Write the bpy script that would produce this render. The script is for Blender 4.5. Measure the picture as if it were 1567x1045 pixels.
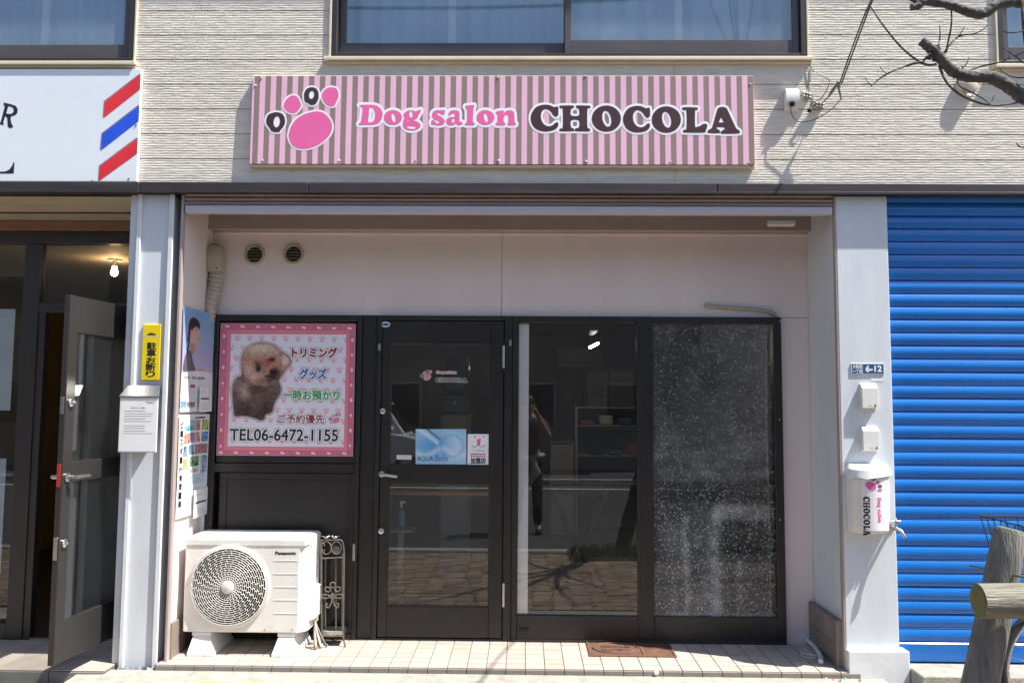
import bpy, math, random
import numpy as np
from mathutils import Vector, Matrix
random.seed(7); rng = np.random.default_rng(7)
sc = bpy.context.scene
for _o in list(bpy.data.objects): bpy.data.objects.remove(_o)
COL = sc.collection
# ------------------------------------------------------------------ camera
PW, PH, FPX = 1567.0, 1045.0, 1240.0
CAM = Vector((0.0, -4.64, 1.583))
YAW, PITCH, ROLL = 0.0160, 0.0750, 0.0066
_r = Vector((math.cos(YAW), math.sin(YAW), 0))
_f = Vector((-math.sin(YAW)*math.cos(PITCH), math.cos(YAW)*math.cos(PITCH), math.sin(PITCH)))
_u = _r.cross(_f)
RT = _r*math.cos(ROLL) + _u*math.sin(ROLL)
UP = _u*math.cos(ROLL) - _r*math.sin(ROLL)
FW = _f
cd = bpy.data.cameras.new('camera'); cam = bpy.data.objects.new('camera', cd); COL.objects.link(cam)
cd.sensor_width = 36; cd.lens = FPX/PW*36; cd.clip_start = 0.02; cd.clip_end = 500
mw = Matrix.Identity(4)
for i in range(3):
    mw[i][0] = RT[i]; mw[i][1] = UP[i]; mw[i][2] = -FW[i]; mw[i][3] = CAM[i]
cam.matrix_world = mw
sc.camera = cam
# ------------------------------------------------------------------ sky, sun, exposure
TOSUN = Vector((2.9, -1.0, 5.2)).normalized()
world = bpy.data.worlds.new('World'); sc.world = world; world.use_nodes = True
wn = world.node_tree.nodes; wl = world.node_tree.links
sky = wn.new('ShaderNodeTexSky'); sky.sky_type = 'NISHITA'; sky.sun_disc = False
sky.sun_elevation = math.asin(TOSUN.z); sky.sun_rotation = math.atan2(TOSUN.x, TOSUN.y)
sky.air_density = 1.0; sky.dust_density = 1.0; sky.ozone_density = 1.0
bg = wn['Background']; wl.new(sky.outputs[0], bg.inputs[0]); bg.inputs[1].default_value = 0.105
sd = bpy.data.lights.new('sun', 'SUN'); sd.energy = 5.0; sd.angle = math.radians(0.53); sd.color = (1, .955, .88)
sun = bpy.data.objects.new('sun', sd); COL.objects.link(sun)
sun.rotation_euler = TOSUN.to_track_quat('Z', 'Y').to_euler(); sun.location = (6, -6, 12)
sc.view_settings.view_transform = 'Standard'; sc.view_settings.look = 'None'
sc.view_settings.exposure = 1.05; sc.view_settings.gamma = 1.0; sc.view_settings.use_curve_mapping = False
sc.render.engine = 'CYCLES'
sc.cycles.use_denoising = True; sc.cycles.use_adaptive_sampling = True; sc.cycles.adaptive_threshold = .02; sc.cycles.max_bounces = 9; sc.cycles.transparent_max_bounces = 12
sc.cycles.sample_clamp_indirect = 6.0; sc.cycles.caustics_reflective = False; sc.cycles.caustics_refractive = False
# ------------------------------------------------------------------ helpers
def ray(px, py):
    return RT*((px-PW/2)/FPX) + UP*((PH/2-py)/FPX) + FW
def at(px, py, Y):
    d = ray(px, py); return CAM + d*((Y-CAM.y)/d.y)
def atx(px, py, X):
    d = ray(px, py); return CAM + d*((X-CAM.x)/d.x)
def atz(px, py, Z):
    d = ray(px, py); return CAM + d*((Z-CAM.z)/d.z)
def plane_at(p0, n):
    return lambda px, py: CAM + ray(px, py)*((p0-CAM).dot(n)/ray(px, py).dot(n))
def X(px, Y, py=617): return at(px, py, Y).x
def Z(py, Y, px=800): return at(px, py, Y).z
def lin(*c):
    return tuple(((v/255)/12.92 if v/255 <= .04045 else ((v/255+.055)/1.055)**2.4) for v in c)

ORG = {}
def setp(o, label=None, cat=None, group=None, kind=None):
    if label: o['label'] = label
    if cat: o['category'] = cat
    if group: o['group'] = group
    if kind: o['kind'] = kind
    return o
def thing(name, label, cat, loc, group=None):
    o = bpy.data.objects.new(name, None); COL.objects.link(o); o.location = loc; o.empty_display_size = .05
    ORG[o.name] = Vector(loc); setp(o, label, cat, group); return o

class MB:
    def __init__(s): s.v = []; s.f = []
    def add(s, vs, fs):
        n = len(s.v); s.v += [tuple(p) for p in vs]; s.f += [tuple(i+n for i in q) for q in fs]; return s
    def box(s, x0, x1, y0, y1, z0, z1, b=0.0):
        if x0 > x1: x0, x1 = x1, x0
        if y0 > y1: y0, y1 = y1, y0
        if z0 > z1: z0, z1 = z1, z0
        if b <= 0:
            vs = [(x, y, z) for z in (z0, z1) for y in (y0, y1) for x in (x0, x1)]
            return s.add(vs, [(0, 2, 3, 1), (4, 5, 7, 6), (0, 1, 5, 4), (2, 6, 7, 3), (0, 4, 6, 2), (1, 3, 7, 5)])
        b = min(b, (x1-x0)*.49, (y1-y0)*.49, (z1-z0)*.49)
        vs = []; idx = {}
        for k, (sx, sy, sz) in enumerate([(a, c, d) for d in (0, 1) for c in (0, 1) for a in (0, 1)]):
            X_, Y_, Z_ = (x0, x1)[sx], (y0, y1)[sy], (z0, z1)[sz]
            dx, dy, dz = (b, -b)[sx], (b, -b)[sy], (b, -b)[sz]
            idx[(sx, sy, sz)] = (len(vs), len(vs)+1, len(vs)+2)
            vs += [(X_, Y_+dy, Z_+dz), (X_+dx, Y_, Z_+dz), (X_+dx, Y_+dy, Z_)]
        F = []
        for a in (0, 1):
            q = [idx[(a, 0, 0)][0], idx[(a, 1, 0)][0], idx[(a, 1, 1)][0], idx[(a, 0, 1)][0]]; F.append(q if a else q[::-1])
            q = [idx[(0, a, 0)][1], idx[(1, a, 0)][1], idx[(1, a, 1)][1], idx[(0, a, 1)][1]]; F.append(q[::-1] if a else q)
            q = [idx[(0, 0, a)][2], idx[(1, 0, a)][2], idx[(1, 1, a)][2], idx[(0, 1, a)][2]]; F.append(q if a else q[::-1])
        for c in (0, 1):
            for d in (0, 1):
                q = [idx[(c, d, 0)][0], idx[(c, d, 0)][1], idx[(c, d, 1)][1], idx[(c, d, 1)][0]]; F.append(q if (c ^ d) else q[::-1])
                q = [idx[(c, 0, d)][0], idx[(c, 0, d)][2], idx[(c, 1, d)][2], idx[(c, 1, d)][0]]; F.append(q[::-1] if (c ^ d) else q)
                q = [idx[(0, c, d)][1], idx[(0, c, d)][2], idx[(1, c, d)][2], idx[(1, c, d)][1]]; F.append(q if (c ^ d) else q[::-1])
        for k, t in idx.items():
            F.append(t if (k[0] ^ k[1] ^ k[2]) else t[::-1])
        return s.add(vs, F)
    def pbox(s, px0, py0, px1, py1, yf, yb, b=0.0):
        pm, qm = (px0+px1)/2, (py0+py1)/2
        return s.box(at(px0, qm, yf).x, at(px1, qm, yf).x, yf, yb, at(pm, py1, yf).z, at(pm, py0, yf).z, b)
    def tube(s, pts, r, n=8, cap=True, closed=False):
        P = [Vector(p) for p in pts]; m = len(P)
        R = [r]*m if not hasattr(r, '__len__') else list(r)
        rings = []; prev = None
        for i in range(m):
            if closed: t = P[(i+1) % m]-P[i-1]
            else: t = P[min(i+1, m-1)]-P[max(i-1, 0)]
            if t.length < 1e-9: t = Vector((0, 0, 1))
            t.normalize()
            if prev is None:
                a = Vector((0, 0, 1)) if abs(t.z) < .9 else Vector((1, 0, 0)); nrm = t.cross(a).normalized()
            else:
                nrm = prev - t*prev.dot(t)
                nrm = nrm.normalized() if nrm.length > 1e-6 else t.orthogonal().normalized()
            prev = nrm; bn = t.cross(nrm)
            rings.append([P[i]+(nrm*math.cos(2*math.pi*k/n)+bn*math.sin(2*math.pi*k/n))*R[i] for k in range(n)])
        vs = [p for q in rings for p in q]; F = []
        for i in range(m if closed else m-1):
            a, b = i*n, ((i+1) % m)*n
            for k in range(n):
                F.append((a+k, a+(k+1) % n, b+(k+1) % n, b+k))
        if cap and not closed:
            F.append(tuple(range(n-1, -1, -1))); F.append(tuple((m-1)*n+k for k in range(n)))
        return s.add(vs, F)
    def lathe(s, prof, c, axis=(0, 0, 1), n=24, cap=True):
        ax = Vector(axis).normalized(); a = ax.orthogonal().normalized(); b = ax.cross(a); c = Vector(c)
        vs = []; F = []
        for (r, h) in prof:
            vs += [c+ax*h+(a*math.cos(2*math.pi*k/n)+b*math.sin(2*math.pi*k/n))*r for k in range(n)]
        for i in range(len(prof)-1):
            for k in range(n):
                F.append((i*n+k, i*n+(k+1) % n, (i+1)*n+(k+1) % n, (i+1)*n+k))
        if cap and prof[0][0] > 1e-6: F.append(tuple(range(n-1, -1, -1)))
        if cap and prof[-1][0] > 1e-6: F.append(tuple((len(prof)-1)*n+k for k in range(n)))
        return s.add(vs, F)
    def prism(s, poly, off):
        P = [Vector(p) for p in poly]; o = Vector(off); n = len(P)
        vs = P+[p+o for p in P]
        F = [tuple(range(n)), tuple(range(2*n-1, n-1, -1))]+[(i, n+i, n+(i+1) % n, (i+1) % n) for i in range(n)]
        return s.add(vs, F)
    def ball(s, c, r, n=12, m=8):
        rx, ry, rz = r if hasattr(r, '__len__') else (r, r, r); c = Vector(c); vs = []; F = []
        for j in range(m+1):
            th = math.pi*j/m
            for k in range(n):
                ph = 2*math.pi*k/n
                vs.append((c.x+rx*math.sin(th)*math.cos(ph), c.y+ry*math.sin(th)*math.sin(ph), c.z+rz*math.cos(th)))
        for j in range(m):
            for k in range(n):
                F.append((j*n+k, (j+1)*n+k, (j+1)*n+(k+1) % n, j*n+(k+1) % n))
        return s.add(vs, F)
    def build(s, name, mat, parent=None, smooth=None, origin=None):
        base = ORG[parent.name] if parent is not None else None
        if base is None:
            if origin is not None: base = Vector(origin)
            else:
                a = np.array(s.v); base = Vector(((a[:, 0].min()+a[:, 0].max())/2, (a[:, 1].min()+a[:, 1].max())/2, a[:, 2].min()))
        me = bpy.data.meshes.new(name)
        arr = np.array(s.v, dtype=float)-np.array(base)
        me.from_pydata(arr.tolist(), [], s.f); me.update()
        if mat: me.materials.append(MT[mat] if isinstance(mat, str) else mat)
        if smooth is not None:
            me.polygons.foreach_set('use_smooth', [True]*len(me.polygons))
            me.set_sharp_from_angle(angle=math.radians(smooth))
        o = bpy.data.objects.new(name, me); COL.objects.link(o)
        if parent is not None: o.parent = parent
        else: o.location = base
        ORG[o.name] = base
        return o
def twin(o, name, parent, off):
    """a copy of a mesh object that shares its mesh data, moved by off"""
    c = o.copy(); c.name = name; COL.objects.link(c); c.parent = parent
    c.location = o.location+Vector(off); ORG[c.name] = ORG[parent.name]+c.location
    return c
def fix_normals(o):
    import bmesh
    bm = bmesh.new(); bm.from_mesh(o.data); bmesh.ops.recalc_face_normals(bm, faces=bm.faces); bm.to_mesh(o.data); bm.free(); return o
def arc(c, r, a0, a1, n=12, ax=(1, 0, 0), ay=(0, 0, 1)):
    c, ax, ay = Vector(c), Vector(ax), Vector(ay)
    return [c+ax*(r*math.cos(a0+(a1-a0)*i/n))+ay*(r*math.sin(a0+(a1-a0)*i/n)) for i in range(n+1)]
def cat(pts, k=5, closed=False):
    P = [np.array(p, float) for p in pts]; m = len(P); out = []
    for i in range(m if closed else m-1):
        p0, p1, p2, p3 = (P[(i-1) % m], P[i], P[(i+1) % m], P[(i+2) % m]) if closed else (P[max(i-1, 0)], P[i], P[i+1], P[min(i+2, m-1)])
        for j in range(k):
            t = j/k
            out.append(.5*((2*p1)+(-p0+p2)*t+(2*p0-5*p1+4*p2-p3)*t*t+(-p0+3*p1-3*p2+p3)*t**3))
    if not closed: out.append(P[-1])
    return out
# ------------------------------------------------------------------ materials
MT = {}
def nodes(name):
    m = bpy.data.materials.new(name); m.use_nodes = True; MT[name] = m
    return m, m.node_tree.nodes, m.node_tree.links, m.node_tree.nodes['Principled BSDF']
def M(name, col, rough=.5, metal=0.0, var=.10, vs=7.0, bump=0.0, bs=120.0, rnd=0.0, dirt=0.0, dcol=(.12, .10, .08), ds=2.2, spec=.5, coat=0.0, stretch=(1, 1, 1), dlo=.5):
    m, N, L, B = nodes(name)
    tc = N.new('ShaderNodeTexCoord'); mp = N.new('ShaderNodeMapping'); L.new(tc.outputs['Object'], mp.inputs[0]); mp.inputs['Scale'].default_value = stretch
    nz = N.new('ShaderNodeTexNoise'); nz.inputs['Scale'].default_value = vs; nz.inputs['Detail'].default_value = 6; L.new(mp.outputs[0], nz.inputs['Vector'])
    rmp = N.new('ShaderNodeMapRange'); L.new(nz.outputs['Fac'], rmp.inputs[0]); rmp.inputs[1].default_value = .25; rmp.inputs[2].default_value = .75
    rmp.inputs[3].default_value = 1-var; rmp.inputs[4].default_value = 1+var
    val = rmp.outputs[0]
    if rnd:
        oi = N.new('ShaderNodeObjectInfo'); r2 = N.new('ShaderNodeMapRange'); L.new(oi.outputs['Random'], r2.inputs[0]); r2.inputs[3].default_value = 1-rnd; r2.inputs[4].default_value = 1+rnd
        mu = N.new('ShaderNodeMath'); mu.operation = 'MULTIPLY'; L.new(val, mu.inputs[0]); L.new(r2.outputs[0], mu.inputs[1]); val = mu.outputs[0]
    mx = N.new('ShaderNodeVectorMath'); mx.operation = 'SCALE'; mx.inputs[0].default_value = col; L.new(val, mx.inputs['Scale'])
    colo = mx.outputs[0]
    if dirt:
        n2 = N.new('ShaderNodeTexNoise'); n2.inputs['Scale'].default_value = ds; n2.inputs['Detail'].default_value = 9; n2.inputs['Roughness'].default_value = .68; L.new(mp.outputs[0], n2.inputs['Vector'])
        r3 = N.new('ShaderNodeMapRange'); L.new(n2.outputs['Fac'], r3.inputs[0]); r3.inputs[1].default_value = dlo; r3.inputs[2].default_value = dlo+.28; r3.inputs[4].default_value = dirt
        mi = N.new('ShaderNodeMix'); mi.data_type = 'RGBA'; L.new(r3.outputs[0], mi.inputs[0]); L.new(colo, mi.inputs[6]); mi.inputs[7].default_value = (*dcol, 1); colo = mi.outputs[2]
    L.new(colo, B.inputs['Base Color'])
    rr = N.new('ShaderNodeMapRange'); L.new(nz.outputs['Fac'], rr.inputs[0]); rr.inputs[3].default_value = max(.03, rough-.08); rr.inputs[4].default_value = min(1, rough+.08)
    L.new(rr.outputs[0], B.inputs['Roughness'])
    B.inputs['Metallic'].default_value = metal; B.inputs['Specular IOR Level'].default_value = spec; B.inputs['Coat Weight'].default_value = coat
    if bump:
        n3 = N.new('ShaderNodeTexNoise'); n3.inputs['Scale'].default_value = bs; n3.inputs['Detail'].default_value = 4; L.new(mp.outputs[0], n3.inputs['Vector'])
        bp = N.new('ShaderNodeBump'); bp.inputs['Strength'].default_value = bump; bp.inputs['Distance'].default_value = .01; L.new(n3.outputs['Fac'], bp.inputs['Height']); L.new(bp.outputs[0], B.inputs['Normal'])
    return m
def glass(name, tint=(.9, .92, .92), boost=1.7, rough=0.0, haze=0.0, hcol=(.6, .65, .68)):
    m, N, L, B = nodes(name); N.remove(B); out = N['Material Output']
    tr = N.new('ShaderNodeBsdfTransparent'); tr.inputs[0].default_value = (*tint, 1)
    gl = N.new('ShaderNodeBsdfGlossy'); gl.inputs['Roughness'].default_value = rough
    fr = N.new('ShaderNodeFresnel'); fr.inputs[0].default_value = 1.5
    mu = N.new('ShaderNodeMath'); mu.operation = 'MULTIPLY'; mu.use_clamp = True; L.new(fr.outputs[0], mu.inputs[0]); mu.inputs[1].default_value = boost
    base = tr.outputs[0]
    if haze:
        df = N.new('ShaderNodeBsdfDiffuse'); df.inputs[0].default_value = (*hcol, 1)
        tc = N.new('ShaderNodeTexCoord'); nz = N.new('ShaderNodeTexNoise'); nz.inputs['Scale'].default_value = 3; nz.inputs['Detail'].default_value = 8; L.new(tc.outputs['Object'], nz.inputs['Vector'])
        mm = N.new('ShaderNodeMath'); mm.operation = 'MULTIPLY'; L.new(nz.outputs['Fac'], mm.inputs[0]); mm.inputs[1].default_value = haze*2
        m1 = N.new('ShaderNodeMixShader'); L.new(mm.outputs[0], m1.inputs[0]); L.new(base, m1.inputs[1]); L.new(df.outputs[0], m1.inputs[2]); base = m1.outputs[0]
    m2 = N.new('ShaderNodeMixShader'); L.new(mu.outputs[0], m2.inputs[0]); L.new(base, m2.inputs[1]); L.new(gl.outputs[0], m2.inputs[2]); # the far face of a thin pane only lets light out: one sheet, one reflection
    ge = N.new('ShaderNodeNewGeometry'); t0 = N.new('ShaderNodeBsdfTransparent'); m3 = N.new('ShaderNodeMixShader'); L.new(ge.outputs['Backfacing'], m3.inputs[0]); L.new(m2.outputs[0], m3.inputs[1]); L.new(t0.outputs[0], m3.inputs[2]); L.new(m3.outputs[0], out.inputs[0])
    return m
def emit(name, col, strength):
    m, N, L, B = nodes(name); B.inputs['Base Color'].default_value = (*col, 1); B.inputs['Emission Color'].default_value = (*col, 1); B.inputs['Emission Strength'].default_value = strength
# print: reads the colours laid down per vertex by paint()
_m, _N, _L, _B = nodes('print'); _a = _N.new('ShaderNodeVertexColor'); _a.layer_name = 'Col'; _L.new(_a.outputs[0], _B.inputs['Base Color']); _B.inputs['Roughness'].default_value = .38

M('siding', (.725, .67, .58), .85, var=.10, vs=22, bump=.35, bs=160, dirt=.16, dcol=(.40, .35, .27), ds=3, rnd=.025, stretch=(.5, 1, 2.2))
M('lintel', (.033, .027, .028), .45, var=.25, vs=9, dirt=.35, dcol=(.10, .085, .08), ds=4, stretch=(.4, 1, 3))
M('pillar', (.62, .66, .70), .42, var=.05, vs=4, dirt=.32, dcol=(.36, .35, .33), ds=2.4, bump=.07, bs=40, dlo=.53, stretch=(2.5, 2.5, .5))
M('pillar_trim', (.70, .72, .74), .42, var=.06, dirt=.45, dcol=(.33, .31, .28), ds=7, dlo=.5)
M('alcove_wall', (.74, .65, .635), .55, var=.04, vs=2.2, dirt=.22, dcol=(.46, .37, .34), ds=1.6, bump=.03, bs=30, stretch=(2.2, 1, .35), dlo=.52)
M('alcove_side', (.75, .67, .655), .55, var=.04, vs=2.2, dirt=.22, dcol=(.45, .37, .34), ds=1.6, stretch=(1, 2.2, .4), dlo=.52)
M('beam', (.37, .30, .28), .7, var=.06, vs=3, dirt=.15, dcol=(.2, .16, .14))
M('bar_lilac', (.52, .49, .56), .42, var=.05, dirt=.3, dcol=(.2, .17, .17), ds=7, stretch=(.5, 1, 4))
M('slat_rose', (.40, .32, .30), .5, var=.06, dirt=.2)
M('blue', (.005, .15, .52), .27, var=.06, vs=3, coat=.2, rnd=.05, dirt=.22, dcol=(.10, .18, .34), ds=3.2, stretch=(.5, 1, 2))
M('black_alu', (.014, .0125, .0125), .38, var=.12, vs=5, dirt=.3, dcol=(.055, .048, .042), ds=4)
M('dark_panel', (.013, .0118, .0115), .42, var=.1, vs=4, dirt=.3, dcol=(.05, .043, .037), ds=3)
M('brown_alu', (.085, .073, .075), .36, var=.1, vs=5, dirt=.25, dcol=(.1, .09, .085), ds=4)
M('sill', (.62, .55, .42), .6, var=.06, dirt=.35, dcol=(.3, .24, .16), ds=5)
M('white_paint', (.80, .80, .79), .35, var=.03, dirt=.15, dcol=(.5, .48, .44), ds=4)
M('white_sign', (.76, .80, .85), .28, var=.02, vs=2, dirt=.08, dcol=(.6, .6, .6))
M('sign_white', (.86, .86, .88), .32, var=.02)
M('sign_pink', (.80, .135, .36), .32, var=.04)
M('sign_brown', (.062, .024, .023), .32, var=.06)
M('ac_white', (.76, .745, .70), .4, var=.04, dirt=.4, dcol=(.50, .45, .37), ds=5, dlo=.5)
M('plastic_white', (.72, .71, .67), .4, var=.04, dirt=.2, dcol=(.45, .42, .36))
M('plastic_foot', (.70, .69, .66), .5, var=.06, dirt=.35, dcol=(.42, .38, .32), ds=8)
M('dark_void', (.006, .006, .006), .6, var=.1)
M('cream_plastic', (.42, .37, .26), .5, var=.08, dirt=.4, dcol=(.15, .11, .07), ds=9)
M('hose', (.40, .36, .30), .5, var=.08, dirt=.3, dcol=(.16, .13, .1), ds=9)
M('chrome', (.62, .62, .63), .22, metal=1, var=.06)
M('steel', (.50, .49, .47), .3, metal=1, var=.1, dirt=.2, dcol=(.25, .22, .18))
M('alu_leaf', (.042, .038, .036), .36, metal=.35, var=.06)
M('alu_dark', (.03, .025, .024), .4, var=.1)
M('iron', (.20, .185, .165), .42, metal=.75, var=.25, vs=30, dirt=.75, dcol=(.30, .14, .045), ds=16, bump=.15, bs=200)
M('rust_plate', (.16, .085, .06), .62, metal=.3, var=.25, vs=20, dirt=.6, dcol=(.30, .13, .06), ds=9, bump=.35, bs=90)
M('tile', (.45, .38, .325), .6, var=.12, vs=9, rnd=.10, dirt=.5, dcol=(.27, .195, .145), ds=3.5, bump=.12, bs=90, dlo=.47)
M('tile_nose', (.20, .185, .165), .7, var=.15, vs=9, rnd=.06, dirt=.3, bump=.1)
M('grout', (.16, .14, .125), .9, var=.15, vs=20, bump=.3)
M('skirt_tile', (.23, .19, .165), .55, var=.1, rnd=.08, dirt=.2)
M('concrete', (.33, .31, .27), .9, var=.22, vs=18, dirt=.45, dcol=(.20, .185, .16), ds=3.5, bump=.5, bs=90)
M('asphalt', (.058, .058, .06), .9, var=.2, vs=40, bump=.5, bs=200, dirt=.3, dcol=(.085, .08, .075))
M('kerb', (.36, .34, .31), .85, var=.12, vs=14, bump=.3)
_p = M('paver', (.27, .20, .145), .85, var=.2, vs=9, bump=.3, dirt=.45, dcol=(.17, .13, .11), ds=5)
_N, _L = _p.node_tree.nodes, _p.node_tree.links; _B = _N['Principled BSDF']; _src = _B.inputs['Base Color'].links[0].from_socket
_g = _N.new('ShaderNodeNewGeometry'); _mr = _N.new('ShaderNodeMapRange'); _L.new(_g.outputs['Random Per Island'], _mr.inputs[0]); _mr.inputs[3].default_value = .7; _mr.inputs[4].default_value = 1.3
_h = _N.new('ShaderNodeHueSaturation'); _L.new(_src, _h.inputs['Color']); _L.new(_mr.outputs[0], _h.inputs['Value']); _L.new(_h.outputs[0], _B.inputs['Base Color'])
M('yellow_block', (.70, .47, .10), .7, var=.1, dirt=.3, dcol=(.4, .33, .2), ds=9)
M('grass', (.085, .17, .03), .8, var=.35, vs=30)
M('soil', (.06, .045, .032), .95, var=.3, vs=30, bump=.5)
M('wood_log', (.21, .20, .185), .85, var=.3, vs=9, bump=.9, bs=26, dirt=.8, dcol=(.055, .048, .04), ds=7, stretch=(6, 6, .45), dlo=.44)
M('wood_rail', (.26, .24, .19), .85, var=.3, vs=9, bump=.9, bs=26, dirt=.75, dcol=(.08, .08, .04), ds=7, stretch=(.45, 6, 6), dlo=.44)
M('wood_end', (.17, .17, .065), .85, var=.3, vs=20, bump=.5, bs=60, dirt=.6, dcol=(.07, .085, .02), ds=14)
M('bark', (.11, .10, .09), .9, var=.35, vs=30, bump=.8, bs=70, dirt=.5, dcol=(.17, .165, .15), ds=20)
M('rubber', (.015, .015, .015), .7, var=.1)
M('black_wire', (.02, .02, .02), .5, var=.1)
M('grey_wire', (.22, .22, .21), .6, var=.1)
M('red_part', (.40, .03, .02), .4)
M('yellow_sign', (.78, .60, .012), .35, var=.03, dirt=.12, dcol=(.5, .38, .08), ds=6)
M('ink', (.012, .012, .014), .5, var=.05)
M('ink_red', (.27, .022, .03), .45)
M('ink_blue', (.05, .15, .42), .45)
M('ink_green', (.07, .33, .10), .45)
M('ink_pink', (.72, .25, .32), .45)
M('ink_grey', (.25, .25, .27), .5)
M('plate_blue', (.022, .085, .22), .4, var=.06, dirt=.15, dcol=(.2, .25, .3))
M('barber_red', (.74, .03, .035), .3); M('barber_blue', (.02, .09, .70), .3)
M('paper', (.78, .78, .79), .7, var=.03, vs=4, bump=.06, bs=12)
M('film', (.62, .63, .63), .3, var=.03)
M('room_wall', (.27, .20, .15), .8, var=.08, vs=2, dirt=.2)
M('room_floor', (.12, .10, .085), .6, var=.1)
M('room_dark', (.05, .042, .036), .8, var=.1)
M('barber_room', (.36, .27, .12), .8, var=.1, vs=2)
M('barber_ceiling', (.50, .46, .38), .7, var=.05, vs=2)
M('barber_yellow', (.22, .15, .03), .7, var=.1)
M('soffit', (.50, .44, .33), .7, var=.06, vs=3, dirt=.2, dcol=(.3, .24, .15))
M('soffit_brown', (.23, .115, .075), .6, var=.08)
M('curtain', (.46, .57, .66), .85, var=.08, vs=6, stretch=(3, 1, .3))
M('curtain_light', (.66, .74, .82), .8, var=.05)
M('cabinet', (.17, .155, .14), .6, var=.06)
M('cabinet_light', (.34, .31, .27), .6, var=.06)
M('towel_red', (.30, .06, .05), .95); M('towel_cream', (.42, .38, .3), .95); M('towel_green', (.08, .14, .1), .95); M('towel_blue', (.06, .08, .16), .95); M('towel_dark', (.04, .035, .04), .95)
M('bottle_blue', (.05, .16, .26), .25); M('counter_wood', (.34, .16, .075), .5, var=.15, stretch=(1, 6, 6)); M('dispenser', (.10, .12, .15), .35); M('water_blue', (.05, .14, .22), .2)
M('skin', (.45, .27, .19), .55, var=.04); M('hair', (.012, .010, .009), .55); M('shirt', (.10, .095, .075), .9, var=.08); M('cloth_pale', (.48, .47, .43), .9, var=.06); M('trousers', (.022, .021, .022), .9, var=.1)
M('car_white', (.78, .78, .78), .2, var=.01, coat=.5); M('car_glass', (.02, .022, .025), .06, var=.01); M('lamp_glass', (.6, .6, .6), .1)
M('house_wall', (.30, .26, .22), .85, var=.1, vs=1.5, dirt=.2); M('house_wall_pale', (.46, .44, .40), .85, var=.08, vs=1.5); M('house_dark', (.05, .05, .055), .3); M('roof', (.09, .085, .085), .7)
emit('bulb', (1, .60, .28), 70.0); emit('tube_light', (1, .97, .9), 34.0)
glass('pane', (.90, .915, .91), 2.9, haze=.012)
glass('pane_up', (.78, .88, .95), 4.6, rough=.03, haze=.17, hcol=(.50, .63, .73))
glass('pane_barber', (.72, .76, .75), 2.6, haze=.015)
glass('clear_sleeve', (.95, .95, .95), 1.2, rough=.08, haze=.12, hcol=(.8, .8, .8))
# striped sign face
def striped():
    m, N, L, B = nodes('stripes'); tc = N.new('ShaderNodeTexCoord'); sp = N.new('ShaderNodeSeparateXYZ'); L.new(tc.outputs['Object'], sp.inputs[0])
    a = N.new('ShaderNodeMath'); a.operation = 'MULTIPLY_ADD'; L.new(sp.outputs[0], a.inputs[0]); a.inputs[1].default_value = 1.0; a.inputs[2].default_value = 0.0
    m['mul'] = 1.0
    fr = N.new('ShaderNodeMath'); fr.operation = 'FRACT'; L.new(a.outputs[0], fr.inputs[0])
    lt = N.new('ShaderNodeMath'); lt.operation = 'LESS_THAN'; L.new(fr.outputs[0], lt.inputs[0]); lt.inputs[1].default_value = .5
    nz = N.new('ShaderNodeTexNoise'); nz.inputs['Scale'].default_value = 3; L.new(tc.outputs['Object'], nz.inputs['Vector'])
    mi = N.new('ShaderNodeMix'); mi.data_type = 'RGBA'; L.new(lt.outputs[0], mi.inputs[0]); mi.inputs[6].default_value = (.27, .20, .17, 1); mi.inputs[7].default_value = (.81, .47, .62, 1)
    hs = N.new('ShaderNodeHueSaturation'); L.new(mi.outputs[2], hs.inputs['Color']); mr = N.new('ShaderNodeMapRange'); L.new(nz.outputs['Fac'], mr.inputs[0]); mr.inputs[3].default_value = .9; mr.inputs[4].default_value = 1.1; L.new(mr.outputs[0], hs.inputs['Value'])
    L.new(hs.outputs[0], B.inputs['Base Color']); B.inputs['Roughness'].default_value = .34
    return a
STRIPE = striped()
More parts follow.
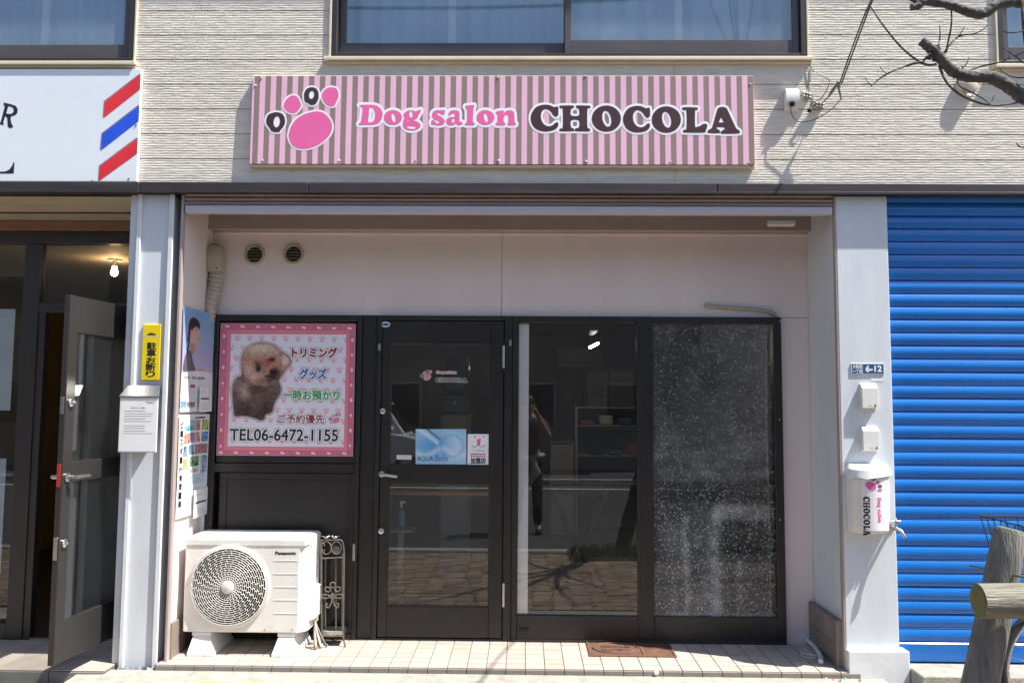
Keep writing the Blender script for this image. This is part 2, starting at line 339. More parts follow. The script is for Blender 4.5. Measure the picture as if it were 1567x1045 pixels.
# bubbled, dusty film on the right-hand shop window
def bubble_film():
    m, N, L, B = nodes('bubble_film'); N.remove(B); out = N['Material Output']; tc = N.new('ShaderNodeTexCoord')
    def spots(scale, lo, hi, seed, wlo=.25):
        mp = N.new('ShaderNodeMapping'); mp.inputs['Location'].default_value = (seed, seed*.7, seed*1.3); L.new(tc.outputs['Object'], mp.inputs[0])
        v = N.new('ShaderNodeTexVoronoi'); v.inputs['Scale'].default_value = scale; L.new(mp.outputs[0], v.inputs['Vector'])
        r = N.new('ShaderNodeMapRange'); L.new(v.outputs['Distance'], r.inputs[0]); r.inputs[1].default_value = hi; r.inputs[2].default_value = lo; r.inputs[3].default_value = 0; r.inputs[4].default_value = 1
        w = N.new('ShaderNodeSeparateColor'); L.new(v.outputs['Color'], w.inputs[0])
        q = N.new('ShaderNodeMath'); q.operation = 'MULTIPLY'; wv = N.new('ShaderNodeMapRange'); L.new(w.outputs[0], wv.inputs[0]); wv.inputs[3].default_value = wlo; L.new(r.outputs[0], q.inputs[0]); L.new(wv.outputs[0], q.inputs[1])
        return q.outputs[0]
    a = spots(50, .27, .42, 1.0); b = spots(88, .24, .44, 5.0); c = spots(20, .03, .10, 9.0, 0.0)
    def mth(op, x, y):
        q = N.new('ShaderNodeMath'); q.operation = op
        for i, t in enumerate((x, y)):
            if isinstance(t, (int, float)): q.inputs[i].default_value = t
            else: L.new(t, q.inputs[i])
        return q.outputs[0]
    at_ = N.new('ShaderNodeVertexColor'); at_.layer_name = 'Col'; sc_ = N.new('ShaderNodeSeparateColor'); L.new(at_.outputs[0], sc_.inputs[0])
    dens, clear = sc_.outputs[0], sc_.outputs[1]     # laid down where film and paste still stick
    s = mth('ADD', mth('MULTIPLY', a, .40), mth('MULTIPLY', b, .34)); s = mth('MULTIPLY', s, clear); s = mth('ADD', s, mth('MULTIPLY', c, .7)); s = mth('ADD', s, dens); s = mth('MINIMUM', s, .9)
    tr = N.new('ShaderNodeBsdfTransparent'); tr.inputs[0].default_value = (.62, .64, .64, 1)
    df = N.new('ShaderNodeBsdfDiffuse'); df.inputs[0].default_value = (.46, .48, .48, 1)
    m1 = N.new('ShaderNodeMixShader'); L.new(s, m1.inputs[0]); L.new(tr.outputs[0], m1.inputs[1]); L.new(df.outputs[0], m1.inputs[2])
    gl = N.new('ShaderNodeBsdfGlossy'); gl.inputs['Roughness'].default_value = .03; fr = N.new('ShaderNodeFresnel'); fr.inputs[0].default_value = 1.45
    m2 = N.new('ShaderNodeMixShader'); L.new(fr.outputs[0], m2.inputs[0]); L.new(m1.outputs[0], m2.inputs[1]); L.new(gl.outputs[0], m2.inputs[2]); L.new(m2.outputs[0], out.inputs[0])
bubble_film()
# ------------------------------------------------------------------ flat print: lettering, blobs, painted sheets
_tc = {}
def glyphs(s, offset=0.0, shear=0.0):
    k = (s, offset, shear)
    if k not in _tc:
        cu = bpy.data.curves.new('t', 'FONT'); cu.body = s; cu.offset = offset; cu.shear = shear; cu.resolution_u = 3; cu.fill_mode = 'FRONT'
        ob = bpy.data.objects.new('t', cu); COL.objects.link(ob); dg = bpy.context.evaluated_depsgraph_get(); dg.update()
        me = bpy.data.meshes.new_from_object(ob.evaluated_get(dg))
        _tc[k] = ([(v.co.x, v.co.y) for v in me.vertices], [tuple(p.vertices) for p in me.polygons])
        bpy.data.objects.remove(ob); bpy.data.meshes.remove(me); bpy.data.curves.remove(cu)
    return _tc[k]
def text(name, s, mapf, mat, parent, offset=0.0, shear=0.0):
    """lettering as a flat mesh: mapf(u,v) places the unit box of the unbolded string"""
    a, _ = glyphs(s, 0.0, shear); vs, fs = glyphs(s, offset, shear)
    x0 = min(p[0] for p in a); x1 = max(p[0] for p in a); y0 = min(p[1] for p in a); y1 = max(p[1] for p in a)
    mb = MB(); mb.add([mapf((x-x0)/(x1-x0), (y-y0)/(y1-y0)) for x, y in vs], fs)
    return mb.build(name, mat, parent)
def text_blob(name, s, r, P, mat, parent, grow=0.0, step=.35, shear=0.0):
    """lettering thickened evenly by `grow` photo pixels (clean on dense characters); r = pixel box"""
    vs, fs = glyphs(s, 0.0, shear); a = np.array(vs); lo, hi = a.min(0), a.max(0); w = (r[2]-r[0])/(hi[0]-lo[0]); h = (r[3]-r[1])/(hi[1]-lo[1])
    p = np.stack([r[0]+(a[:, 0]-lo[0])*w, r[3]-(a[:, 1]-lo[1])*h], 1)
    key = {}; ids = [key.setdefault((round(x, 3), round(y, 3)), len(key)) for x, y in p]; pts = np.array(list(key))
    cnt = {}
    for f in fs:
        for i in range(len(f)):
            e = (ids[f[i]], ids[f[(i+1) % len(f)]])
            if e[0] != e[1]: e = (min(e), max(e)); cnt[e] = cnt.get(e, 0)+1
    segs = [(pts[i], pts[j]) for (i, j), c in cnt.items() if c % 2]
    mg = grow+1; gx = np.arange(r[0]-mg, r[2]+mg, step); gy = np.arange(r[1]-mg, r[3]+mg, step); A, Bv = np.meshgrid(gx, gy)
    d = np.full(A.shape, 1e6); ins = np.zeros(A.shape, bool)
    for (x0, y0), (x1, y1) in segs:
        ex, ey = x1-x0, y1-y0; i0, i1 = np.searchsorted(gx, min(x0, x1)-mg-1), np.searchsorted(gx, max(x0, x1)+mg+1)
        a_, b_ = A[:, i0:i1], Bv[:, i0:i1]; t = np.clip(((a_-x0)*ex+(b_-y0)*ey)/(ex*ex+ey*ey+1e-12), 0, 1); d[:, i0:i1] = np.minimum(d[:, i0:i1], (a_-x0-t*ex)**2+(b_-y0-t*ey)**2)
        if y0 != y1:
            c = ((y0 > Bv) != (y1 > Bv)); ins ^= c & (A < (x1-x0)*(Bv-y0)/(y1-y0)+x0)
    d = np.sqrt(d); d[ins] *= -1
    return field_mesh(name, gx, gy, grow-d, P, mat, parent)
def rectmap(P, px0, py0, px1, py1):
    return lambda u, v: P(px0+(px1-px0)*u, py1+(py0-py1)*v)
def sdf(poly, gx, gy, out):
    p = np.array(poly); q = np.roll(p, -1, 0); lo = p.min(0)-14; hi = p.max(0)+14
    ix = np.where((gx >= lo[0]) & (gx <= hi[0]))[0]; iy = np.where((gy >= lo[1]) & (gy <= hi[1]))[0]
    if len(ix) == 0 or len(iy) == 0: return out
    A, Bv = np.meshgrid(gx[ix], gy[iy]); d = np.full(A.shape, 1e9); ins = np.zeros(A.shape, bool)
    for (x0, y0), (x1, y1) in zip(p, q):
        ex, ey = x1-x0, y1-y0; L2 = ex*ex+ey*ey+1e-12
        t = np.clip(((A-x0)*ex+(Bv-y0)*ey)/L2, 0, 1); d = np.minimum(d, (A-x0-t*ex)**2+(Bv-y0-t*ey)**2)
        c = ((y0 > Bv) != (y1 > Bv)); ins ^= c & (A < (x1-x0)*(Bv-y0)/(y1-y0+1e-12)+x0)
    d = np.sqrt(d); d[ins] *= -1
    o = out[np.ix_(iy, ix)]; out[np.ix_(iy, ix)] = np.minimum(o, d); return out
def ell(cx, cy, rx, ry, tilt=0.0, n=28):
    c, s_ = math.cos(tilt), math.sin(tilt)
    return [(cx+rx*math.cos(2*math.pi*k/n)*c-ry*math.sin(2*math.pi*k/n)*s_, cy+rx*math.cos(2*math.pi*k/n)*s_+ry*math.sin(2*math.pi*k/n)*c) for k in range(n)]
def blob_field(outers, holes, step, margin):
    P = np.array([p for o in outers for p in o]); gx = np.arange(P[:, 0].min()-margin, P[:, 0].max()+margin+step, step); gy = np.arange(P[:, 1].min()-margin, P[:, 1].max()+margin+step, step)
    d = np.full((len(gy), len(gx)), 1e3)
    for o in outers: d = sdf(o, gx, gy, d)
    if holes:
        h = np.full(d.shape, 1e3)
        for o in holes: h = sdf(o, gx, gy, h)
        d = np.maximum(d, -h)
    return gx, gy, d
def blob(name, outers, holes, grow, P, mat, parent, step=.6):
    gx, gy, d = blob_field(outers, holes, step, grow+2)
    return field_mesh(name, gx, gy, grow-d, P, mat, parent)
MAXRUN = [10**9]
def field_mesh(name, gx, gy, d, P, mat, parent):
    # mesh of the area where d > 0: runs of whole cells, clipped cells along the edge
    ins = d > 0; full = ins[:-1, :-1] & ins[1:, :-1] & ins[:-1, 1:] & ins[1:, 1:]
    anyi = ins[:-1, :-1] | ins[1:, :-1] | ins[:-1, 1:] | ins[1:, 1:]
    vs = []; fs = []
    def put(poly):
        n = len(vs); vs.extend(poly); fs.append(tuple(range(n, n+len(poly))))
    for j in range(full.shape[0]):
        row = full[j]; i = 0; m = len(row)
        while i < m:
            if row[i]:
                k = i
                while k < m and row[k] and k-i < MAXRUN[0]: k += 1
                put([(gx[i], gy[j]), (gx[i], gy[j+1]), (gx[k], gy[j+1]), (gx[k], gy[j])]); i = k
            else: i += 1
    for j, i in zip(*np.where(anyi & ~full)):
        c = [(gx[i], gy[j], d[j, i]), (gx[i], gy[j+1], d[j+1, i]), (gx[i+1], gy[j+1], d[j+1, i+1]), (gx[i+1], gy[j], d[j, i+1])]; o = []
        for a in range(4):
            p, q = c[a], c[(a+1) % 4]
            if p[2] > 0: o.append((p[0], p[1]))
            if (p[2] > 0) != (q[2] > 0):
                t = p[2]/(p[2]-q[2]); o.append((p[0]+t*(q[0]-p[0]), p[1]+t*(q[1]-p[1])))
        if len(o) > 2: put(o)
    mb = MB(); mb.add([P(x, y) for x, y in vs], fs); return mb.build(name, mat, parent)
def fnoise(shape, cells, seed, tall=1.0):
    cy = int(cells*tall); r = np.random.default_rng(seed).random((cy+2, cells+2)); y = np.linspace(0, cy, shape[0]); x = np.linspace(0, cells, shape[1])
    yi = y.astype(int); xi = x.astype(int); fy = (y-yi)[:, None]; fx = (x-xi)[None]; fy = fy*fy*(3-2*fy); fx = fx*fx*(3-2*fx)
    a = r[np.ix_(yi, xi)]; b = r[np.ix_(yi, xi+1)]; c = r[np.ix_(yi+1, xi)]; e = r[np.ix_(yi+1, xi+1)]
    return (a*(1-fx)+b*fx)*(1-fy)+(c*(1-fx)+e*fx)*fy
def paint(name, nx, ny, mapf, img, parent):
    """a sheet whose print is img[ny+1,nx+1,3] (0-255 sRGB, top row first)"""
    v = np.linspace(1, 0, ny+1); u = np.linspace(0, 1, nx+1)
    vs = [mapf(a, b) for b in v for a in u]
    fs = [(j*(nx+1)+i, (j+1)*(nx+1)+i, (j+1)*(nx+1)+i+1, j*(nx+1)+i+1) for j in range(ny) for i in range(nx)]
    mb = MB(); mb.add(vs, fs); o = mb.build(name, 'print', parent)
    c = np.clip(img.reshape(-1, 3)/255, 0, 1); c = np.where(c <= .04045, c/12.92, ((c+.055)/1.055)**2.4)
    at_ = o.data.color_attributes.new('Col', 'FLOAT_COLOR', 'POINT'); at_.data.foreach_set('color', np.concatenate([c, np.ones((len(c), 1))], 1).astype(np.float32).ravel())
    return o
def over(img, mask, col):
    m = np.clip(mask, 0, 1)[..., None]; img[:] = img*(1-m)+np.array(col, float)*m
def cover(poly, gx, gy, soft=.6, grow=0.0):
    d = sdf(poly, gx, gy, np.full((len(gy), len(gx)), 1e3)); return np.clip(.5-(d-grow)/soft, 0, 1)
# ================================================================== THE SETTING
TILE_Z = 0.115; YG = 0.51; XL, XR = -2.02, 1.80; GZ = 0.03
LT0, LT1 = Z(295, -.04), Z(279.5, -.04)           # the dark lintel strip
# ---- ground
mb = MB(); mb.add([(-60, -3.0, GZ-.004), (60, -3.0, GZ-.004), (60, 8, GZ-.004), (-60, 8, GZ-.004)], [(0, 1, 2, 3)]); pave = mb.build('pavement', 'concrete', origin=(0, 0, 0)); setp(pave, kind='structure')
mb = MB(); mb.add([(-80, -140, -.09), (80, -140, -.09), (80, -3.1, -.09), (-80, -3.1, -.09)], [(0, 1, 2, 3)]); o = mb.build('road', 'asphalt', origin=(0, 0, 0)); setp(o, kind='structure')
mb = MB(); mb.box(-60, 60, -3.12, -2.98, -.12, GZ+.01, .015); setp(mb.build('kerb', 'kerb'), kind='structure')
mb = MB(); mb.box(-60, 60, -11.2, -11.05, -.12, .03, .015); setp(mb.build('far_kerb', 'kerb'), kind='structure')
mb = MB(); mb.add([(-60, -10.4, -.086), (60, -10.4, -.086), (60, -10.26, -.086), (-60, -10.26, -.086)], [(0, 1, 2, 3)]); setp(mb.build('road_line', 'white_paint', origin=(0, 0, 0)), kind='structure')
# apron of rough concrete before the step
mb = MB(); nx = 60
xs = np.linspace(-2.45, 1.98, nx); prof = [(atz(800, 1022.5, TILE_Z).y-.002, .084), (-.20, .080), (-.36, .070), (-.60, GZ)]
for (y, z) in prof:
    for x in xs: mb.v.append((x, y, z+random.uniform(-.003, .003) if y < -.17 and y > -.5 else z))
for j in range(3):
    for i in range(nx-1): mb.f.append((j*nx+i, (j+1)*nx+i, (j+1)*nx+i+1, j*nx+i+1))
mb.f.append(tuple([0]+[j*nx for j in range(1, 4)])) ; mb.f.append(tuple(j*nx+nx-1 for j in range(4)))
apron = mb.build('concrete_apron', 'concrete', origin=(0, -.3, 0), smooth=40); setp(apron, kind='structure')
for px0, px1 in ((301, 334), (370, 403)):
    a, b = X(px0, -.21, 1040), X(px1, -.21, 1040); m_ = MB(); m_.box(a, b, -.36, -.205, .06, .0865, .004); m_.build('paving_block', 'yellow_block', apron)
mb = MB(); mb.add([(-5.5, -2.97, GZ), (5.5, -2.97, GZ), (5.5, -.56, GZ), (-5.5, -.56, GZ)], [(0, 1, 2, 3)]); setp(mb.build('paving_bed', 'soil', origin=(0, -1.7, GZ)), kind='structure')
# interlocking pavers, one mass (seen mirrored in the shop glass)
mb = MB()
ry = -.62; row = 0; PWx, PDy = .150, .118
while ry > -2.85:
    for i in range(-36, 36):
        cx = i*PWx; h = GZ+.014+random.uniform(-.002, .002); tooth = (0, .016, 0, -.016, 0)
        lft = [(cx-PWx/2+.004+tooth[k], ry-PDy/2+.004+(PDy-.008)*k/4) for k in range(5)]; rgt = [(cx+PWx/2-.004+tooth[k], ry-PDy/2+.004+(PDy-.008)*k/4) for k in range(5)]
        pl = [(x, y, h) for x, y in rgt]+[(x, y, h) for x, y in lft[::-1]]
        n = len(mb.v); mb.v += pl+[(x, y, GZ-.002) for x, y, _ in pl]; m = len(pl)
        mb.f += [(n+k, n+k+1, n+8-k, n+9-k) for k in range(4)]; mb.f += [(n+k, n+m+k, n+m+(k+1) % m, n+(k+1) % m) for k in range(m)]
    ry -= PDy; row += 1
o = fix_normals(mb.build('interlocking_pavers', 'paver', origin=(0, -1.7, GZ))); setp(o, 'brown interlocking pavers of the pavement before the step', 'paving', kind='stuff')
# planting strip with grass at the kerb
mb = MB(); mb.box(.45, 3.2, -2.96, -2.45, GZ+.005, GZ+.03, .01); o = mb.build('planting_strip', 'soil'); setp(o, kind='structure')
mb = MB()
for _ in range(3200):
    x, y = random.uniform(.47, 3.1), random.uniform(-2.94, -2.47); h = random.uniform(.04, .13); a = random.uniform(0, 6.28); w = .004; lx, ly = random.uniform(-.04, .04), random.uniform(-.04, .04)
    n = len(mb.v); mb.v += [(x-w*math.cos(a), y-w*math.sin(a), GZ+.03), (x+w*math.cos(a), y+w*math.sin(a), GZ+.03), (x+lx, y+ly, GZ+.03+h)]; mb.f.append((n, n+1, n+2))
setp(mb.build('grass', 'grass', origin=(1.8, -2.7, GZ)), 'tuft of green grass in the planting strip by the kerb', 'grass', kind='stuff')

# ---- tiled floor of the alcove: every tile a piece
YS = atz(800, 1022.5, TILE_Z).y
mb = MB(); mb.box(XL-.04, XR+.12, YS+.004, YG+.06, .02, TILE_Z-.004)
floor = mb.build('tile_floor', 'grout', origin=(0, 0, 0)); setp(floor, kind='structure')
tw = .1085; cols = int((XR+.05-(XL-.03))/tw)+1; rows = 6; td = (YG-.01-YS)/rows
m0 = MB(); m0.box(-tw/2+.0025, tw/2-.0025, -td/2+.0035, td/2-.0035, -.012, 0, .0012)
first = None
for j in range(rows):
    for i in range(cols):
        cx = XL-.03+tw*(i+.5); cy = YS+td*(j+.5)
        if cx+tw/2 > XR+.115: continue
        if first is None:
            first = m0.build('tile', 'tile', floor); o = first
        else:
            o = first.copy(); o.name = 'tile'; COL.objects.link(o); o.parent = floor
        o.location = (cx, cy, TILE_Z+random.uniform(-.0006, .0006))
m0 = MB(); m0.box(-tw/2+.002, tw/2-.002, -.008, .003, -.034, -.006, .001); first = None
for i in range(cols):
    cx = XL-.03+tw*(i+.5)
    if cx+tw/2 > XR+.115: continue
    if first is None: first = m0.build('step_tile', 'tile_nose', floor); o = first
    else: o = first.copy(); o.name = 'step_tile'; COL.objects.link(o); o.parent = floor
    o.location = (cx, YS-.001, TILE_Z)

# ================================================================== THE BUILDING
B = thing('shop_building', 'two-storey shop building with cream ribbed siding, grey pillars and dark-framed upstairs windows', 'building', (0, .3, 0))
# upstairs windows (hole in the siding: x0,x1,z0,z1)
ZWB = Z(90, 0); WTOP = 4.95
W1 = (X(507, 0, 60), X(1234, 0, 60), ZWB, WTOP)
W0 = (-4.4, X(207, 0, 60), Z(97, 0, 100), WTOP)
W2 = (X(1525, 0, 60), 4.6, Z(101, 0, 1540), WTOP)
XA, XB = -4.9, 4.9
ch = .1497; nr = 10
def siding_board(x0, x1, z0, h):
    n = max(2, int((x1-x0)/.022)+1); xs = np.linspace(x0, x1, n); rows_ = []
    p = h/nr
    for k in range(nr):
        zb = z0+k*p
        deep = .0055 if k == 0 else .00115
        rows_ += [(zb+.0003, deep, 0), (zb+p*(.34 if k == 0 else .20), deep*.95, .2 if k == 0 else .4), (zb+p*(.42 if k == 0 else .36), .0003, 1), (zb+p*.70, -.0002, 1), (zb+p*.97, .0004, 1)]
    zs = np.array([r[0] for r in rows_])[:, None]; ys = np.array([r[1] for r in rows_])[:, None]; wt = np.array([r[2] for r in rows_])[:, None]
    R = len(rows_)
    nz = rng.normal(0, 1, (R, n)); nz = (nz+np.roll(nz, 1, 1))*.7
    yy = ys+wt*nz*.00028; zz = zs+wt*rng.normal(0, .00045, (R, n))
    xx = np.broadcast_to(xs[None], (R, n))
    mb = MB(); mb.v = np.stack([xx, yy, zz], -1).reshape(-1, 3).tolist()
    idx = np.arange(R*n).reshape(R, n); q = np.stack([idx[:-1, :-1], idx[:-1, 1:], idx[1:, 1:], idx[1:, :-1]], -1).reshape(-1, 4); mb.f = [tuple(t) for t in q.tolist()]
    return mb.build('siding_board', 'siding', B)
z = LT1-.004
seams = [X(1033, 0, 190)]
while z < 5.25:
    h = ch; spans = [(XA, XB)]
    for (a, b, c, d) in (W0, W1, W2):
        if z+h > c+.002 and z < d:
            if z < c-.03:   # board runs under the window: split in height
                pass
            ns = []
            for (s0, s1) in spans:
                if b <= s0 or a >= s1: ns.append((s0, s1)); continue
                if s0 < a: ns.append((s0, a))
                if b < s1: ns.append((b, s1))
            spans = ns
    for (s0, s1) in spans:
        siding_board(s0, s1, z, h-.0008)
    for (a, b, c, d) in (W0, W1, W2):
        if z < c-.012 and z+h > c+.002:
            siding_board(a+.002, b-.002, z, c-z)
    z += h
mb = MB(); mb.box(XA, XB, .06, .20, LT1+.002, ZWB-.02); mb.box(XA, W0[0], .06, .2, ZWB-.02, 5.25); mb.box(W0[1], W1[0], .06, .2, ZWB-.02, 5.25); mb.box(W1[1], W2[0], .06, .2, ZWB-.02, 5.25); mb.box(W2[1], XB, .06, .2, ZWB-.02, 5.25); mb.box(W0[0], W2[1], .061, .2, WTOP, 5.25)
mb.build('wall_core', 'soffit', B)
mb = MB(); mb.box(XA-.1, XB+.1, -.25, 5.5, 5.24, 5.42, .01); mb.build('roof_slab', 'roof', B)
mb = MB(); mb.box(XA, XA+.15, .02, 8, 0, 5.24); mb.box(XB-.15, XB, .02, 8, 0, 5.24); mb.box(XA+.15, XB-.15, 7.9, 8, 0, 5.24); mb.box(XA+.15, XB-.15, .6, 7.9, 2.92, 3.05); mb.build('outer_wall', 'house_wall', B)
sx = seams[0]; mb = MB(); mb.box(sx-.004, sx+.004, -.0012, .004, LT1, ZWB-.035); mb.build('sealant_joint', 'sill', B)
# lintel: a dark flashing with a thin lip, in three lengths
lx = [XA, X(213, -.04, 287), X(472, -.04, 287), X(1098, -.04, 287), XB]
for k in range(4):
    mb = MB(); mb.box(lx[k]+.001, lx[k+1]-.001, -.04, .30, LT0+.004*(k % 2)*.25, LT1, .004); mb.box(lx[k]+.001, lx[k+1]-.001, -.0435, -.0405, LT0-.004, LT0+.010, .001)
    mb.build('lintel_strip', 'lintel', B, smooth=30)
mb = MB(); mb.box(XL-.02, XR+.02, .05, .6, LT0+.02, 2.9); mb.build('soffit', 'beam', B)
# left pillar
PY = .016
xl0, xl1 = X(211, PY, 300), X(264, PY, 300); xl0 = (xl0+X(191, PY, 985))/2; xl1 = (xl1+X(239, PY, 985))/2
mb = MB(); mb.box(xl0, xl1, PY+.006, .44, GZ+.03, LT0-.001, .003); p1 = mb.build('pillar', 'pillar', B); setp(p1, 'grey-white left pillar with raised edge strips')
for a, b, n in ((xl0-.012, xl0+.014, 0), (xl1-.016, xl1+.012, 1)):
    mb = MB(); mb.box(a, b, PY-.010, PY+.0055, GZ+.05, LT0-.001, .003); mb.build('edge_strip', 'pillar_trim', p1)
mb = MB(); mb.box(xl0-.062, xl0-.0125, PY+.012, .40, GZ+.05, LT0-.001, .004); mb.build('side_flange', 'pillar', p1)
mb = MB()   # crumpled metal foot
n = 14
for j, zz in enumerate((GZ+.002, GZ+.03, GZ+.06)):
    for i in range(n):
        t = i/(n-1); mb.v.append((xl0-.014+(xl1-xl0+.03)*t, PY-.012-random.uniform(0, .012), zz+random.uniform(-.006, .006)*(j > 0)))
for j in range(2):
    for i in range(n-1): mb.f.append((j*n+i, j*n+i+1, (j+1)*n+i+1, (j+1)*n+i))
mb.build('crumpled_foot', 'pillar_trim', p1)
# right pillar
xr0 = (X(1281, PY, 300)+X(1292, PY, 985))/2; xr1 = (X(1360, PY, 300)+X(1373, PY, 985))/2
mb = MB(); mb.box(xr0, xr1, PY, .5, GZ, LT0-.001, .004); p2 = mb.build('pillar', 'pillar', B); setp(p2, 'smooth grey right pillar on a wider base')
mb = MB(); mb.box(xr0-.004, xr1+.035, PY-.045, .3, GZ-.002, Z(996, PY-.045, 1335), .004); mb.build('pillar_base', 'pillar_trim', p2)
# alcove shell
ZC = 2.72
mb = MB(); mb.box(XL-.02, XL, .055, YG+.05, TILE_Z-.02, 2.86); mb.build('side_wall', 'alcove_side', B)
mb = MB(); mb.box(XR, XR+.02, .055, YG+.05, TILE_Z-.02, 2.86); mb.build('side_wall', 'alcove_side', B)
ZFT = Z(484.5, YG); ZFB = TILE_Z          # frame top and bottom in the glass plane
xj = X(768, YG, 420); xj2 = X(578, YG, 440)
for a, b in ((XL+.001, xj-.0015), (xj+.0015, XR-.001)):
    mb = MB(); mb.box(a, b, YG, YG+.03, ZFT+.003, 2.86, .0012); mb.build('wall_panel', 'alcove_wall', B)
xw1 = X(1197, YG, 730); mb = MB(); mb.box(xw1+.002, XR-.001, YG+.0005, YG+.03, TILE_Z-.01, ZFT, .0012); mb.build('wall_panel', 'alcove_wall', B)
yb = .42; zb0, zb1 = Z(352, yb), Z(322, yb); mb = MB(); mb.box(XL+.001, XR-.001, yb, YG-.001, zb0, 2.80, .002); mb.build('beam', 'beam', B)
mb = MB(); mb.box(XL+.001, XR-.001, YG-.012, YG-.0005, zb0-.014, zb0-.001, .002); mb.build('beam_trim', 'alcove_wall', B)
# low tiled skirting on both side walls
zs = TILE_Z+.255
for s_ in (0, 1):
    x0_, x1_ = ((XL+.0005, XL+.012), (XR-.035, XR-.0005))[s_]
    mb = MB(); mb.box(x0_, x1_, .058, YG-.002, TILE_Z, zs if s_ else TILE_Z+.20, .001); sk = mb.build('skirting', 'skirt_tile', B)
    k = 5
    for i in range(k):
        y0_ = .060+(YG-.064)*i/k; y1_ = .060+(YG-.064)*(i+1)/k
        for j in range(2):
            h_ = (zs-TILE_Z if s_ else .20)/2; m_ = MB()
            xa, xb = ((XL+.012, XL+.016), (XR-.039, XR-.035))[s_]
            m_.box(xa, xb, y0_+.0015, y1_-.0015, TILE_Z+h_*j+.0015, TILE_Z+h_*(j+1)-.0015, .001); m_.build('skirting_tile', 'skirt_tile', sk)
mb = MB(); mb.box(XR-.042, XR+.0, .046, .0575, TILE_Z-.04, zs+.004, .001); mb.build('skirting_end', 'skirt_tile', B)

# ---- upstairs windows
def up_window(hole, label, sashes):
    x0, x1, z0, z1 = hole
    mb = MB(); fw = .036
    mb.box(x0+.003, x0+fw, -.012, .10, z0+.02, z1, .003); mb.box(x1-fw, x1-.003, -.012, .10, z0+.02, z1, .003); mb.box(x0+.003, x1-.003, -.010, .10, z0+.002, z0+.030, .003); mb.box(x0+.003, x1-.003, -.010, .10, z1-.04, z1-.001, .003)
    w = mb.build('window', 'alu_dark', B); setp(w, label)
    for (a, b, y) in sashes:
        s_ = MB(); st = .038; rz = z0+.031
        s_.box(a, a+st, y, y+.028, rz, z1-.045, .002); s_.box(b-st, b, y, y+.028, rz, z1-.045, .002); s_.box(a+st, b-st, y+.001, y+.027, rz, rz+.088, .002); s_.box(a+st, b-st, y+.001, y+.027, z1-.09, z1-.046, .002)
        s_.build('sash', 'brown_alu', w, smooth=30)
        g = MB(); g.box(a+st, b-st, y+.012, y+.016, rz+.088, z1-.09); g.build('window_pane', 'pane_up', w)
    s_ = MB(); s_.box(x0-.035, x1+.025, -.040, .02, z0-.022, z0-.002, .003); s_.box(x0-.033, x1+.023, -.043, -.0405, z0-.024, z0-.010, .001); s_.box(x0-.02, x1+.02, -.022, .02, z0-.036, z0-.0225, .002); s_.build('window_sill', 'sill', w)
    # white reveal strips at the sides
    for a_, b_ in ((x0-.012, x0+.002), (x1-.002, x1+.010)):
        s_ = MB(); s_.box(a_, b_, -.014, .03, z0+.001, z1, .002); s_.build('reveal_strip', 'sill', w)
    c = MB(); n = max(8, int((x1-x0)/.02)); 
    for k in range(n+1):
        x = x0+.04+(x1-x0-.08)*k/n; y = .20+.022*math.sin(k*.9)+.012*math.sin(k*.37+1); c.v += [(x, y, z0+.05), (x, y, z1)]
    c.f = [(2*k, 2*k+2, 2*k+3, 2*k+1) for k in range(n)]; c.build('curtain', 'curtain', w, smooth=60)
    return w
xm = X(868, 0, 40)
w = up_window(W1, 'wide dark-framed sliding window above the pink striped sign', [(W1[0]+.037, xm+.02, .052), (xm-.014, W1[1]-.037, .012)])
for px in (692, 1038):
    mb = MB(); mb.box(X(px-6, .09, 30), X(px+6, .09, 30), .086, .10, W1[2]+.06, WTOP-.05, .004); mb.build('screen_stile', 'white_paint', w)
w = up_window(W0, 'dark-framed window above the white barber sign', [(W0[0]+.037, -3.25, .052), (-3.30, W0[1]-.037, .012)])
mb = MB(); mb.box(X(64, .09, 30), X(76, .09, 30), .086, .10, W0[2]+.06, WTOP-.05, .004); mb.build('screen_stile', 'white_paint', w)
up_window(W2, 'window cut by the right edge of the photo behind the branches', [(W2[0]+.037, 3.75, .012), (3.70, W2[1]-.037, .052)])

# ---- rolled-up shutter above the alcove
S = thing('rolled_shutter', 'rolled-up rose-brown shutter with a pale lilac bottom bar over the alcove', 'shutter', ((XL+XR)/2, .03, Z(322, .03)))
ys_ = .035
sz = [Z(p, ys_) for p in (296.5, 303, 309.5, 316.5)]
for k in range(3):
    mb = MB(); a, b = sz[k+1], sz[k]; n = 6
    pr = [(ys_-.010*math.sin(math.pi*i/n), a+.003+(b-a-.004)*i/n) for i in range(n+1)]+[(ys_+.012, b-.001), (ys_+.012, a+.003)]
    mb.prism([(XL+.012, y, z) for y, z in pr], (XR-XL-.024, 0, 0)); fix_normals(mb.build('shutter_slat', 'slat_rose', S, smooth=40))
mb = MB(); mb.box(XL+.022, XR-.022, ys_-.022, ys_+.03, Z(328, ys_), Z(316.8, ys_), .003); mb.build('bottom_bar', 'bar_lilac', S)
for x0_, x1_ in ((XL-.003, XL+.011), (XR-.011, XR+.003)):
    mb = MB(); mb.box(x0_, x1_, .018, .054, TILE_Z+.001, LT0-.002, .002); mb.build('guide_rail', 'slat_rose', S)
mb = MB(); mb.box(XR-.34, XR-.18, .18, .22, Z(345, .2), Z(336, .2), .006); mb.build('shutter_stop', 'plastic_white', S)

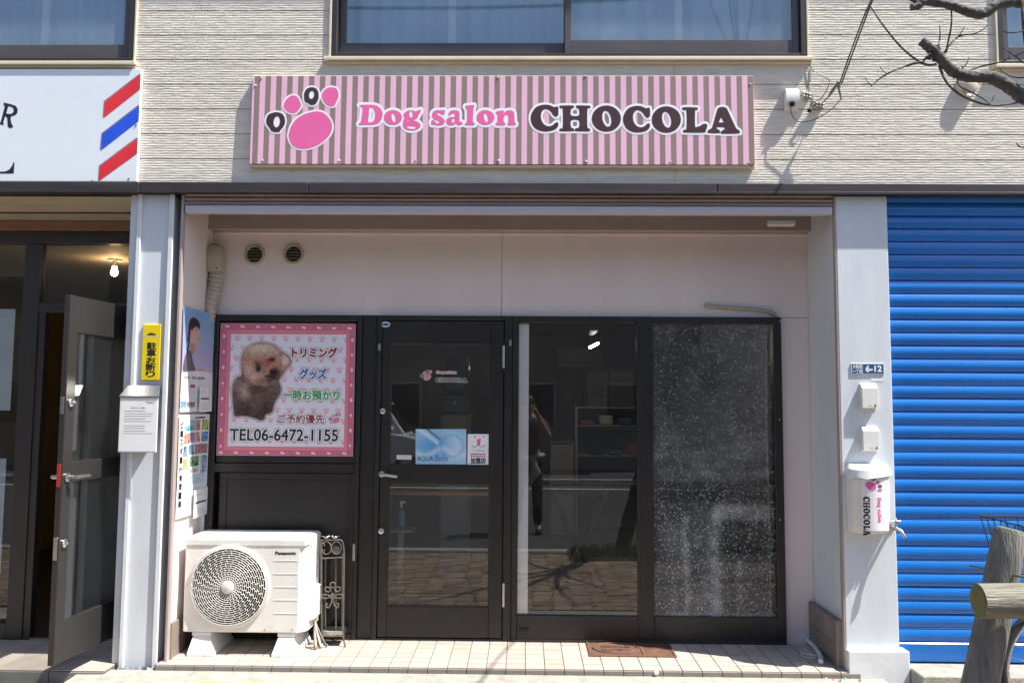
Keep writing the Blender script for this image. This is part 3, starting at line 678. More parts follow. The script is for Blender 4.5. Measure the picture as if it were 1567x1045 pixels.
# ---- blue shutter on the right
YBS = .060
S = thing('roller_shutter', 'closed bright blue roller shutter right of the grey pillar', 'shutter', (2.9, YBS, GZ))
p = .0757; zt = Z(370/2.489+280, YBS, 1460)  # a known slat edge
n0 = int((LT0-zt)/p)+2; zlast = Z(1012, YBS, 1440)
mbs = MB(); n = 16; pr = []
for i in range(n+1):
    t = i/n; pr.append((-.0015-.0088*math.sin(math.pi*t)**.85, p*.89*t))
pr = [(.0025, -.0016)]+pr+[(.0050, p*.893), (.0055, p*.936), (-.0030, p*.940), (-.0046, p*.953), (-.0030, p*.970), (.0015, p*.978), (.012, p*.978), (.012, 0)]
xs0, xs1 = xr1+.004, 4.7
mbs.prism([(xs0, YBS+y, zt+z) for y, z in pr], (xs1-xs0, 0, 0))
first = fix_normals(mbs.build('shutter_slat', 'blue', S, smooth=38))
k = -1
while zt+k*p > zlast+.07:
    twin(first, 'shutter_slat', S, (0, random.uniform(-.0008, .0008), k*p+random.uniform(-.0006, .0006))); k -= 1
zend = zt+(k+1)*p
k = 1
while zt+k*p < LT0+.02:
    twin(first, 'shutter_slat', S, (0, 0, k*p)); k += 1
mb = MB(); mb.box(xs0, xs1, YBS-.012, YBS+.02, zlast, zend-.006, .006); mb.build('bottom_bar', 'blue', S, smooth=30)
mb = MB(); mb.box(4.70, 4.76, YBS-.03, YBS+.05, GZ, LT0-.002, .003); mb.build('guide_rail', 'blue', S)
mb = MB(); mb.box(4.761, XB-.151, .03, .4, GZ, LT0-.001); mb.build('pillar', 'pillar', B)
mb = MB(); mb.box(xr1+.037, 4.76, -.16, .6, GZ, zlast-.008, .006); mb.build('shutter_sill', 'concrete', B)

# ================================================================== SHOPFRONT
YF = YG-.035          # front of the frames
# salon room behind the glass
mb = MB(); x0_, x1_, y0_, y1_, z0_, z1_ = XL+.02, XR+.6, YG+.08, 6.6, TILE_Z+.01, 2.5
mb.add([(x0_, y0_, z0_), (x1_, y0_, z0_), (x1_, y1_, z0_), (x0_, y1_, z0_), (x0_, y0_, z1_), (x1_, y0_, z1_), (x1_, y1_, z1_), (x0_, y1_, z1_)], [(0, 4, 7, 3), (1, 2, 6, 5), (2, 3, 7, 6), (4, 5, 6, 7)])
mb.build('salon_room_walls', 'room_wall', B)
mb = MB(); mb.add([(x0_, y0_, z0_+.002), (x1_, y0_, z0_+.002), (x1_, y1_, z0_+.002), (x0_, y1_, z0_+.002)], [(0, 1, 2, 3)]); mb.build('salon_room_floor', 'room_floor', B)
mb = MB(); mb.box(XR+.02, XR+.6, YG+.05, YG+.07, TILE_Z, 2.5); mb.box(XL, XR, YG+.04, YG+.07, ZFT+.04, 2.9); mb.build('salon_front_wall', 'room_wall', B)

def P_F(px, py): return at(px, py, YF)
# -- poster window and dark panel on the left
XP0, XP1 = XL+.012, X(549, YF, 730)
DW = thing('display_panel', 'dark metal panel with a framed poster window beside the entrance door', 'panel', ((XP0+XP1)/2, YG, TILE_Z))
zp1 = Z(489, YF, 440); zm0, zm1 = Z(723, YF, 440), Z(709, YF, 440)
mb = MB(); mb.box(XP0, X(331, YF, 600), YF, YG+.03, TILE_Z, ZFT, .003); mb.box(X(545, YF, 600), XP1, YF, YG+.03, TILE_Z, ZFT, .003); mb.box(X(331, YF, 600), X(545, YF, 600), YF+.001, YG+.03, Z(491, YF, 440), ZFT-.001, .003); mb.box(X(331, YF, 600), X(545, YF, 600), YF+.001, YG+.03, zm0, zm1, .003); mb.box(X(331, YF, 600), X(545, YF, 600), YF+.001, YG+.03, TILE_Z, TILE_Z+.035, .003)
mb.build('outer_frame', 'black_alu', DW, smooth=30)
mb = MB(); mb.pbox(331, 695, 544, 708, YF+.006, YG, .002); mb.build('lower_bead', 'black_alu', DW)
mb = MB(); mb.box(X(331, YF, 840)+.001, X(545, YF, 840)-.001, YF+.016, YG+.02, TILE_Z+.036, zm0-.001); mb.build('infill_panel', 'dark_panel', DW)
# raised border of the lower panel
mb = MB(); xa, xb, za, zb = X(333, YF, 840), X(543, YF, 840), TILE_Z+.038, zm0-.004; t_ = .04
for q in ((xa, xa+t_, za, zb), (xb-t_, xb, za, zb), (xa+t_, xb-t_, zb-t_, zb), (xa+t_, xb-t_, za, za+t_)): mb.box(q[0], q[1], YF+.008, YF+.0155, q[2], q[3], .002)
mb.build('panel_border', 'dark_panel', DW)
mb = MB(); mb.pbox(539, 832, 543, 858, YF-.006, YF+.004, .002); mb.build('hinge', 'steel', DW)
mb = MB(); mb.box(XP1+.001, X(572, YF, 730), YF+.02, YG+.03, TILE_Z, ZFT-.002, .003); mb.build('filler_strip', 'dark_panel', DW)

# -- entrance door
D = thing('entrance_door', 'dark aluminium glass entrance door with stickers and a lever handle', 'door', (X(670, YF, 700), YG, TILE_Z))
xd0, xd1 = X(572.5, YF, 730), X(783, YF, 730)
mb = MB(); fj = .030
mb.box(xd0, xd0+fj, YF, YG+.03, TILE_Z, ZFT+.001, .003); mb.box(X(771, YF, 730), xd1-.001, YF, YG+.03, TILE_Z, ZFT+.001, .003); mb.box(xd0+fj, X(771, YF, 730), YF+.001, YG+.03, Z(490, YF), ZFT, .003); mb.box(xd0+fj, X(771, YF, 730), YF+.004, YG+.03, TILE_Z, TILE_Z+.012, .002)
mb.build('door_frame', 'black_alu', D, smooth=30)
yl = YF+.008; xa, xb = xd0+fj+.004, X(769.5, YF, 730); za, zb = TILE_Z+.016, Z(491.5, yl)
g = dict(x0=X(597, yl, 620), x1=X(750, yl, 620), z1=Z(527, yl, 670), z0=Z(712, yl, 670), lz1=Z(740.5, yl, 670), lz0=Z(928, yl, 670))
mb = MB(); yk = yl+.034
mb.box(xa, g['x0'], yl, yk, za, zb, .003); mb.box(g['x1'], xb, yl, yk, za, zb, .003)
mb.box(g['x0'], g['x1'], yl+.001, yk, g['z1'], zb-.001, .003); mb.box(g['x0'], g['x1'], yl+.001, yk, g['lz1'], g['z0'], .003); mb.box(g['x0'], g['x1'], yl+.001, yk, za, g['lz0'], .003)
leaf = mb.build('door_leaf', 'black_alu', D, smooth=30)
for a, b in ((g['z0'], g['z1']), (g['lz0'], g['lz1'])):
    m_ = MB(); m_.box(g['x0'], g['x1'], yl+.012, yl+.017, a, b); m_.build('glass_pane', 'pane', leaf)
    m_ = MB(); q = .006
    m_.box(g['x0'], g['x0']+q, yl+.006, yl+.0119, a, b, .001); m_.box(g['x1']-q, g['x1'], yl+.006, yl+.0119, a, b, .001); m_.box(g['x0']+q, g['x1']-q, yl+.006, yl+.0119, a, a+q, .001); m_.box(g['x0']+q, g['x1']-q, yl+.006, yl+.0119, b-q, b, .001); m_.build('glazing_bead', 'alu_dark', leaf)
def lock(px, py, r=.021):
    c = at(px, py, yl); mb = MB(); mb.lathe([(r, 0), (r, .006), (r*.82, .012), (r*.5, .014), (r*.45, .02), (0, .021)], c, (0, -1, 0), 20); mb.box(c.x-.0012, c.x+.0012, c.y-.0225, c.y-.0205, c.z-.007, c.z+.007); mb.build('lock_cylinder', 'chrome', D, smooth=35)
lock(586, 629); lock(583.5, 812)
c = at(584.5, 725, yl); mb = MB(); mb.lathe([(.022, 0), (.022, .006), (.018, .012), (.010, .014), (.010, .04), (0, .041)], c, (0, -1, 0), 20)
h0 = c+Vector((0, -.036, 0)); h1 = at(608, 729, yl-.036); mb.tube([h0, h0+(h1-h0)*.3+Vector((0, -.004, .002)), h0+(h1-h0)*.7, h1], [.0095, .0105, .0105, .009], 10); mb.build('lever_handle', 'steel', D, smooth=40)
for q0, q1 in ((529, 563), (892, 928)):
    cc = at(770.5, (q0+q1)/2, yl-.006); mb = MB(); zz0, zz1 = Z(q1, yl), Z(q0, yl); mb.tube([(cc.x, cc.y, zz0), (cc.x, cc.y, zz1)], .0085, 10); mb.box(cc.x-.0095, cc.x+.0095, cc.y-.001, cc.y+.008, (zz0+zz1)/2-.001, (zz0+zz1)/2+.001); mb.build('hinge', 'steel', D, smooth=40)
mb = MB(); mb.pbox(578.5, 526, 582, 536, YF-.003, YF, .001); mb.build('frame_latch', 'steel', D)
m_ = MB(); c = at(590, 496.5, yl-.0012); m_.add([(c.x+.030*math.cos(a*math.pi/14), c.y, c.z+.018*math.sin(a*math.pi/14)) for a in range(28)], [tuple(range(28))[::-1]]); m_.build('maker_sticker', 'curtain_light', D)
m_ = MB(); c = at(590, 496.5, yl-.0016); m_.add([(c.x+.024*math.cos(a*math.pi/14), c.y, c.z+.0085*math.sin(a*math.pi/14)) for a in range(28)], [tuple(range(28))[::-1]]); m_.build('maker_sticker', 'plate_blue', D)
mb = MB(); mb.pbox(779, 520, 783, 529, YF-.004, YF, .001); mb.build('strike_bolt', 'steel', D)

# -- shop window: clear pane and bubbled pane
Wd = thing('shop_window', 'dark-framed fixed shop window, clear left pane and dusty bubbled right pane', 'window', (X(990, YF, 700), YG, TILE_Z))
xw0 = xd1; zr = Z(943, YF, 990); ztp = Z(494.5, YF, 990)
mb = MB(); cuts = [(xw0+.001, X(792, YF, 720)), (X(975.5, YF, 720), X(1000, YF, 720)), (X(1186.5, YF, 720), xw1)]
for a, b in cuts: mb.box(a, b, YF, YG+.03, TILE_Z, ZFT+.001, .003)
for a, b in ((cuts[0][1], cuts[1][0]), (cuts[1][1], cuts[2][0])):
    mb.box(a, b, YF+.001, YG+.03, ztp, ZFT, .003); mb.box(a, b, YF+.001, YG+.03, TILE_Z, zr, .003)
mb.build('window_frame', 'black_alu', Wd, smooth=30)
mb = MB(); mb.box(cuts[1][0]+.025, cuts[1][0]+.029, YF-.003, YF+.001, TILE_Z, ZFT-.001); mb.box(xw0+.002, xw1-.002, YF-.006, YF+.0005, TILE_Z+.001, TILE_Z+.016, .001); mb.build('frame_fillet', 'alu_dark', Wd)
m_ = MB(); m_.box(cuts[0][1], cuts[1][0], YF+.018, YF+.023, zr, ztp); pn = m_.build('glass_pane', 'pane', Wd); setp(pn, 'clear pane reflecting the street')
nx_, ny_ = 130, 310; gx = np.linspace(1000, 1186, nx_+1); gy = np.linspace(494, 943, ny_+1); GX, GY = np.meshgrid(gx, gy)
n1 = fnoise(GX.shape, 6, 41, 1.7); n2 = fnoise(GX.shape, 14, 42, 2.4); n3 = fnoise(GX.shape, 40, 43, 2.4); nn = n1*.5+n2*.3+n3*.2
sm = lambda e0, e1, v: np.clip((v-e0)/(e1-e0), 0, 1)
dn = .085+.07*sm(.42, .72, nn)
dn += .12*sm(1095, 1125, GX)*(1-sm(640, 720, GY))*(.5+.6*n2)            # haze down the right-hand side
dn += .10*sm(640, 700, GY)*(1-sm(735, 760, GY))*(.4+n2)
dn *= 1-.6*sm(728, 745, GY)*(1-sm(766, 776, GY))                        # a bare dark band
dn += .26*sm(770, 779, GY)*(1-sm(793, 800, GY))*sm(1088, 1096, GX)*(.6+.6*n2)   # pasted strip across
for cx_, w_, y0_, k_ in ((1050, 6, 788, .30), (1094, 8, 776, .36), (1130, 6, 850, .16), (1078, 14, 782, .12), (1030, 10, 800, .10)): dn += k_*np.exp(-((GX-cx_-2*np.sin(GY/23))/w_)**2)*sm(y0_, y0_+14, GY)*(.45+.9*n2)
dn *= 1-.75*sm(1105, 1109, GX)*(1-sm(1170, 1176, GX))*sm(798, 802, GY)*(1-sm(846, 856, GY))
dn += .06*sm(850, 943, GY)
cl_ = .6+.4*sm(.4, .7, n3)+1.0*sm(725, 790, GY)*(.6+.6*n1); cl_ = np.clip(cl_, 0, 1.4)/1.4
edge = sm(1176, 1179, GX); dn = dn*(1-edge*.8); dn += .25*np.exp(-((GX-1176.5-1.5*np.sin(GY/60))/.9)**2)
img = np.zeros(GX.shape+(3,)); img[..., 0] = dn; img[..., 1] = cl_
pn = paint('glass_pane', nx_, ny_, lambda u, v: Vector((cuts[1][1]+(cuts[2][0]-cuts[1][1])*u, YF+.02, zr+(ztp-zr)*v)), np.zeros((ny_+1, nx_+1, 3)), Wd)
pn.data.color_attributes['Col'].data.foreach_set('color', np.concatenate([np.clip(img.reshape(-1, 3), 0, 1), np.ones((img.shape[0]*img.shape[1], 1))], 1).astype(np.float32).ravel())
pn.data.materials.clear(); pn.data.materials.append(MT['bubble_film']); setp(pn, 'dusty bubbled pane with runs of old paste')
mb = MB(); mb.pbox(794, 961, 810, 966, YF-.008, YF, .002); mb.build('bump_stop', 'rubber', Wd)
for py in (492, 642, 795): 
    mb = MB(); c = at(1193, py, YF); mb.lathe([(.006, 0), (.005, .004), (0, .005)], c, (0, -1, 0), 8); mb.build('screw', 'steel', Wd)
# ================================================================== SIGNS AND PRINT
def tr(pts, sx, ox, oy): return [(x/sx+ox, y/sx+oy) for x, y in pts]
def tre(pts, sx, ox, oy, k=4): return [tuple(p) for p in cat(tr(pts, sx, ox, oy), k, True)]
# lettering traced from the sign, in photo pixels
K3 = (4.542, 800, 140); K2 = (5.804, 535, 140); K1 = (7.4625, 380, 110)
gC = [(238, 107), (246, 112), (247, 158), (240, 172), (226, 176), (212, 166), (196, 142), (172, 126), (148, 126), (131, 145), (125, 172), (131, 205), (150, 232), (180, 244), (208, 236), (226, 220), (240, 216), (247, 226), (242, 248), (222, 266), (190, 276), (150, 279), (110, 270), (78, 248), (60, 215), (56, 180), (66, 145), (92, 112), (128, 97), (165, 94), (195, 100), (215, 110), (228, 108)]
gC2 = [(698+(x-56)*.975, 102+(y-94)*.995) for x, y in gC]
gH = [(262, 100), (345, 99), (355, 107), (350, 118), (336, 124), (336, 168), (390, 168), (390, 124), (376, 118), (370, 107), (380, 99), (462, 101), (470, 109), (464, 120), (449, 126), (449, 248), (462, 256), (467, 268), (458, 278), (370, 277), (362, 268), (368, 258), (390, 250), (390, 203), (336, 203), (336, 250), (352, 258), (357, 268), (348, 277), (262, 277), (255, 269), (260, 258), (278, 250), (278, 126), (264, 120), (257, 109)]
gL = [(1116, 112), (1206, 113), (1217, 120), (1213, 131), (1198, 137), (1198, 243), (1215, 246), (1235, 240), (1250, 229), (1268, 225), (1281, 233), (1280, 252), (1270, 276), (1258, 287), (1124, 286), (1115, 278), (1121, 266), (1138, 258), (1138, 140), (1120, 132), (1109, 122)]
gA = [(1352, 128), (1366, 114), (1388, 109), (1410, 115), (1424, 132), (1478, 248), (1492, 264), (1506, 274), (1508, 286), (1498, 293), (1392, 295), (1377, 290), (1379, 279), (1392, 270), (1404, 262), (1396, 250), (1345, 250), (1352, 262), (1368, 272), (1372, 283), (1362, 291), (1296, 290), (1285, 282), (1290, 270), (1308, 260), (1320, 240)]
CHOCOLA = [([tre(gC, *K3)], []), ([tre(gH, *K3)], []), ([tr(ell(581, 190, 101, 91), *K3)], [tr(ell(584, 191, 31, 57, -.22), *K3)]), ([tre(gC2, *K3)], []), ([tr(ell(998, 197, 101, 92), *K3)], [tr(ell(1000, 198, 31, 57, -.22), *K3)]), ([tre(gL, *K3)], []), ([tre(gA, *K3)], [tr([(1379, 180), (1399, 217), (1361, 217)], *K3)])]
gD = [(95, 122), (190, 120), (235, 127), (268, 147), (288, 180), (291, 215), (280, 255), (252, 284), (210, 297), (150, 298), (88, 300), (80, 292), (84, 283), (100, 270), (112, 200), (116, 150), (100, 137), (90, 128)]
gDh = [(180, 146), (205, 148), (220, 170), (228, 205), (222, 245), (203, 272), (175, 276), (163, 268), (170, 220), (172, 170)]
gs = [(820, 168), (840, 166), (846, 178), (842, 205), (828, 210), (812, 200), (795, 192), (778, 196), (782, 210), (812, 226), (838, 248), (846, 270), (836, 290), (808, 302), (770, 302), (748, 294), (738, 300), (726, 296), (725, 280), (728, 262), (742, 256), (757, 268), (775, 285), (795, 282), (798, 272), (784, 262), (752, 248), (735, 228), (732, 202), (748, 178), (778, 168), (800, 170)]
ga = [(878, 205), (884, 185), (908, 170), (940, 168), (965, 176), (976, 196), (976, 260), (988, 272), (1003, 275), (1004, 288), (985, 300), (960, 300), (945, 288), (920, 300), (890, 302), (866, 290), (858, 268), (866, 245), (890, 232), (932, 226), (934, 205), (922, 196), (905, 202), (892, 214), (880, 213)]
gah = [(931, 243), (912, 250), (907, 268), (918, 279), (932, 271)]
gl = [(1030, 130), (1060, 126), (1100, 122), (1106, 130), (1098, 180), (1094, 260), (1096, 272), (1110, 284), (1110, 297), (1100, 301), (1032, 301), (1024, 294), (1027, 283), (1042, 272), (1044, 200), (1042, 160), (1030, 148)]
gn = [(1302, 182), (1340, 172), (1364, 170), (1370, 182), (1368, 196), (1390, 176), (1415, 169), (1445, 174), (1462, 195), (1465, 255), (1466, 272), (1477, 285), (1475, 298), (1462, 302), (1412, 302), (1403, 294), (1407, 280), (1412, 260), (1410, 222), (1398, 208), (1380, 214), (1368, 235), (1368, 262), (1372, 276), (1384, 288), (1380, 300), (1368, 302), (1306, 302), (1296, 294), (1300, 283), (1312, 272), (1314, 230), (1312, 208), (1300, 197)]
gear = [(585, 190), (602, 170), (618, 170), (630, 160), (632, 176), (622, 200), (600, 208)]
glink = [(490, 240), (520, 246), (512, 262), (540, 270), (540, 285), (482, 290), (476, 272)]
DOGSALON = [([tre(gD, *K2)], [tre(gDh, *K2)]), ([tr(ell(385, 233, 80, 66), *K2)], [tr(ell(390, 235, 17, 40, -.2), *K2)]),
            ([tr(ell(545, 213, 66, 44), *K2), tre(gear, *K2), tre(glink, *K2), tr(ell(552, 304, 78, 44), *K2)], [tr(ell(546, 206, 15, 30), *K2), tr(ell(550, 321, 42, 13, .05), *K2)]),
            ([tre(gs, *K2)], []), ([tre(ga, *K2)], [tre(gah, *K2)]), ([tre(gl, *K2)], []), ([tr(ell(1207, 233, 79, 66), *K2)], [tr(ell(1211, 235, 17, 40, -.2), *K2)]), ([tre(gn, *K2)], [])]
pPad = tre([(470, 680), (490, 620), (540, 550), (620, 495), (720, 462), (810, 455), (880, 485), (935, 550), (957, 620), (945, 690), (900, 755), (830, 815), (740, 860), (650, 880), (570, 875), (510, 845), (475, 790), (462, 730)], *K1)
pT1 = tre([(405, 375), (440, 310), (500, 273), (555, 285), (585, 330), (603, 380), (580, 430), (540, 468), (490, 472), (445, 450), (410, 410)], *K1)
pT2 = tre([(838, 280), (850, 235), (890, 195), (940, 180), (1000, 190), (1025, 230), (1028, 290), (1005, 345), (980, 390), (935, 395), (890, 375), (855, 330)], *K1)
pO1 = tre([(205, 545), (230, 490), (280, 470), (320, 462), (380, 478), (412, 520), (420, 580), (400, 630), (370, 665), (350, 690), (300, 690), (260, 675), (240, 640), (210, 600)], *K1); pO1h = tr(ell(325, 573, 36, 64, .12), *K1)
pO2 = tre([(640, 240), (670, 195), (720, 178), (770, 190), (800, 235), (802, 300), (785, 345), (760, 375), (715, 382), (680, 360), (645, 340), (637, 290)], *K1); pO2h = tr(ell(723, 266, 29, 46, .2), *K1)
def outs(L): return [o for a, b in L for o in a]
def hols(L): return [o for a, b in L for o in b]
NAMES_C = ['letter_c', 'letter_h', 'letter_o', 'letter_c', 'letter_o', 'letter_l', 'letter_a']
NAMES_D = ['letter_d', 'letter_o', 'letter_g', 'letter_s', 'letter_a', 'letter_l', 'letter_o', 'letter_n']

# ---- pink striped shop sign
yt, ybm = -.036, -.043
zt_, zb_ = Z(117, yt), Z(251.5, ybm); xs0, xs1 = (X(388, yt, 117)+X(381, ybm, 252))/2, (X(1152, yt, 119)+X(1156, ybm, 254))/2
SG = thing('shop_sign', 'pink and brown striped signboard reading Dog salon CHOCOLA with a paw print', 'sign', ((xs0+xs1)/2, -.03, zb_))
mb = MB(); mb.prism([(xs0, ybm, zb_), (xs0, yt, zt_), (xs0, -.004, zt_), (xs0, -.004, zb_)], (xs1-xs0, 0, 0)); o = fix_normals(mb.build('sign_board', 'stripes', SG))
per = (X(540, yt, 180)-X(473.2, yt, 180))/4; STRIPE.inputs[1].default_value = 1/per; STRIPE.inputs[2].default_value = -((X(396.5, yt, 180)-(xs0+xs1)/2)/per)+40
nrm = Vector((0, zt_-zb_, ybm-yt)).normalized()  # out of the board
nrm = Vector((0, -1, (yt-ybm)/(zt_-zb_)*-1)).normalized()
def sgP(lift): 
    n_ = Vector((0, -(zt_-zb_), (yt-ybm))).normalized(); return plane_at(Vector((0, ybm, zb_))+n_*lift, n_)
w1, w2, w3 = sgP(.0008), sgP(.0016), sgP(.0022)
wo = blob('lettering_outline', outs(CHOCOLA), hols(CHOCOLA), 3.6, w1, 'sign_white', SG, .7)
for nm, (a, b) in zip(NAMES_C, CHOCOLA): blob(nm, a, b, .1, w2, 'sign_brown', wo, .55)
wo = blob('lettering_outline', outs(DOGSALON), hols(DOGSALON), 4.0, w1, 'sign_white', SG, .7)
for nm, (a, b) in zip(NAMES_D, DOGSALON): blob(nm, a, b, .05, w2, 'sign_pink', wo, .5)
po = blob('paw_outline', [pPad, pT1, pT2, pO1, pO2], [tr(ell(325, 573, 11, 36, .12), *K1), tr(ell(723, 266, 8, 22, .2), *K1)], 2.7, w1, 'sign_white', SG, .7)
blob('paw_pad', [pPad], [], 0, w2, 'sign_pink', po, .7); blob('paw_toe', [pT1], [], 0, w2, 'sign_pink', po); blob('paw_toe', [pT2], [], 0, w2, 'sign_pink', po); blob('paw_toe', [pO1], [pO1h], 0, w2, 'sign_brown', po); blob('paw_toe', [pO2], [pO2h], 0, w2, 'sign_brown', po)
for px, py in [(400, 120), (391, 131), (402, 246), (519, 246), (636, 246), (763, 246), (897, 247), (1026, 248), (1146, 249), (762, 119), (896, 117), (1148, 129)]:
    c = w1(px, py); m_ = MB(); m_.lathe([(.0065, 0), (.0055, .003), (.002, .0045), (0, .0046)], c, (0, -1, 0), 10); m_.build('sign_screw', 'sign_white' if px % 2 else 'sill', SG, smooth=40)
mb = MB(); mb.box(xs0-.006, xs1+.006, -.034, -.003, zb_-.016, zb_-.001, .002); mb.build('backing_batten', 'sill', SG)
mb = MB(); mb.box(xs0-.002, xs1+.002, -.03, -.003, zt_+.0005, zt_+.006, .001); mb.build('top_flashing', 'sill', SG)

# ---- white barber sign
yb_ = -.030; Pb = lambda px, py: at(px, py, yb_-.0008); Pb2 = lambda px, py: at(px, py, yb_-.0014)
bz0, bz1 = LT1+.003, Z(106, yb_, 110); bx1 = (X(217, yb_, 115)+X(208, yb_, 276))/2
BS = thing('barber_sign', 'white signboard with red and blue diagonal stripes and black letters', 'sign', (-3.4, yb_, bz0))
mb = MB(); mb.box(-4.7, bx1, yb_, -.004, bz0, bz1, .002); mb.build('sign_board', 'white_sign', BS)
q = 5.225
for nm, cl, pts in (('red_stripe', 'barber_red', [(838, 292), (1136, 72), (1132, 192), (828, 422)]), ('blue_stripe', 'barber_blue', [(818, 550), (1118, 322), (1113, 446), (806, 682)]), ('red_stripe', 'barber_red', [(798, 808), (1101, 582), (1095, 706), (790, 937)])):
    P_ = [Pb2(x/q, y/q+100) for x, y in pts]; P_ = [Vector((min(p.x, bx1-.002), p.y, max(p.z, bz0+.002))) for p in P_]; mb = MB(); mb.add(P_, [(3, 2, 1, 0)]); mb.build(nm, cl, BS)
    sh = [Vector((p.x-.006, p.y+.0005, p.z+.0045)) for p in P_]; mb = MB(); mb.add([Vector((min(p.x, bx1-.001), p.y, p.z)) for p in sh], [(3, 2, 1, 0)]); mb.build('stripe_edge', 'ink_grey', BS)
R_out = [(30, 300), (85, 312), (125, 325), (142, 352), (138, 385), (118, 402), (92, 408), (84, 425), (88, 455), (98, 482), (106, 488), (100, 500), (78, 504), (62, 490), (60, 455), (58, 425), (46, 408), (40, 410), (26, 460), (30, 468), (28, 480), (-8, 470), (-4, 460), (6, 455), (38, 330), (28, 312)]
R_hole = [(66, 328), (95, 335), (110, 352), (108, 375), (90, 390), (50, 388), (58, 358)]
blob('letter_r', [[(x/q, y/q+100) for x, y in R_out]], [[(x/q, y/q+100) for x, y in R_hole]], 0, Pb, 'ink', BS, .5)
L_out = [(-140, 640), (-60, 640), (-62, 652), (-84, 660), (-84, 840), (-76, 852), (40, 850), (72, 836), (96, 806), (106, 778), (116, 777), (110, 866), (-140, 866), (-138, 854), (-116, 846), (-116, 662), (-138, 652)]
blob('letter_l', [[(x/q, y/q+100) for x, y in L_out]], [], 0, Pb, 'ink', BS, .5)
A_out = [(-95, 288), (10, 280), (8, 300), (-60, 470), (-120, 460)]
blob('letter_e', [[(x/q, y/q+100) for x, y in [(-95, 268), (2, 286), (-4, 312), (-14, 312), (-18, 298), (-58, 290), (-70, 345), (-40, 350), (-42, 366), (-74, 362), (-88, 428), (-50, 436), (-34, 420), (-26, 424), (-36, 460), (-138, 440), (-136, 428), (-118, 424), (-88, 288), (-98, 280)]]], [], 0, Pb, 'ink', BS, .5)
for px, py in [(29, 279), (84, 280), (141, 277), (197, 274), (208, 192)]:
    c = Pb(px, py); m_ = MB(); m_.lathe([(.006, 0), (.005, .003), (0, .004)], c, (0, -1, 0), 10); m_.build('sign_screw', 'steel', BS, smooth=40)

# ---- dog poster in the display window
yq = YF+.004
PO = thing('dog_poster', 'pink paw-print poster with a poodle photo and the salon telephone number', 'poster', (X(437, yq, 600), yq, Z(698, yq, 437)))
c4 = [at(338.5, 493.5, yq), at(543, 497.5, yq), at(540, 700, yq), at(331.5, 693.5, yq)]
xa_ = (c4[0].x+c4[3].x)/2; xb_ = (c4[1].x+c4[2].x)/2; z1_ = (c4[0].z+c4[1].z)/2; z0_ = (c4[2].z+c4[3].z)/2
U0, U1, V0, V1 = 335.0, 541.5, 495.5, 696.5       # the poster in level photo pixels
def pm(px, py, dy=0.0): return Vector((xa_+(xb_-xa_)*(px-U0)/(U1-U0), yq-dy, z1_+(z0_-z1_)*(py-V0)/(V1-V0)))
mb = MB(); mb.box(xa_-.002, xb_+.002, yq+.001, yq+.006, z0_-.002, z1_+.002); mb.build('backing_board', 'film', PO)
nx_, ny_ = 300, 290; gx = np.linspace(U0, U1, nx_+1); gy = np.linspace(V0, V1, ny_+1); GX, GY = np.meshgrid(gx, gy)
img = np.zeros((ny_+1, nx_+1, 3)); img[:] = (204, 112, 138)
img += (fnoise(img.shape[:2], 60, 3)[..., None]-.5)*14
fr_ = lambda a, b, c, d: ((GX > a) & (GX < b) & (GY > c) & (GY < d)).astype(float)
over(img, fr_(345.5, 534, 504.5, 690), (186, 88, 110)); over(img, fr_(346, 533.5, 505, 689.5), (222, 132, 146))
wx0, wx1, wy0, wy1 = 351, 528, 512, 683
over(img, fr_(wx0, wx1, wy0, wy1), (226, 226, 236))
inside = fr_(wx0, wx1, wy0, wy1)
def paw(img, cx, cy, r, col, msk=None):
    m = ((((GX-cx)/(r*.62))**2+((GY-cy-r*.25)/(r*.5))**2) < 1).astype(float)
    for a in (-.85, -.3, .3, .85): m = np.maximum(m, (((GX-cx-r*.95*math.sin(a))/(r*.22))**2+((GY-cy+r*.55*math.cos(a)+r*.1)/(r*.28))**2 < 1).astype(float))
    over(img, m if msk is None else m*msk, col)
for j in range(12):
    for i in range(11): paw(img, 361+i*18.6-(j % 2)*9.0-j*.15, 518+j*15.6+i*.25, 5.0, (230, 168, 184), inside)
for k in range(9):   # white hearts round the border
    for (hx, hy) in ((345+k*23.5, 499.5+k*.3), (341+k*23.5, 692.5)):
        m = ((GX-hx+1.4)**2+(GY-hy)**2 < 3.6) | ((GX-hx-1.6)**2+(GY-hy-.6)**2 < 2.6); over(img, m.astype(float)*.9, (240, 226, 232))
for k in range(8):
    for (hx, hy, r_) in ((340.5, 515+k*24, 1.6 if k % 2 else 2.1), (537.5, 520+k*23, 1.6 if k % 2 else 2.1)):
        over(img, ((GX-hx)**2+((GY-hy)*.7)**2 < r_**2).astype(float)*.85, (240, 226, 232))
s5 = 5.224; z5 = lambda pts: [tuple(p) for p in cat([(x/s5+340, y/s5+500) for x, y in pts], 4, True)]
dog = z5([(145, 300), (150, 230), (190, 170), (260, 135), (330, 130), (400, 145), (450, 185), (480, 205), (520, 230), (545, 270), (540, 310), (510, 340), (480, 390), (455, 430), (470, 490), (465, 540), (430, 600), (415, 650), (400, 690), (355, 705), (345, 740), (310, 750), (270, 735), (230, 725), (190, 718), (140, 720), (105, 715), (95, 660), (85, 590), (80, 520), (85, 460), (110, 410), (150, 385)])
head = z5([(150, 300), (155, 230), (195, 172), (262, 140), (330, 136), (398, 152), (448, 192), (500, 230), (535, 270), (528, 308), (500, 335), (480, 380), (450, 420), (400, 455), (340, 475), (270, 472), (215, 440), (180, 400), (158, 350)])
rdg = lambda c_, sd_: np.abs(fnoise(img.shape[:2], c_, sd_)-.5)*-4+1
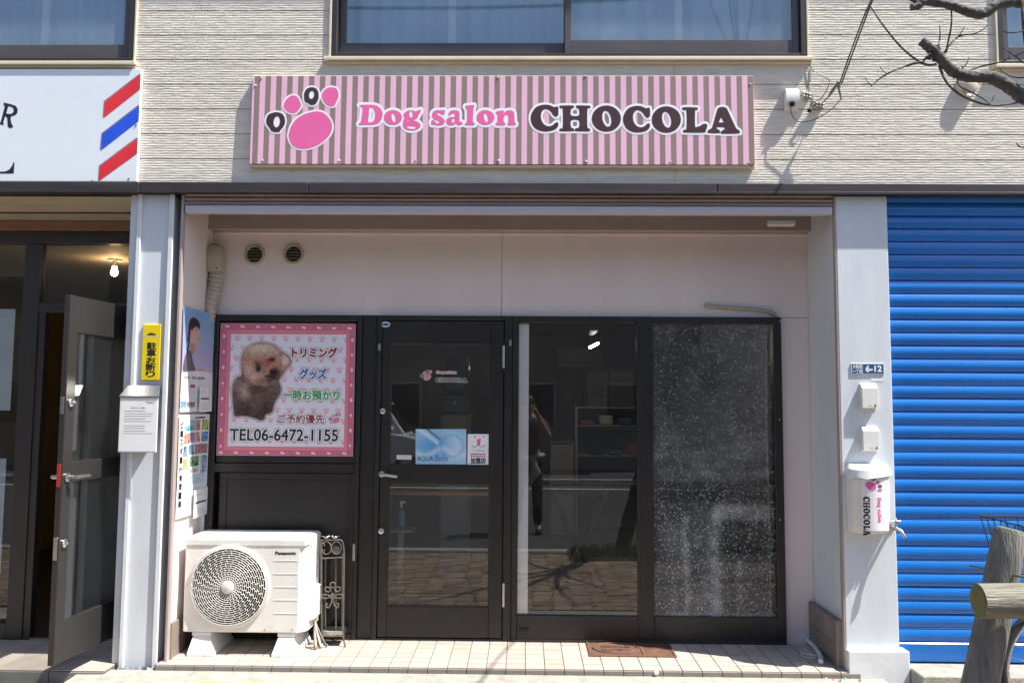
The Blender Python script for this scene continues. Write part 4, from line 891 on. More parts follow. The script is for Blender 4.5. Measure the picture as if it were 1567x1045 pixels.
d1 = (rdg(58, 5)+rdg(84, 6)*.9+rdg(120, 7)*.6)*.75+(fnoise(img.shape[:2], 24, 8)-.5)*1.2
over(img, cover(dog, gx, gy, .8, 2.6), (120, 110, 116)); over(img, cover(dog, gx, gy, .8, 2.0), (232, 230, 238))
def zz(x, y): return x/s5+340, y/s5+500
def soft(x, y, rx, ry, p=1.0): 
    a, b = zz(x, y); return np.clip(1.25-np.sqrt(((GX-a)/(rx/s5))**2+((GY-b)/(ry/s5))**2), 0, 1)**p
body = np.zeros_like(img); body[:] = (84, 66, 58)
over(body, np.clip((612-GY)/34, 0, 1)*.55, (128, 104, 94)); over(body, np.clip((GY-612)/30, 0, 1)*.75, (50, 38, 33)); over(body, soft(185, 520, 60, 75)*.75, (186, 164, 156)); over(body, soft(120, 470, 60, 80)*.4, (150, 118, 106)); over(body, soft(390, 560, 60, 40)*.3, (120, 84, 74)); over(body, soft(270, 500, 90, 40)*.6, (58, 42, 36)); over(body, soft(345, 640, 26, 70)*.5, (30, 22, 20)); over(body, soft(205, 660, 20, 80)*.4, (36, 27, 24))
body += d1[..., None]*17
hd = np.zeros_like(img); hd[:] = (162, 122, 101)
over(hd, soft(280, 175, 190, 70)*.75, (206, 182, 164)); over(hd, soft(180, 300, 50, 110)*.5, (186, 150, 130)); over(hd, soft(195, 420, 60, 50)*.6, (120, 88, 76)); over(hd, soft(300, 290, 130, 70)*.6, (172, 118, 96)); over(hd, soft(250, 380, 100, 90)*.7, (196, 158, 142)); over(hd, soft(400, 310, 80, 50)*.65, (178, 104, 82)); over(hd, soft(495, 290, 50, 60)*.6, (206, 172, 158)); over(hd, soft(345, 300, 60, 40)*.5, (150, 84, 64)); over(hd, soft(300, 345, 60, 50)*.4, (120, 82, 68)); over(hd, soft(350, 455, 150, 36)*.6, (112, 84, 74)); over(hd, soft(395, 425, 80, 40)*.95, (56, 36, 32)); over(hd, soft(428, 378, 44, 50)*.95, (62, 36, 32)); over(hd, soft(330, 285, 95, 26, 1.2)*.7, (128, 70, 54)); over(hd, soft(470, 300, 40, 40)*.4, (150, 96, 80)); over(hd, soft(350, 400, 40, 50)*.5, (168, 120, 104)); over(hd, soft(420, 440, 30, 18)*.7, (158, 140, 134))
over(hd, soft(503, 272, 46, 58, 1.3)*1.0, (208, 176, 160)); over(hd, soft(462, 300, 10, 46, 1.2)*.6, (110, 70, 58)); over(hd, soft(285, 165, 150, 50, 1.3)*.6, (214, 194, 178))
hd += d1[..., None]*20
mk = np.clip(cover(dog, gx, gy, 3.4)+d1*.16*(cover(dog, gx, gy, 5)*(1-cover(dog, gx, gy, 5))*4), 0, 1)[..., None]; img[:] = img*(1-mk)+body*mk; mk = cover(head, gx, gy, 4.0)[..., None]*cover(dog, gx, gy, 1.6)[..., None]; img[:] = img*(1-mk)+hd*mk
for (x, y, rx, ry, c_, st_) in ((284, 332, 26, 40, (34, 22, 19), .85), (272, 300, 22, 26, (84, 54, 44), .6), (394, 262, 27, 21, (38, 24, 21), .85), (370, 268, 30, 16, (84, 50, 40), .5), (405, 362, 36, 28, (20, 14, 15), 1.1), (385, 398, 52, 18, (44, 28, 26), .8)): over(img, np.clip(soft(x, y, rx, ry, 1.5)*st_*1.25*(1+.35*d1), 0, 1), c_)
for (x, y) in ((296, 318), (390, 254), (398, 350)): over(img, soft(x, y, 7, 6), (120, 110, 112))
paint('printed_sheet', nx_, ny_, lambda u, v: pm(U0+(U1-U0)*u, V1+(V0-V1)*v, 0), img, PO)
def ptext(name, s, r, mat, bold, halo):
    f0 = lambda dy: (lambda a, b: pm(a, b, dy))
    text_blob('text_edge', s, r, f0(.0006), 'ink_grey' if halo == 2 else mat, PO, bold+2.1, .45); text_blob('text_halo', s, r, f0(.0010), 'sign_white', PO, bold+1.5, .45)
    text_blob(name, s, r, f0(.0014), mat, PO, bold)
ptext('printed_text', 'トリミング', (445.8, 532.5, 514.1, 547), 'ink_red', .75, 2)
ptext('printed_text', 'グッズ', (458.3, 564.5, 498.8, 580), 'ink_blue', .75, 1)
ptext('printed_text', '一時お預かり', (433.3, 597.5, 519.5, 612), 'ink_green', .5, 1)
ptext('printed_text', 'ご予約優先', (426.4, 634.4, 497.6, 647.6), 'ink_red', .25, 2)
ptext('printed_text', 'TEL06-6472-1155', (354.4, 657, 518.6, 674.2), 'ink', .45, 2)
def place_paw(P, cx, cy, sc_, parent, lift, rot=0.0, brown='ink', white=True, pink='ink_pink'):
    c_, s_ = math.cos(rot), math.sin(rot); f = lambda pts: [(cx+((x-462)*c_-(y-180)*s_)*sc_, cy+((x-462)*s_+(y-180)*c_)*sc_) for x, y in pts]
    st = .6*max(.35, sc_*1.2)
    if white: blob('paw_halo', [f(pPad), f(pT1), f(pT2), f(pO1), f(pO2)], [], 2.4*sc_, lambda a, b: P(a, b, lift), 'sign_white', parent, st)
    for nm, o_, h_, m_ in (('paw_pad', pPad, [], pink), ('paw_toe', pT1, [], pink), ('paw_toe', pT2, [], pink), ('paw_toe', pO1, [f(pO1h)], brown), ('paw_toe', pO2, [f(pO2h)], brown)): blob(nm, [f(o_)], h_, 0, lambda a, b: P(a, b, lift+.0004), m_, parent, st)
place_paw(pm, 513.5, 639.5, .165, PO, .001)

# ---- stickers on the door glass
yst = yl+.0112
def sP(dy): return lambda px, py: at(px, py, yst-dy)
nx_, ny_ = 110, 80; v_, u_ = np.linspace(0, 1, ny_+1), np.linspace(0, 1, nx_+1); Uu, Vv_ = np.meshgrid(u_, v_)
img = np.zeros((ny_+1, nx_+1, 3)); img[:] = (150, 196, 226); over(img, np.clip(1.2-np.hypot((Uu-.72)*1.3, Vv_-.5)*2.2, 0, 1)*.8, (206, 226, 240)); over(img, np.clip(1.1-np.hypot((Uu-.38)*2.4, (Vv_-.5)*2.4), 0, 1)*.8, (72, 146, 206)); over(img, np.clip(1-np.abs(Vv_-.64-.1*np.sin(Uu*9))*7, 0, 1)*.7, (214, 230, 242))
ringd = np.abs(np.hypot((Uu-.72)*1.4, Vv_-.47)-.30); over(img, np.clip(1-ringd*16, 0, 1)*.6*(.6+.4*np.sin(np.arctan2(Vv_-.47, Uu-.72)*24)), (92, 158, 206)); over(img, np.clip(1-np.abs((Vv_-.02)-(Uu-.25)*1.15)*26, 0, 1)*(Uu < .5), (60, 84, 110)); over(img, np.clip(1-np.abs((Vv_-.06)-(Uu-.12)*1.0)*9, 0, 1)*(Uu < .45)*.8, (226, 238, 248)); over(img, np.clip((Vv_-.8)*6, 0, 1)*.5, (196, 220, 238))
paint('advert_sticker', nx_, ny_, rectmap(sP(0), 636, 656.5, 713.5, 711.5), img, D)
text('sticker_text', 'AQUA', rectmap(sP(.0006), 638.5, 697.5, 663, 706.5), 'plate_blue', D, .012); text('sticker_text', 'Belle', rectmap(sP(.0006), 665, 696, 685.5, 706), 'ink_blue', D, 0, .3)
mb = MB(); mb.box(at(715.5, 690, yst).x, at(747.5, 690, yst).x, yst-.0004, yst+.0004, at(731, 711, yst).z, at(731, 664, yst).z); mb.build('member_sticker', 'sign_white', D)
P2 = sP(.0012); text_blob('sticker_text', '加盟店', (720.3, 700.6, 743.2, 709), P2, 'ink', D, .3, .25)
blob('sticker_mark', [[(729.5, 672.5), (736, 670.5), (734.5, 680), (731, 682)]], [], 0, P2, 'sign_pink', D, .4)
mb = MB(); mb.tube([P2(*p) for p in cat([(722, 681), (725, 684), (729, 683), (732, 680), (735, 683), (740, 683), (742, 680)], 4)], .0014, 5); mb.build('sticker_line', 'ink', D)
for px in (727, 740): blob('sticker_dot', [ell(px, 668.3, 1.1, 1.1, 0, 10)], [], 0, P2, 'ink', D, .3)
text_blob('sticker_text', '一一一一一一', (720, 693.8, 743, 695.2), P2, 'sign_pink', D, .3, .3); text('sticker_text', 'ペット美容協会', rectmap(P2, 722, 687.5, 741, 691), 'ink_grey', D, .0); text('sticker_text', '動物取扱業登録', rectmap(P2, 720, 696.5, 743, 699.5), 'ink', D)
mb = MB(); mb.box(at(607, 700, yst).x, at(630, 700, yst).x, yst-.0004, yst+.0004, at(618, 703, yst).z, at(618, 696, yst).z); mb.build('small_sticker', 'film', D)
# salon logo on the door glass (paw and name again, small)
def logoP(dy): return lambda px, py: at(px, py, yst-dy)
def logo(P, cx, cy, s_, parent, ink, pink, halo_mat, rot=0.0, stp=.4, with_paw=True):
    """whole logo: paw left, two lines of lettering right; photo-pixel layout shrunk by s_ about its left end"""
    cr, sr = math.cos(rot), math.sin(rot)
    def f(pts, ox, oy, k): 
        return [(cx+((ox+(x-543)*k)*cr-(oy+(y-180)*k)*sr)*s_, cy+((ox+(x-543)*k)*sr+(oy+(y-180)*k)*cr)*s_) for x, y in pts]
    if with_paw:
        A = [f(p, 0, -10, 1.0) for p in (pPad, pT1, pT2, pO1, pO2)]
        if halo_mat: blob('logo_halo', A, [], 3.0*s_, P(.0004), halo_mat, parent, stp)
        for a, m_ in zip(A[:3], (pink,)*3): blob('logo_mark', [a], [], 0, P(.0008), m_, parent, stp)
        for a, h, in ((A[3], pO1h), (A[4], pO2h)): blob('logo_mark', [a], [f(h, 0, -10, 1.0)], 0, P(.0008), ink, parent, stp)
    for (L, oy, k, m_, x0) in ((DOGSALON, -34, .78, pink, 543), (CHOCOLA, 34, .92, ink, 811)):
        O = [f([(x-x0+543, y) for x, y in o], 12, oy, k) for o in outs(L)]; Hh = [f([(x-x0+543, y) for x, y in o], 12, oy, k) for o in hols(L)]
        if halo_mat: blob('logo_halo', O, Hh, 4.2*s_, P(.0004), halo_mat, parent, stp)
        blob('logo_text', O, Hh, 0, P(.0008), m_, parent, stp)
logo(logoP, 665, 575.5, .162, D, 'ink', 'ink_pink', 'film', stp=.3)
# ================================================================== OBJECTS ON AND BEFORE THE FACADE
# ---- air-conditioner outdoor unit
ya, yb2 = .145, .435
xa, xb = X(281.5, ya, 900), X(458, ya, 900); za, zb = Z(967.5, ya, 370), Z(829, ya, 370)
AC = thing('outdoor_unit', 'white air-conditioner outdoor unit on plastic feet below the travel posters', 'air conditioner', ((xa+xb)/2, (ya+yb2)/2, TILE_Z))
mb = MB(); mb.box(xa, xb, ya, yb2, za, zb-.001, .006); cas = mb.build('casing', 'ac_white', AC, smooth=40)
sp_ = X(476, .22, 850)-xb; vc_ = X(483.5, .25, 930)-xb
mb = MB()
mb.prism([(xb-.004, ya+.003, za+.003), (xb+sp_*.6, ya+.022, za+.003), (xb+sp_, ya+.06, za+.003), (xb+sp_, yb2-.01, za+.003), (xb-.004, yb2-.01, za+.003)], (0, 0, zb-za-.006)); fix_normals(mb.build('side_panel', 'ac_white', AC, smooth=30))
mb = MB(); mb.prism([(xb+sp_*.7, ya+.05, za+.05), (xb+vc_*.8, ya+.065, za+.05), (xb+vc_, ya+.10, za+.05), (xb+vc_, ya+.23, za+.05), (xb+sp_*.7, ya+.25, za+.05)], (0, 0, .185)); o = fix_normals(mb.build('valve_cover', 'ac_white', AC, smooth=30))
bv = o.modifiers.new('b', 'BEVEL'); bv.width = .012; bv.segments = 2
mb = MB(); pr = [(-.006, 0), (-.004, .018), (.006, .026), (.03, .030)]
# lid with a sloped front lip and rounded side shoulders
lid = [(xa-.002, ya-.005), (xb+sp_*.62, ya-.003), (xb+sp_+.001, ya+.05), (xb+sp_+.002, yb2), (xa-.002, yb2)]
lv = []
for (dz, ins) in ((-.018, 0), (.012, 0), (.024, .012), (.028, .032)):
    cx, cy = (xa+xb)/2+.02, (ya+yb2)/2
    lv.append([(x+(ins if x < cx else -ins), y+(ins*2.0 if y < cy else -ins*.5), zb+dz) for x, y in lid])
for L_ in lv: mb.v += L_
for j in range(3):
    for i in range(5): mb.f.append((j*5+i, j*5+(i+1) % 5, (j+1)*5+(i+1) % 5, (j+1)*5+i))
mb.f.append(tuple(range(15, 20))); mb.f.append(tuple(range(4, -1, -1))); fix_normals(mb.build('lid', 'ac_white', AC, smooth=25))
fc = at(351, 896.5, ya); FR = 62.5/FPX*(ya-CAM.y)
mb = MB(); mb.lathe([(FR*.93, -.001), (FR*.93, .002)], fc, (0, -1, 0), 48); mb.build('fan_opening', 'dark_void', AC)
mb = MB(); n = 96   # ribbed rim
for k in range(n):
    a = 2*math.pi*k/n; b = a+math.pi/n*.95
    def rp(r, t, d): return (fc.x+r*math.cos(t), ya-d, fc.z+r*math.sin(t))
    mb.add([rp(FR, a, .001), rp(FR, b, .001), rp(FR*.965, b, .014), rp(FR*.965, a, .014), rp(FR*.905, b, .019), rp(FR*.905, a, .019), rp(FR*.905, b, .008), rp(FR*.905, a, .008)], [(0, 1, 2, 3), (3, 2, 4, 5), (5, 4, 6, 7)])
mb.lathe([(FR*1.0, -.001), (FR*.968, .0115), (FR*.905, .0160), (FR*.895, .004)], fc, (0, -1, 0), 64, cap=False)
fix_normals(mb.build('grille_rim', 'ac_white', AC))
def bul(r): return .017+.012*(1-(r/FR)**2)
mb = MB(); rings = [FR*(.155+.75*i/15) for i in range(16)]
for r in rings:
    mb.tube([(fc.x+r*math.cos(t), ya-bul(r), fc.z+r*math.sin(t)) for t in np.linspace(0, 2*math.pi, 49)[:-1]], .0013, 4, closed=True)
mb.build('grille_rings', 'ac_white', AC)
mb = MB(); ns = 26
for k in range(ns):
    for i in range(15):
        r0, r1 = rings[i], rings[i+1]; sw = lambda r: -1.15*(r/FR)**1.1+.55*(r/FR)
        t0 = 2*math.pi*k/ns+sw(r0)+(i % 2)*.055; t1 = 2*math.pi*k/ns+sw(r1)+(i % 2)*.055
        mb.tube([(fc.x+r0*math.cos(t0), ya-bul(r0), fc.z+r0*math.sin(t0)), (fc.x+r1*math.cos(t1), ya-bul(r1), fc.z+r1*math.sin(t1))], .0016, 4, cap=False)
o = mb.build('grille_bars', 'ac_white', AC); setp(o, kind='stuff')
mb = MB(); mb.lathe([(FR*.15, .018), (FR*.15, .033), (FR*.12, .036), (0, .037)], fc, (0, -1, 0), 28); mb.build('grille_hub', 'ac_white', AC, smooth=35)
for k in range(3):
    mb = MB(); q = []
    for i in range(9):
        t = 2*math.pi*k/3+1.5*i/8; 
        q.append((t, .2+.6*math.sin(math.pi*min(1, .25+i/9))))
    vs = []
    for t, rr in q: vs += [(fc.x+FR*.18*math.cos(t), ya-.004-.004*(t % 1), fc.z+FR*.18*math.sin(t)), (fc.x+FR*rr*math.cos(t), ya-.003-.006*(t % 1), fc.z+FR*rr*math.sin(t))]
    mb.add(vs, [(2*i, 2*i+1, 2*i+3, 2*i+2) for i in range(8)]); mb.build('fan_blade', 'black_alu', AC)
Pac = lambda px, py: at(px, py, ya-.0008)
text_blob('lettering', 'Panasonic', (421.5, 843.6, 452.5, 848.3), Pac, 'ink', AC, .35, .25)
for py in (857.5, 877.8, 898, 918, 938.3):
    mb = MB(); mb.pbox(419, py-.6, 455, py+.6, ya-.0016, ya+.001, .0004); mb.build('pressed_line', 'plastic_foot', AC)
mb = MB(); p_ = [at(465+dx, 830+dy, ya+.02) for dx, dy in ((0, 0), (8, 0), (4.5, 6))]; p_ = [Vector((xb+sp_+.0008, ya+.07+.012*k, zb-.03-.02*(k == 1))) for k in (0, 2, 1)]
mb.prism(p_, (.001, 0, 0)); mb.build('warning_triangle', 'ink_grey', AC)
for px in (289, 351, 405, 447):
    c = at(px, 963 if px != 351 else 829, ya-.0005); mb = MB(); mb.lathe([(.0045, 0), (.004, .002), (0, .0025)], c, (0, -1, 0), 8); mb.build('case_screw', 'steel', AC)
for (pa, pb, pc, pd) in ((292.5, 318, 284.5, 325), (424, 447, 414.5, 452)):
    yy0 = ya-.02; zt2 = za-.001; zt1 = za-.022
    x0_, x1_ = X(pa, yy0, 975), X(pb, yy0, 975); x2_, x3_ = X(pc, yy0-.02, 997), X(pd, yy0-.02, 997)
    mb = MB(); v0 = [(x0_, ya+.01, zt1), (x1_, ya+.01, zt1), (x1_, yb2-.03, zt1), (x0_, yb2-.03, zt1)]; v1 = [(x2_, ya-.028, TILE_Z+.014), (x3_, ya-.028, TILE_Z+.014), (x3_, yb2+.01, TILE_Z+.014), (x2_, yb2+.01, TILE_Z+.014)]; v2 = [(x, y, TILE_Z+.001) for x, y, _ in v1]
    mb.add(v0+v1+v2, [(0, 1, 2, 3), (0, 4, 5, 1), (1, 5, 6, 2), (2, 6, 7, 3), (3, 7, 4, 0), (4, 8, 9, 5), (5, 9, 10, 6), (6, 10, 11, 7), (7, 11, 8, 4)]); mb.box(x0_-.006, x1_+.006, ya+.004, yb2-.02, zt1+.001, zt2, .002)
    ft = mb.build('foot', 'plastic_foot', AC)
    mb = MB()
    for q in (.3, .7):
        cx = x0_+(x1_-x0_)*q; mb = MB(); mb.tube([(cx, ya+.03, zt1-.004), (cx, ya+.03, za+.012)], .005, 8); mb.tube([(cx, ya+.03, zt1), (cx, ya+.03, zt1+.006)], .009, 6); mb.build('bolt', 'steel', ft)
for k in range(3):   # drain hoses and cable behind the valve cover
    mb = MB(); b0 = Vector((xb+sp_+.004*k, ya+.15, za+.06)); mb.tube([tuple(p) for p in cat([b0, b0+Vector((.012, .01, -.05)), b0+Vector((.014+.012*k, .0, -.10)), Vector((b0.x+.03+.02*k, ya+.12+.03*k, TILE_Z+.012)), Vector((b0.x+.01+.03*k, ya+.20+.03*k, TILE_Z+.012))], 5)], .008-.0015*k, 8); mb.build('drain_hose', ('hose', 'plastic_white', 'grey_wire')[k], AC, smooth=50)

# ---- wrought-iron umbrella stand
yu, yv = .34, .45
US = thing('umbrella_stand', 'small wrought-iron umbrella stand with scrolls and two birds beside the outdoor unit', 'umbrella stand', (X(508, yu, 970), (yu+yv)/2, TILE_Z))
def U(x, y, Y): return at(475+x/5.8, 810+y/5.8, Y)
zl = TILE_Z+.001
def leg_(x0, y0, x1, y1, Y, foot):
    t = U(x0, y0, Y); b = U(x1, y1, Y); f = U(foot, 1010, Y); mb = MB(); mb.tube([t, b, Vector((b.x+(f.x-b.x)*.35, Y-.004, zl+.035)), Vector((f.x, Y-.01 if Y < .4 else Y+.01, zl))], .0052, 8); mb.build('leg', 'iron', US, smooth=40)
leg_(95, 92, 100, 900, yu, 88); leg_(300, 205, 292, 900, yu, 312); leg_(105, 92, 112, 900, yv, 108); leg_(285, 205, 280, 900, yv, 292)
def rodp(name, pts, r=.0042, closed=False):
    mb = MB(); mb.tube([tuple(p) for p in cat(pts, 5, closed)], r, 7, closed=closed); return mb.build(name, 'iron', US, smooth=40)
for Y in (yu, yv):
    rodp('top_bar', [U(92, 92, Y), U(180, 92, Y), U(268, 92, Y), U(292, 130, Y), U(300, 205, Y)]); rodp('cross_bar', [U(98, 255, Y), U(200, 250, Y), U(296, 246, Y)])
    rodp('lower_bar', [U(100, 945, Y), U(200, 945, Y), U(296, 940, Y)])
for x in (95, 296): rodp('side_bar', [U(x, 255, yu), U(x, 252, yv)]); rodp('side_bar', [U(x, 942, yu), U(x, 940, yv)])
for x in (133, 226): rodp('upright_rod', [U(x, 255, yv-.01), U(x, 500, yv-.01), U(x, 860, yv-.01)], .005)
for cx, cy, r in ((142, 162, 44), (232, 162, 44)): rodp('ring', [U(cx+r*math.cos(t), cy+r*1.25*math.sin(t), yu) for t in np.linspace(0, 2*math.pi, 17)[:-1]], .0035, True)
for (cy, s_) in ((135, 1), (185, -1)): rodp('scroll', [U(100+(i*2.2)*math.cos(i*.7)*.9+8, cy+s_*i*2.2*math.sin(i*.7), yu-.004) for i in range(11)], .003)
for (cx, cy, rx, ry, t0) in ((200, 490, 24, 24, 0), (155, 530, 26, 20, .4), (242, 528, 24, 20, -.4), (135, 592, 34, 17, 0), (255, 590, 36, 17, 0), (196, 592, 18, 20, 0)):
    rodp('petal', [U(cx+rx*math.cos(t)*math.cos(t0)-ry*math.sin(t)*math.sin(t0), cy+rx*math.cos(t)*math.sin(t0)+ry*math.sin(t)*math.cos(t0), yu-.006) for t in np.linspace(0, 2*math.pi, 15)[:-1]], .0040, True)
for s_ in (-1, 1): rodp('curl', [U(196+s_*x, y, yu-.006) for x, y in ((6, 560), (4, 610), (14, 660), (36, 692), (52, 682), (52, 660), (40, 655))], .0042)
mb = MB(); a = U(105, 905, yu); b = U(292, 905, yu); mb.box(a.x, b.x, yu+.004, yv-.004, a.z-.03, a.z+.004, .002); mb.build('drip_tray', 'steel', US)
for k, cx in enumerate((140, 215)):
    c = U(cx, 68, yu); mb = MB(); mb.ball(c, (.015, .008, .0075), 12, 8); s_ = 1 if k == 0 else -1; mb.ball(c+Vector((s_*.014, 0, .006)), .0062, 10, 6); mb.tube([c+Vector((s_*.019, 0, .006)), c+Vector((s_*.026, 0, .005))], [.0025, .0004], 6); mb.tube([c+Vector((-s_*.012, 0, .002)), c+Vector((-s_*.028, 0, .008))], [.004, .002], 6); mb.tube([c+Vector((0, 0, -.006)), c+Vector((0, 0, -.014))], .002, 5); mb.build('bird', 'steel', US, smooth=60)
c = U(228, 178, yv-.02); mb = MB(); mb.lathe([(.020, -.005), (.025, .0), (.025, .012), (.018, .020), (.006, .022)], c, (.3, -1, .2), 16); mb.build('padlock_disc', 'iron', US, smooth=40)

# ---- duct hood and bellows hose in the left corner
HD = thing('duct_hood', 'beige duct hood with a ribbed hose in the upper left corner of the alcove', 'duct', (X(330, .45, 420), .45, Z(480, .45, 320)))
yh = .455; c0 = at(329, 390, yh)
mb = MB()
for k, (zz, w_, d_) in enumerate(((Z(417, yh, 329), .058, .05), (Z(405, yh, 329), .058, .052), (Z(392, yh, 329), .057, .054), (Z(382, yh, 329), .052, .052), (Z(377, yh, 329), .042, .044), (Z(374, yh, 329), .022, .03))):
    for i in range(20):
        t = 2*math.pi*i/20; mb.v.append((c0.x+w_*math.copysign(abs(math.cos(t))**.7, math.cos(t)), yh+d_*math.copysign(abs(math.sin(t))**.7, math.sin(t)), zz))
for j in range(5):
    for i in range(20): mb.f.append((j*20+i, j*20+(i+1) % 20, (j+1)*20+(i+1) % 20, (j+1)*20+i))
mb.f.append(tuple(range(100, 120))); mb.f.append(tuple(range(19, -1, -1))); mb.build('hood', 'cream_plastic', HD, smooth=45)
path = cat([at(331, 417, yh), at(328, 440, yh-.005), at(322, 465, yh-.01), at(317.5, 492, yh+.01), at(316.5, 504, yh+.04)], 16); path = [Vector(p) for p in path]
rad = [.042+.0045*math.sin(i*1.55) for i in range(len(path))]; mb = MB(); mb.tube(path, rad, 16); mb.build('bellows_hose', 'hose', HD, smooth=70)
mb = MB(); c = at(332, 410, yh-.056); mb.lathe([(.005, 0), (.004, .003), (0, .004)], c, (0, -1, 0), 8); mb.build('hood_screw', 'rubber', HD)
# pipe stubs below the posters in the same corner
for px, r_, nm in ((300, .014, 'hose'), (309, .016, 'plastic_white')):
    p = at(px, 790, .47); mb = MB(); mb.tube([(p.x, p.y, TILE_Z+.005), (p.x, p.y, TILE_Z+.95)], r_, 10); o = mb.build('drain_pipe', nm, smooth=50); setp(o, 'beige drain pipe behind the posters, nearer the side wall' if px == 300 else 'pale drain pipe behind the posters, next to the dark panel', 'pipe')
# ---- round vents
for px, lab in ((390, 'round slatted vent nearer the beige duct hood'), (449.5, 'round slatted vent farther from the beige duct hood')):
    c = at(px, 390 if px < 400 else 389, YG); V_ = thing('round_vent', lab, 'vent', c, 'round vents on the alcove wall'); R_ = .067
    mb = MB(); mb.lathe([(R_, -.0005), (R_, .006), (R_*.94, .012), (R_*.80, .013), (R_*.74, .008), (R_*.74, .0)], c, (0, -1, 0), 36); mb.build('vent_ring', 'cream_plastic', V_, smooth=35)
    mb = MB(); mb.lathe([(R_*.74, .0015), (0, .0016)], c, (0, -1, 0), 30); mb.build('vent_void', 'dark_void', V_)
    for k in range(4):
        zz = -R_*.44+R_*.29*k; w_ = math.sqrt(max(0, (R_*.74)**2-zz*zz)); mb = MB(); mb.add([(c.x-w_, c.y-.004, c.z+zz+.004), (c.x+w_, c.y-.004, c.z+zz+.004), (c.x+w_, c.y-.012, c.z+zz-.003), (c.x-w_, c.y-.012, c.z+zz-.003), (c.x-w_, c.y-.005, c.z+zz+.001), (c.x+w_, c.y-.005, c.z+zz+.001)], [(0, 1, 2, 3), (3, 2, 5, 4)]); mb.build('vent_slat', 'cream_plastic', V_)
# ---- posters on the left side wall (plane x = XL)
XPp = XL+.006
def wallP(y, z, lift=0.0): return Vector((XPp+lift, y, z))
def side_poster(name, label, y0, y1, z0, z1, img, curl=.0):
    T_ = thing(name, label, 'poster', (XPp, (y0+y1)/2, z0)); 
    f = lambda u, v: wallP(y0+(y1-y0)*u, z0+(z1-z0)*v, .003+curl*u**3+.003*math.sin(u*5+v*3)**2)
    ny_, nx_ = img.shape[0]-1, img.shape[1]-1
    paint('poster_sheet', nx_, ny_, f, img, T_); return T_, f
nx_, ny_ = 110, 220; u_, v_ = np.linspace(0, 1, nx_+1), np.linspace(0, 1, ny_+1); Uu, Vv_ = np.meshgrid(u_, v_)
img = np.zeros((ny_+1, nx_+1, 3)); g_ = np.clip(Vv_/.68, 0, 1)[..., None]; img[:] = np.array((118, 168, 206))*(1-g_)+np.array((196, 172, 206))*g_
over(img, np.clip((Vv_-.42)*3, 0, 1)*.5*(Uu), (206, 178, 200))
pl = lambda pts: [((x-100)/370, (y-15)/950) for x, y in pts]     # traced in the poster's zoom pixels
def pc(pts, soft=.012): return cover([tuple(p) for p in cat(pl(pts), 4, True)], u_, v_, soft)
over(img, pc([(205, 190), (200, 250), (205, 330), (235, 390), (270, 360), (290, 330), (300, 290), (302, 262), (296, 225), (296, 195), (250, 180)]), (206, 164, 146))
over(img, pc([(215, 330), (255, 350), (250, 430), (205, 430), (200, 370)]), (184, 138, 122)); over(img, pc([(150, 430), (190, 400), (215, 420), (240, 500), (270, 570), (262, 605), (120, 600), (125, 500)]), (92, 90, 104)); over(img, pc([(180, 440), (200, 470), (215, 560), (200, 600), (185, 590)]), (112, 110, 124))
over(img, pc([(170, 170), (190, 110), (225, 92), (270, 105), (298, 140), (302, 192), (262, 172), (230, 190), (215, 215), (200, 205), (192, 280), (186, 370), (160, 425), (155, 400), (172, 350), (160, 300), (170, 240)]), (42, 34, 40)); over(img, pc([(280, 590), (300, 560), (335, 555), (352, 580), (340, 612), (285, 612)]), (196, 158, 120))
over(img, pc([(252, 200), (275, 200), (272, 210), (254, 208)], .01)*.7, (90, 70, 70)); over(img, pc([(284, 288), (300, 287), (299, 297), (286, 296)], .01), (186, 110, 106))
low = np.clip((Vv_-(.605+.05*(Uu-.5)**2*2-.02*Uu))*120, 0, 1); over(img, low, (222, 222, 226))
rn = np.random.default_rng(4)
for k in range(16):
    y_ = .755+.012*k; m = (np.abs(Vv_-y_) < .0035) & (Uu > .06) & (Uu < .52) & (rn.random(img.shape[:2]) > .45); over(img, m.astype(float)*.55, (130, 130, 140))
over(img, ((Uu > .30) & (Uu < .47) & (Vv_ > .735) & (Vv_ < .765)).astype(float), (178, 70, 90)); over(img, ((Uu > .0) & (Uu < .18) & (Vv_ > .90) & (Vv_ < .96)).astype(float)*fnoise(img.shape[:2], 30, 2), (20, 110, 190)); over(img, ((Uu > .2) & (Uu < .48) & (Vv_ > .90) & (Vv_ < .955)).astype(float)*fnoise(img.shape[:2], 40, 8), (70, 66, 74))
zt1, zt0 = atx(297, 474, XL).z, atx(292, 630, XL).z; y_a, y_b = .072, YG-.012
TP, f1 = side_poster('travel_poster', 'upper poster of a dark-haired woman in profile against a blue and lilac sky', y_a, y_b, zt0, zt1, img, .034)
text_blob('poster_text', '日本一周の船旅', (0, 0, 74, 12), lambda a, b: f1(.10+a/74*.62, .345-.028*b/12)+Vector((.0012, 0, 0)), 'ink_grey', TP, .45, .5)
img = np.zeros((ny_+1, nx_+1, 3)); img[:] = (224, 224, 226)
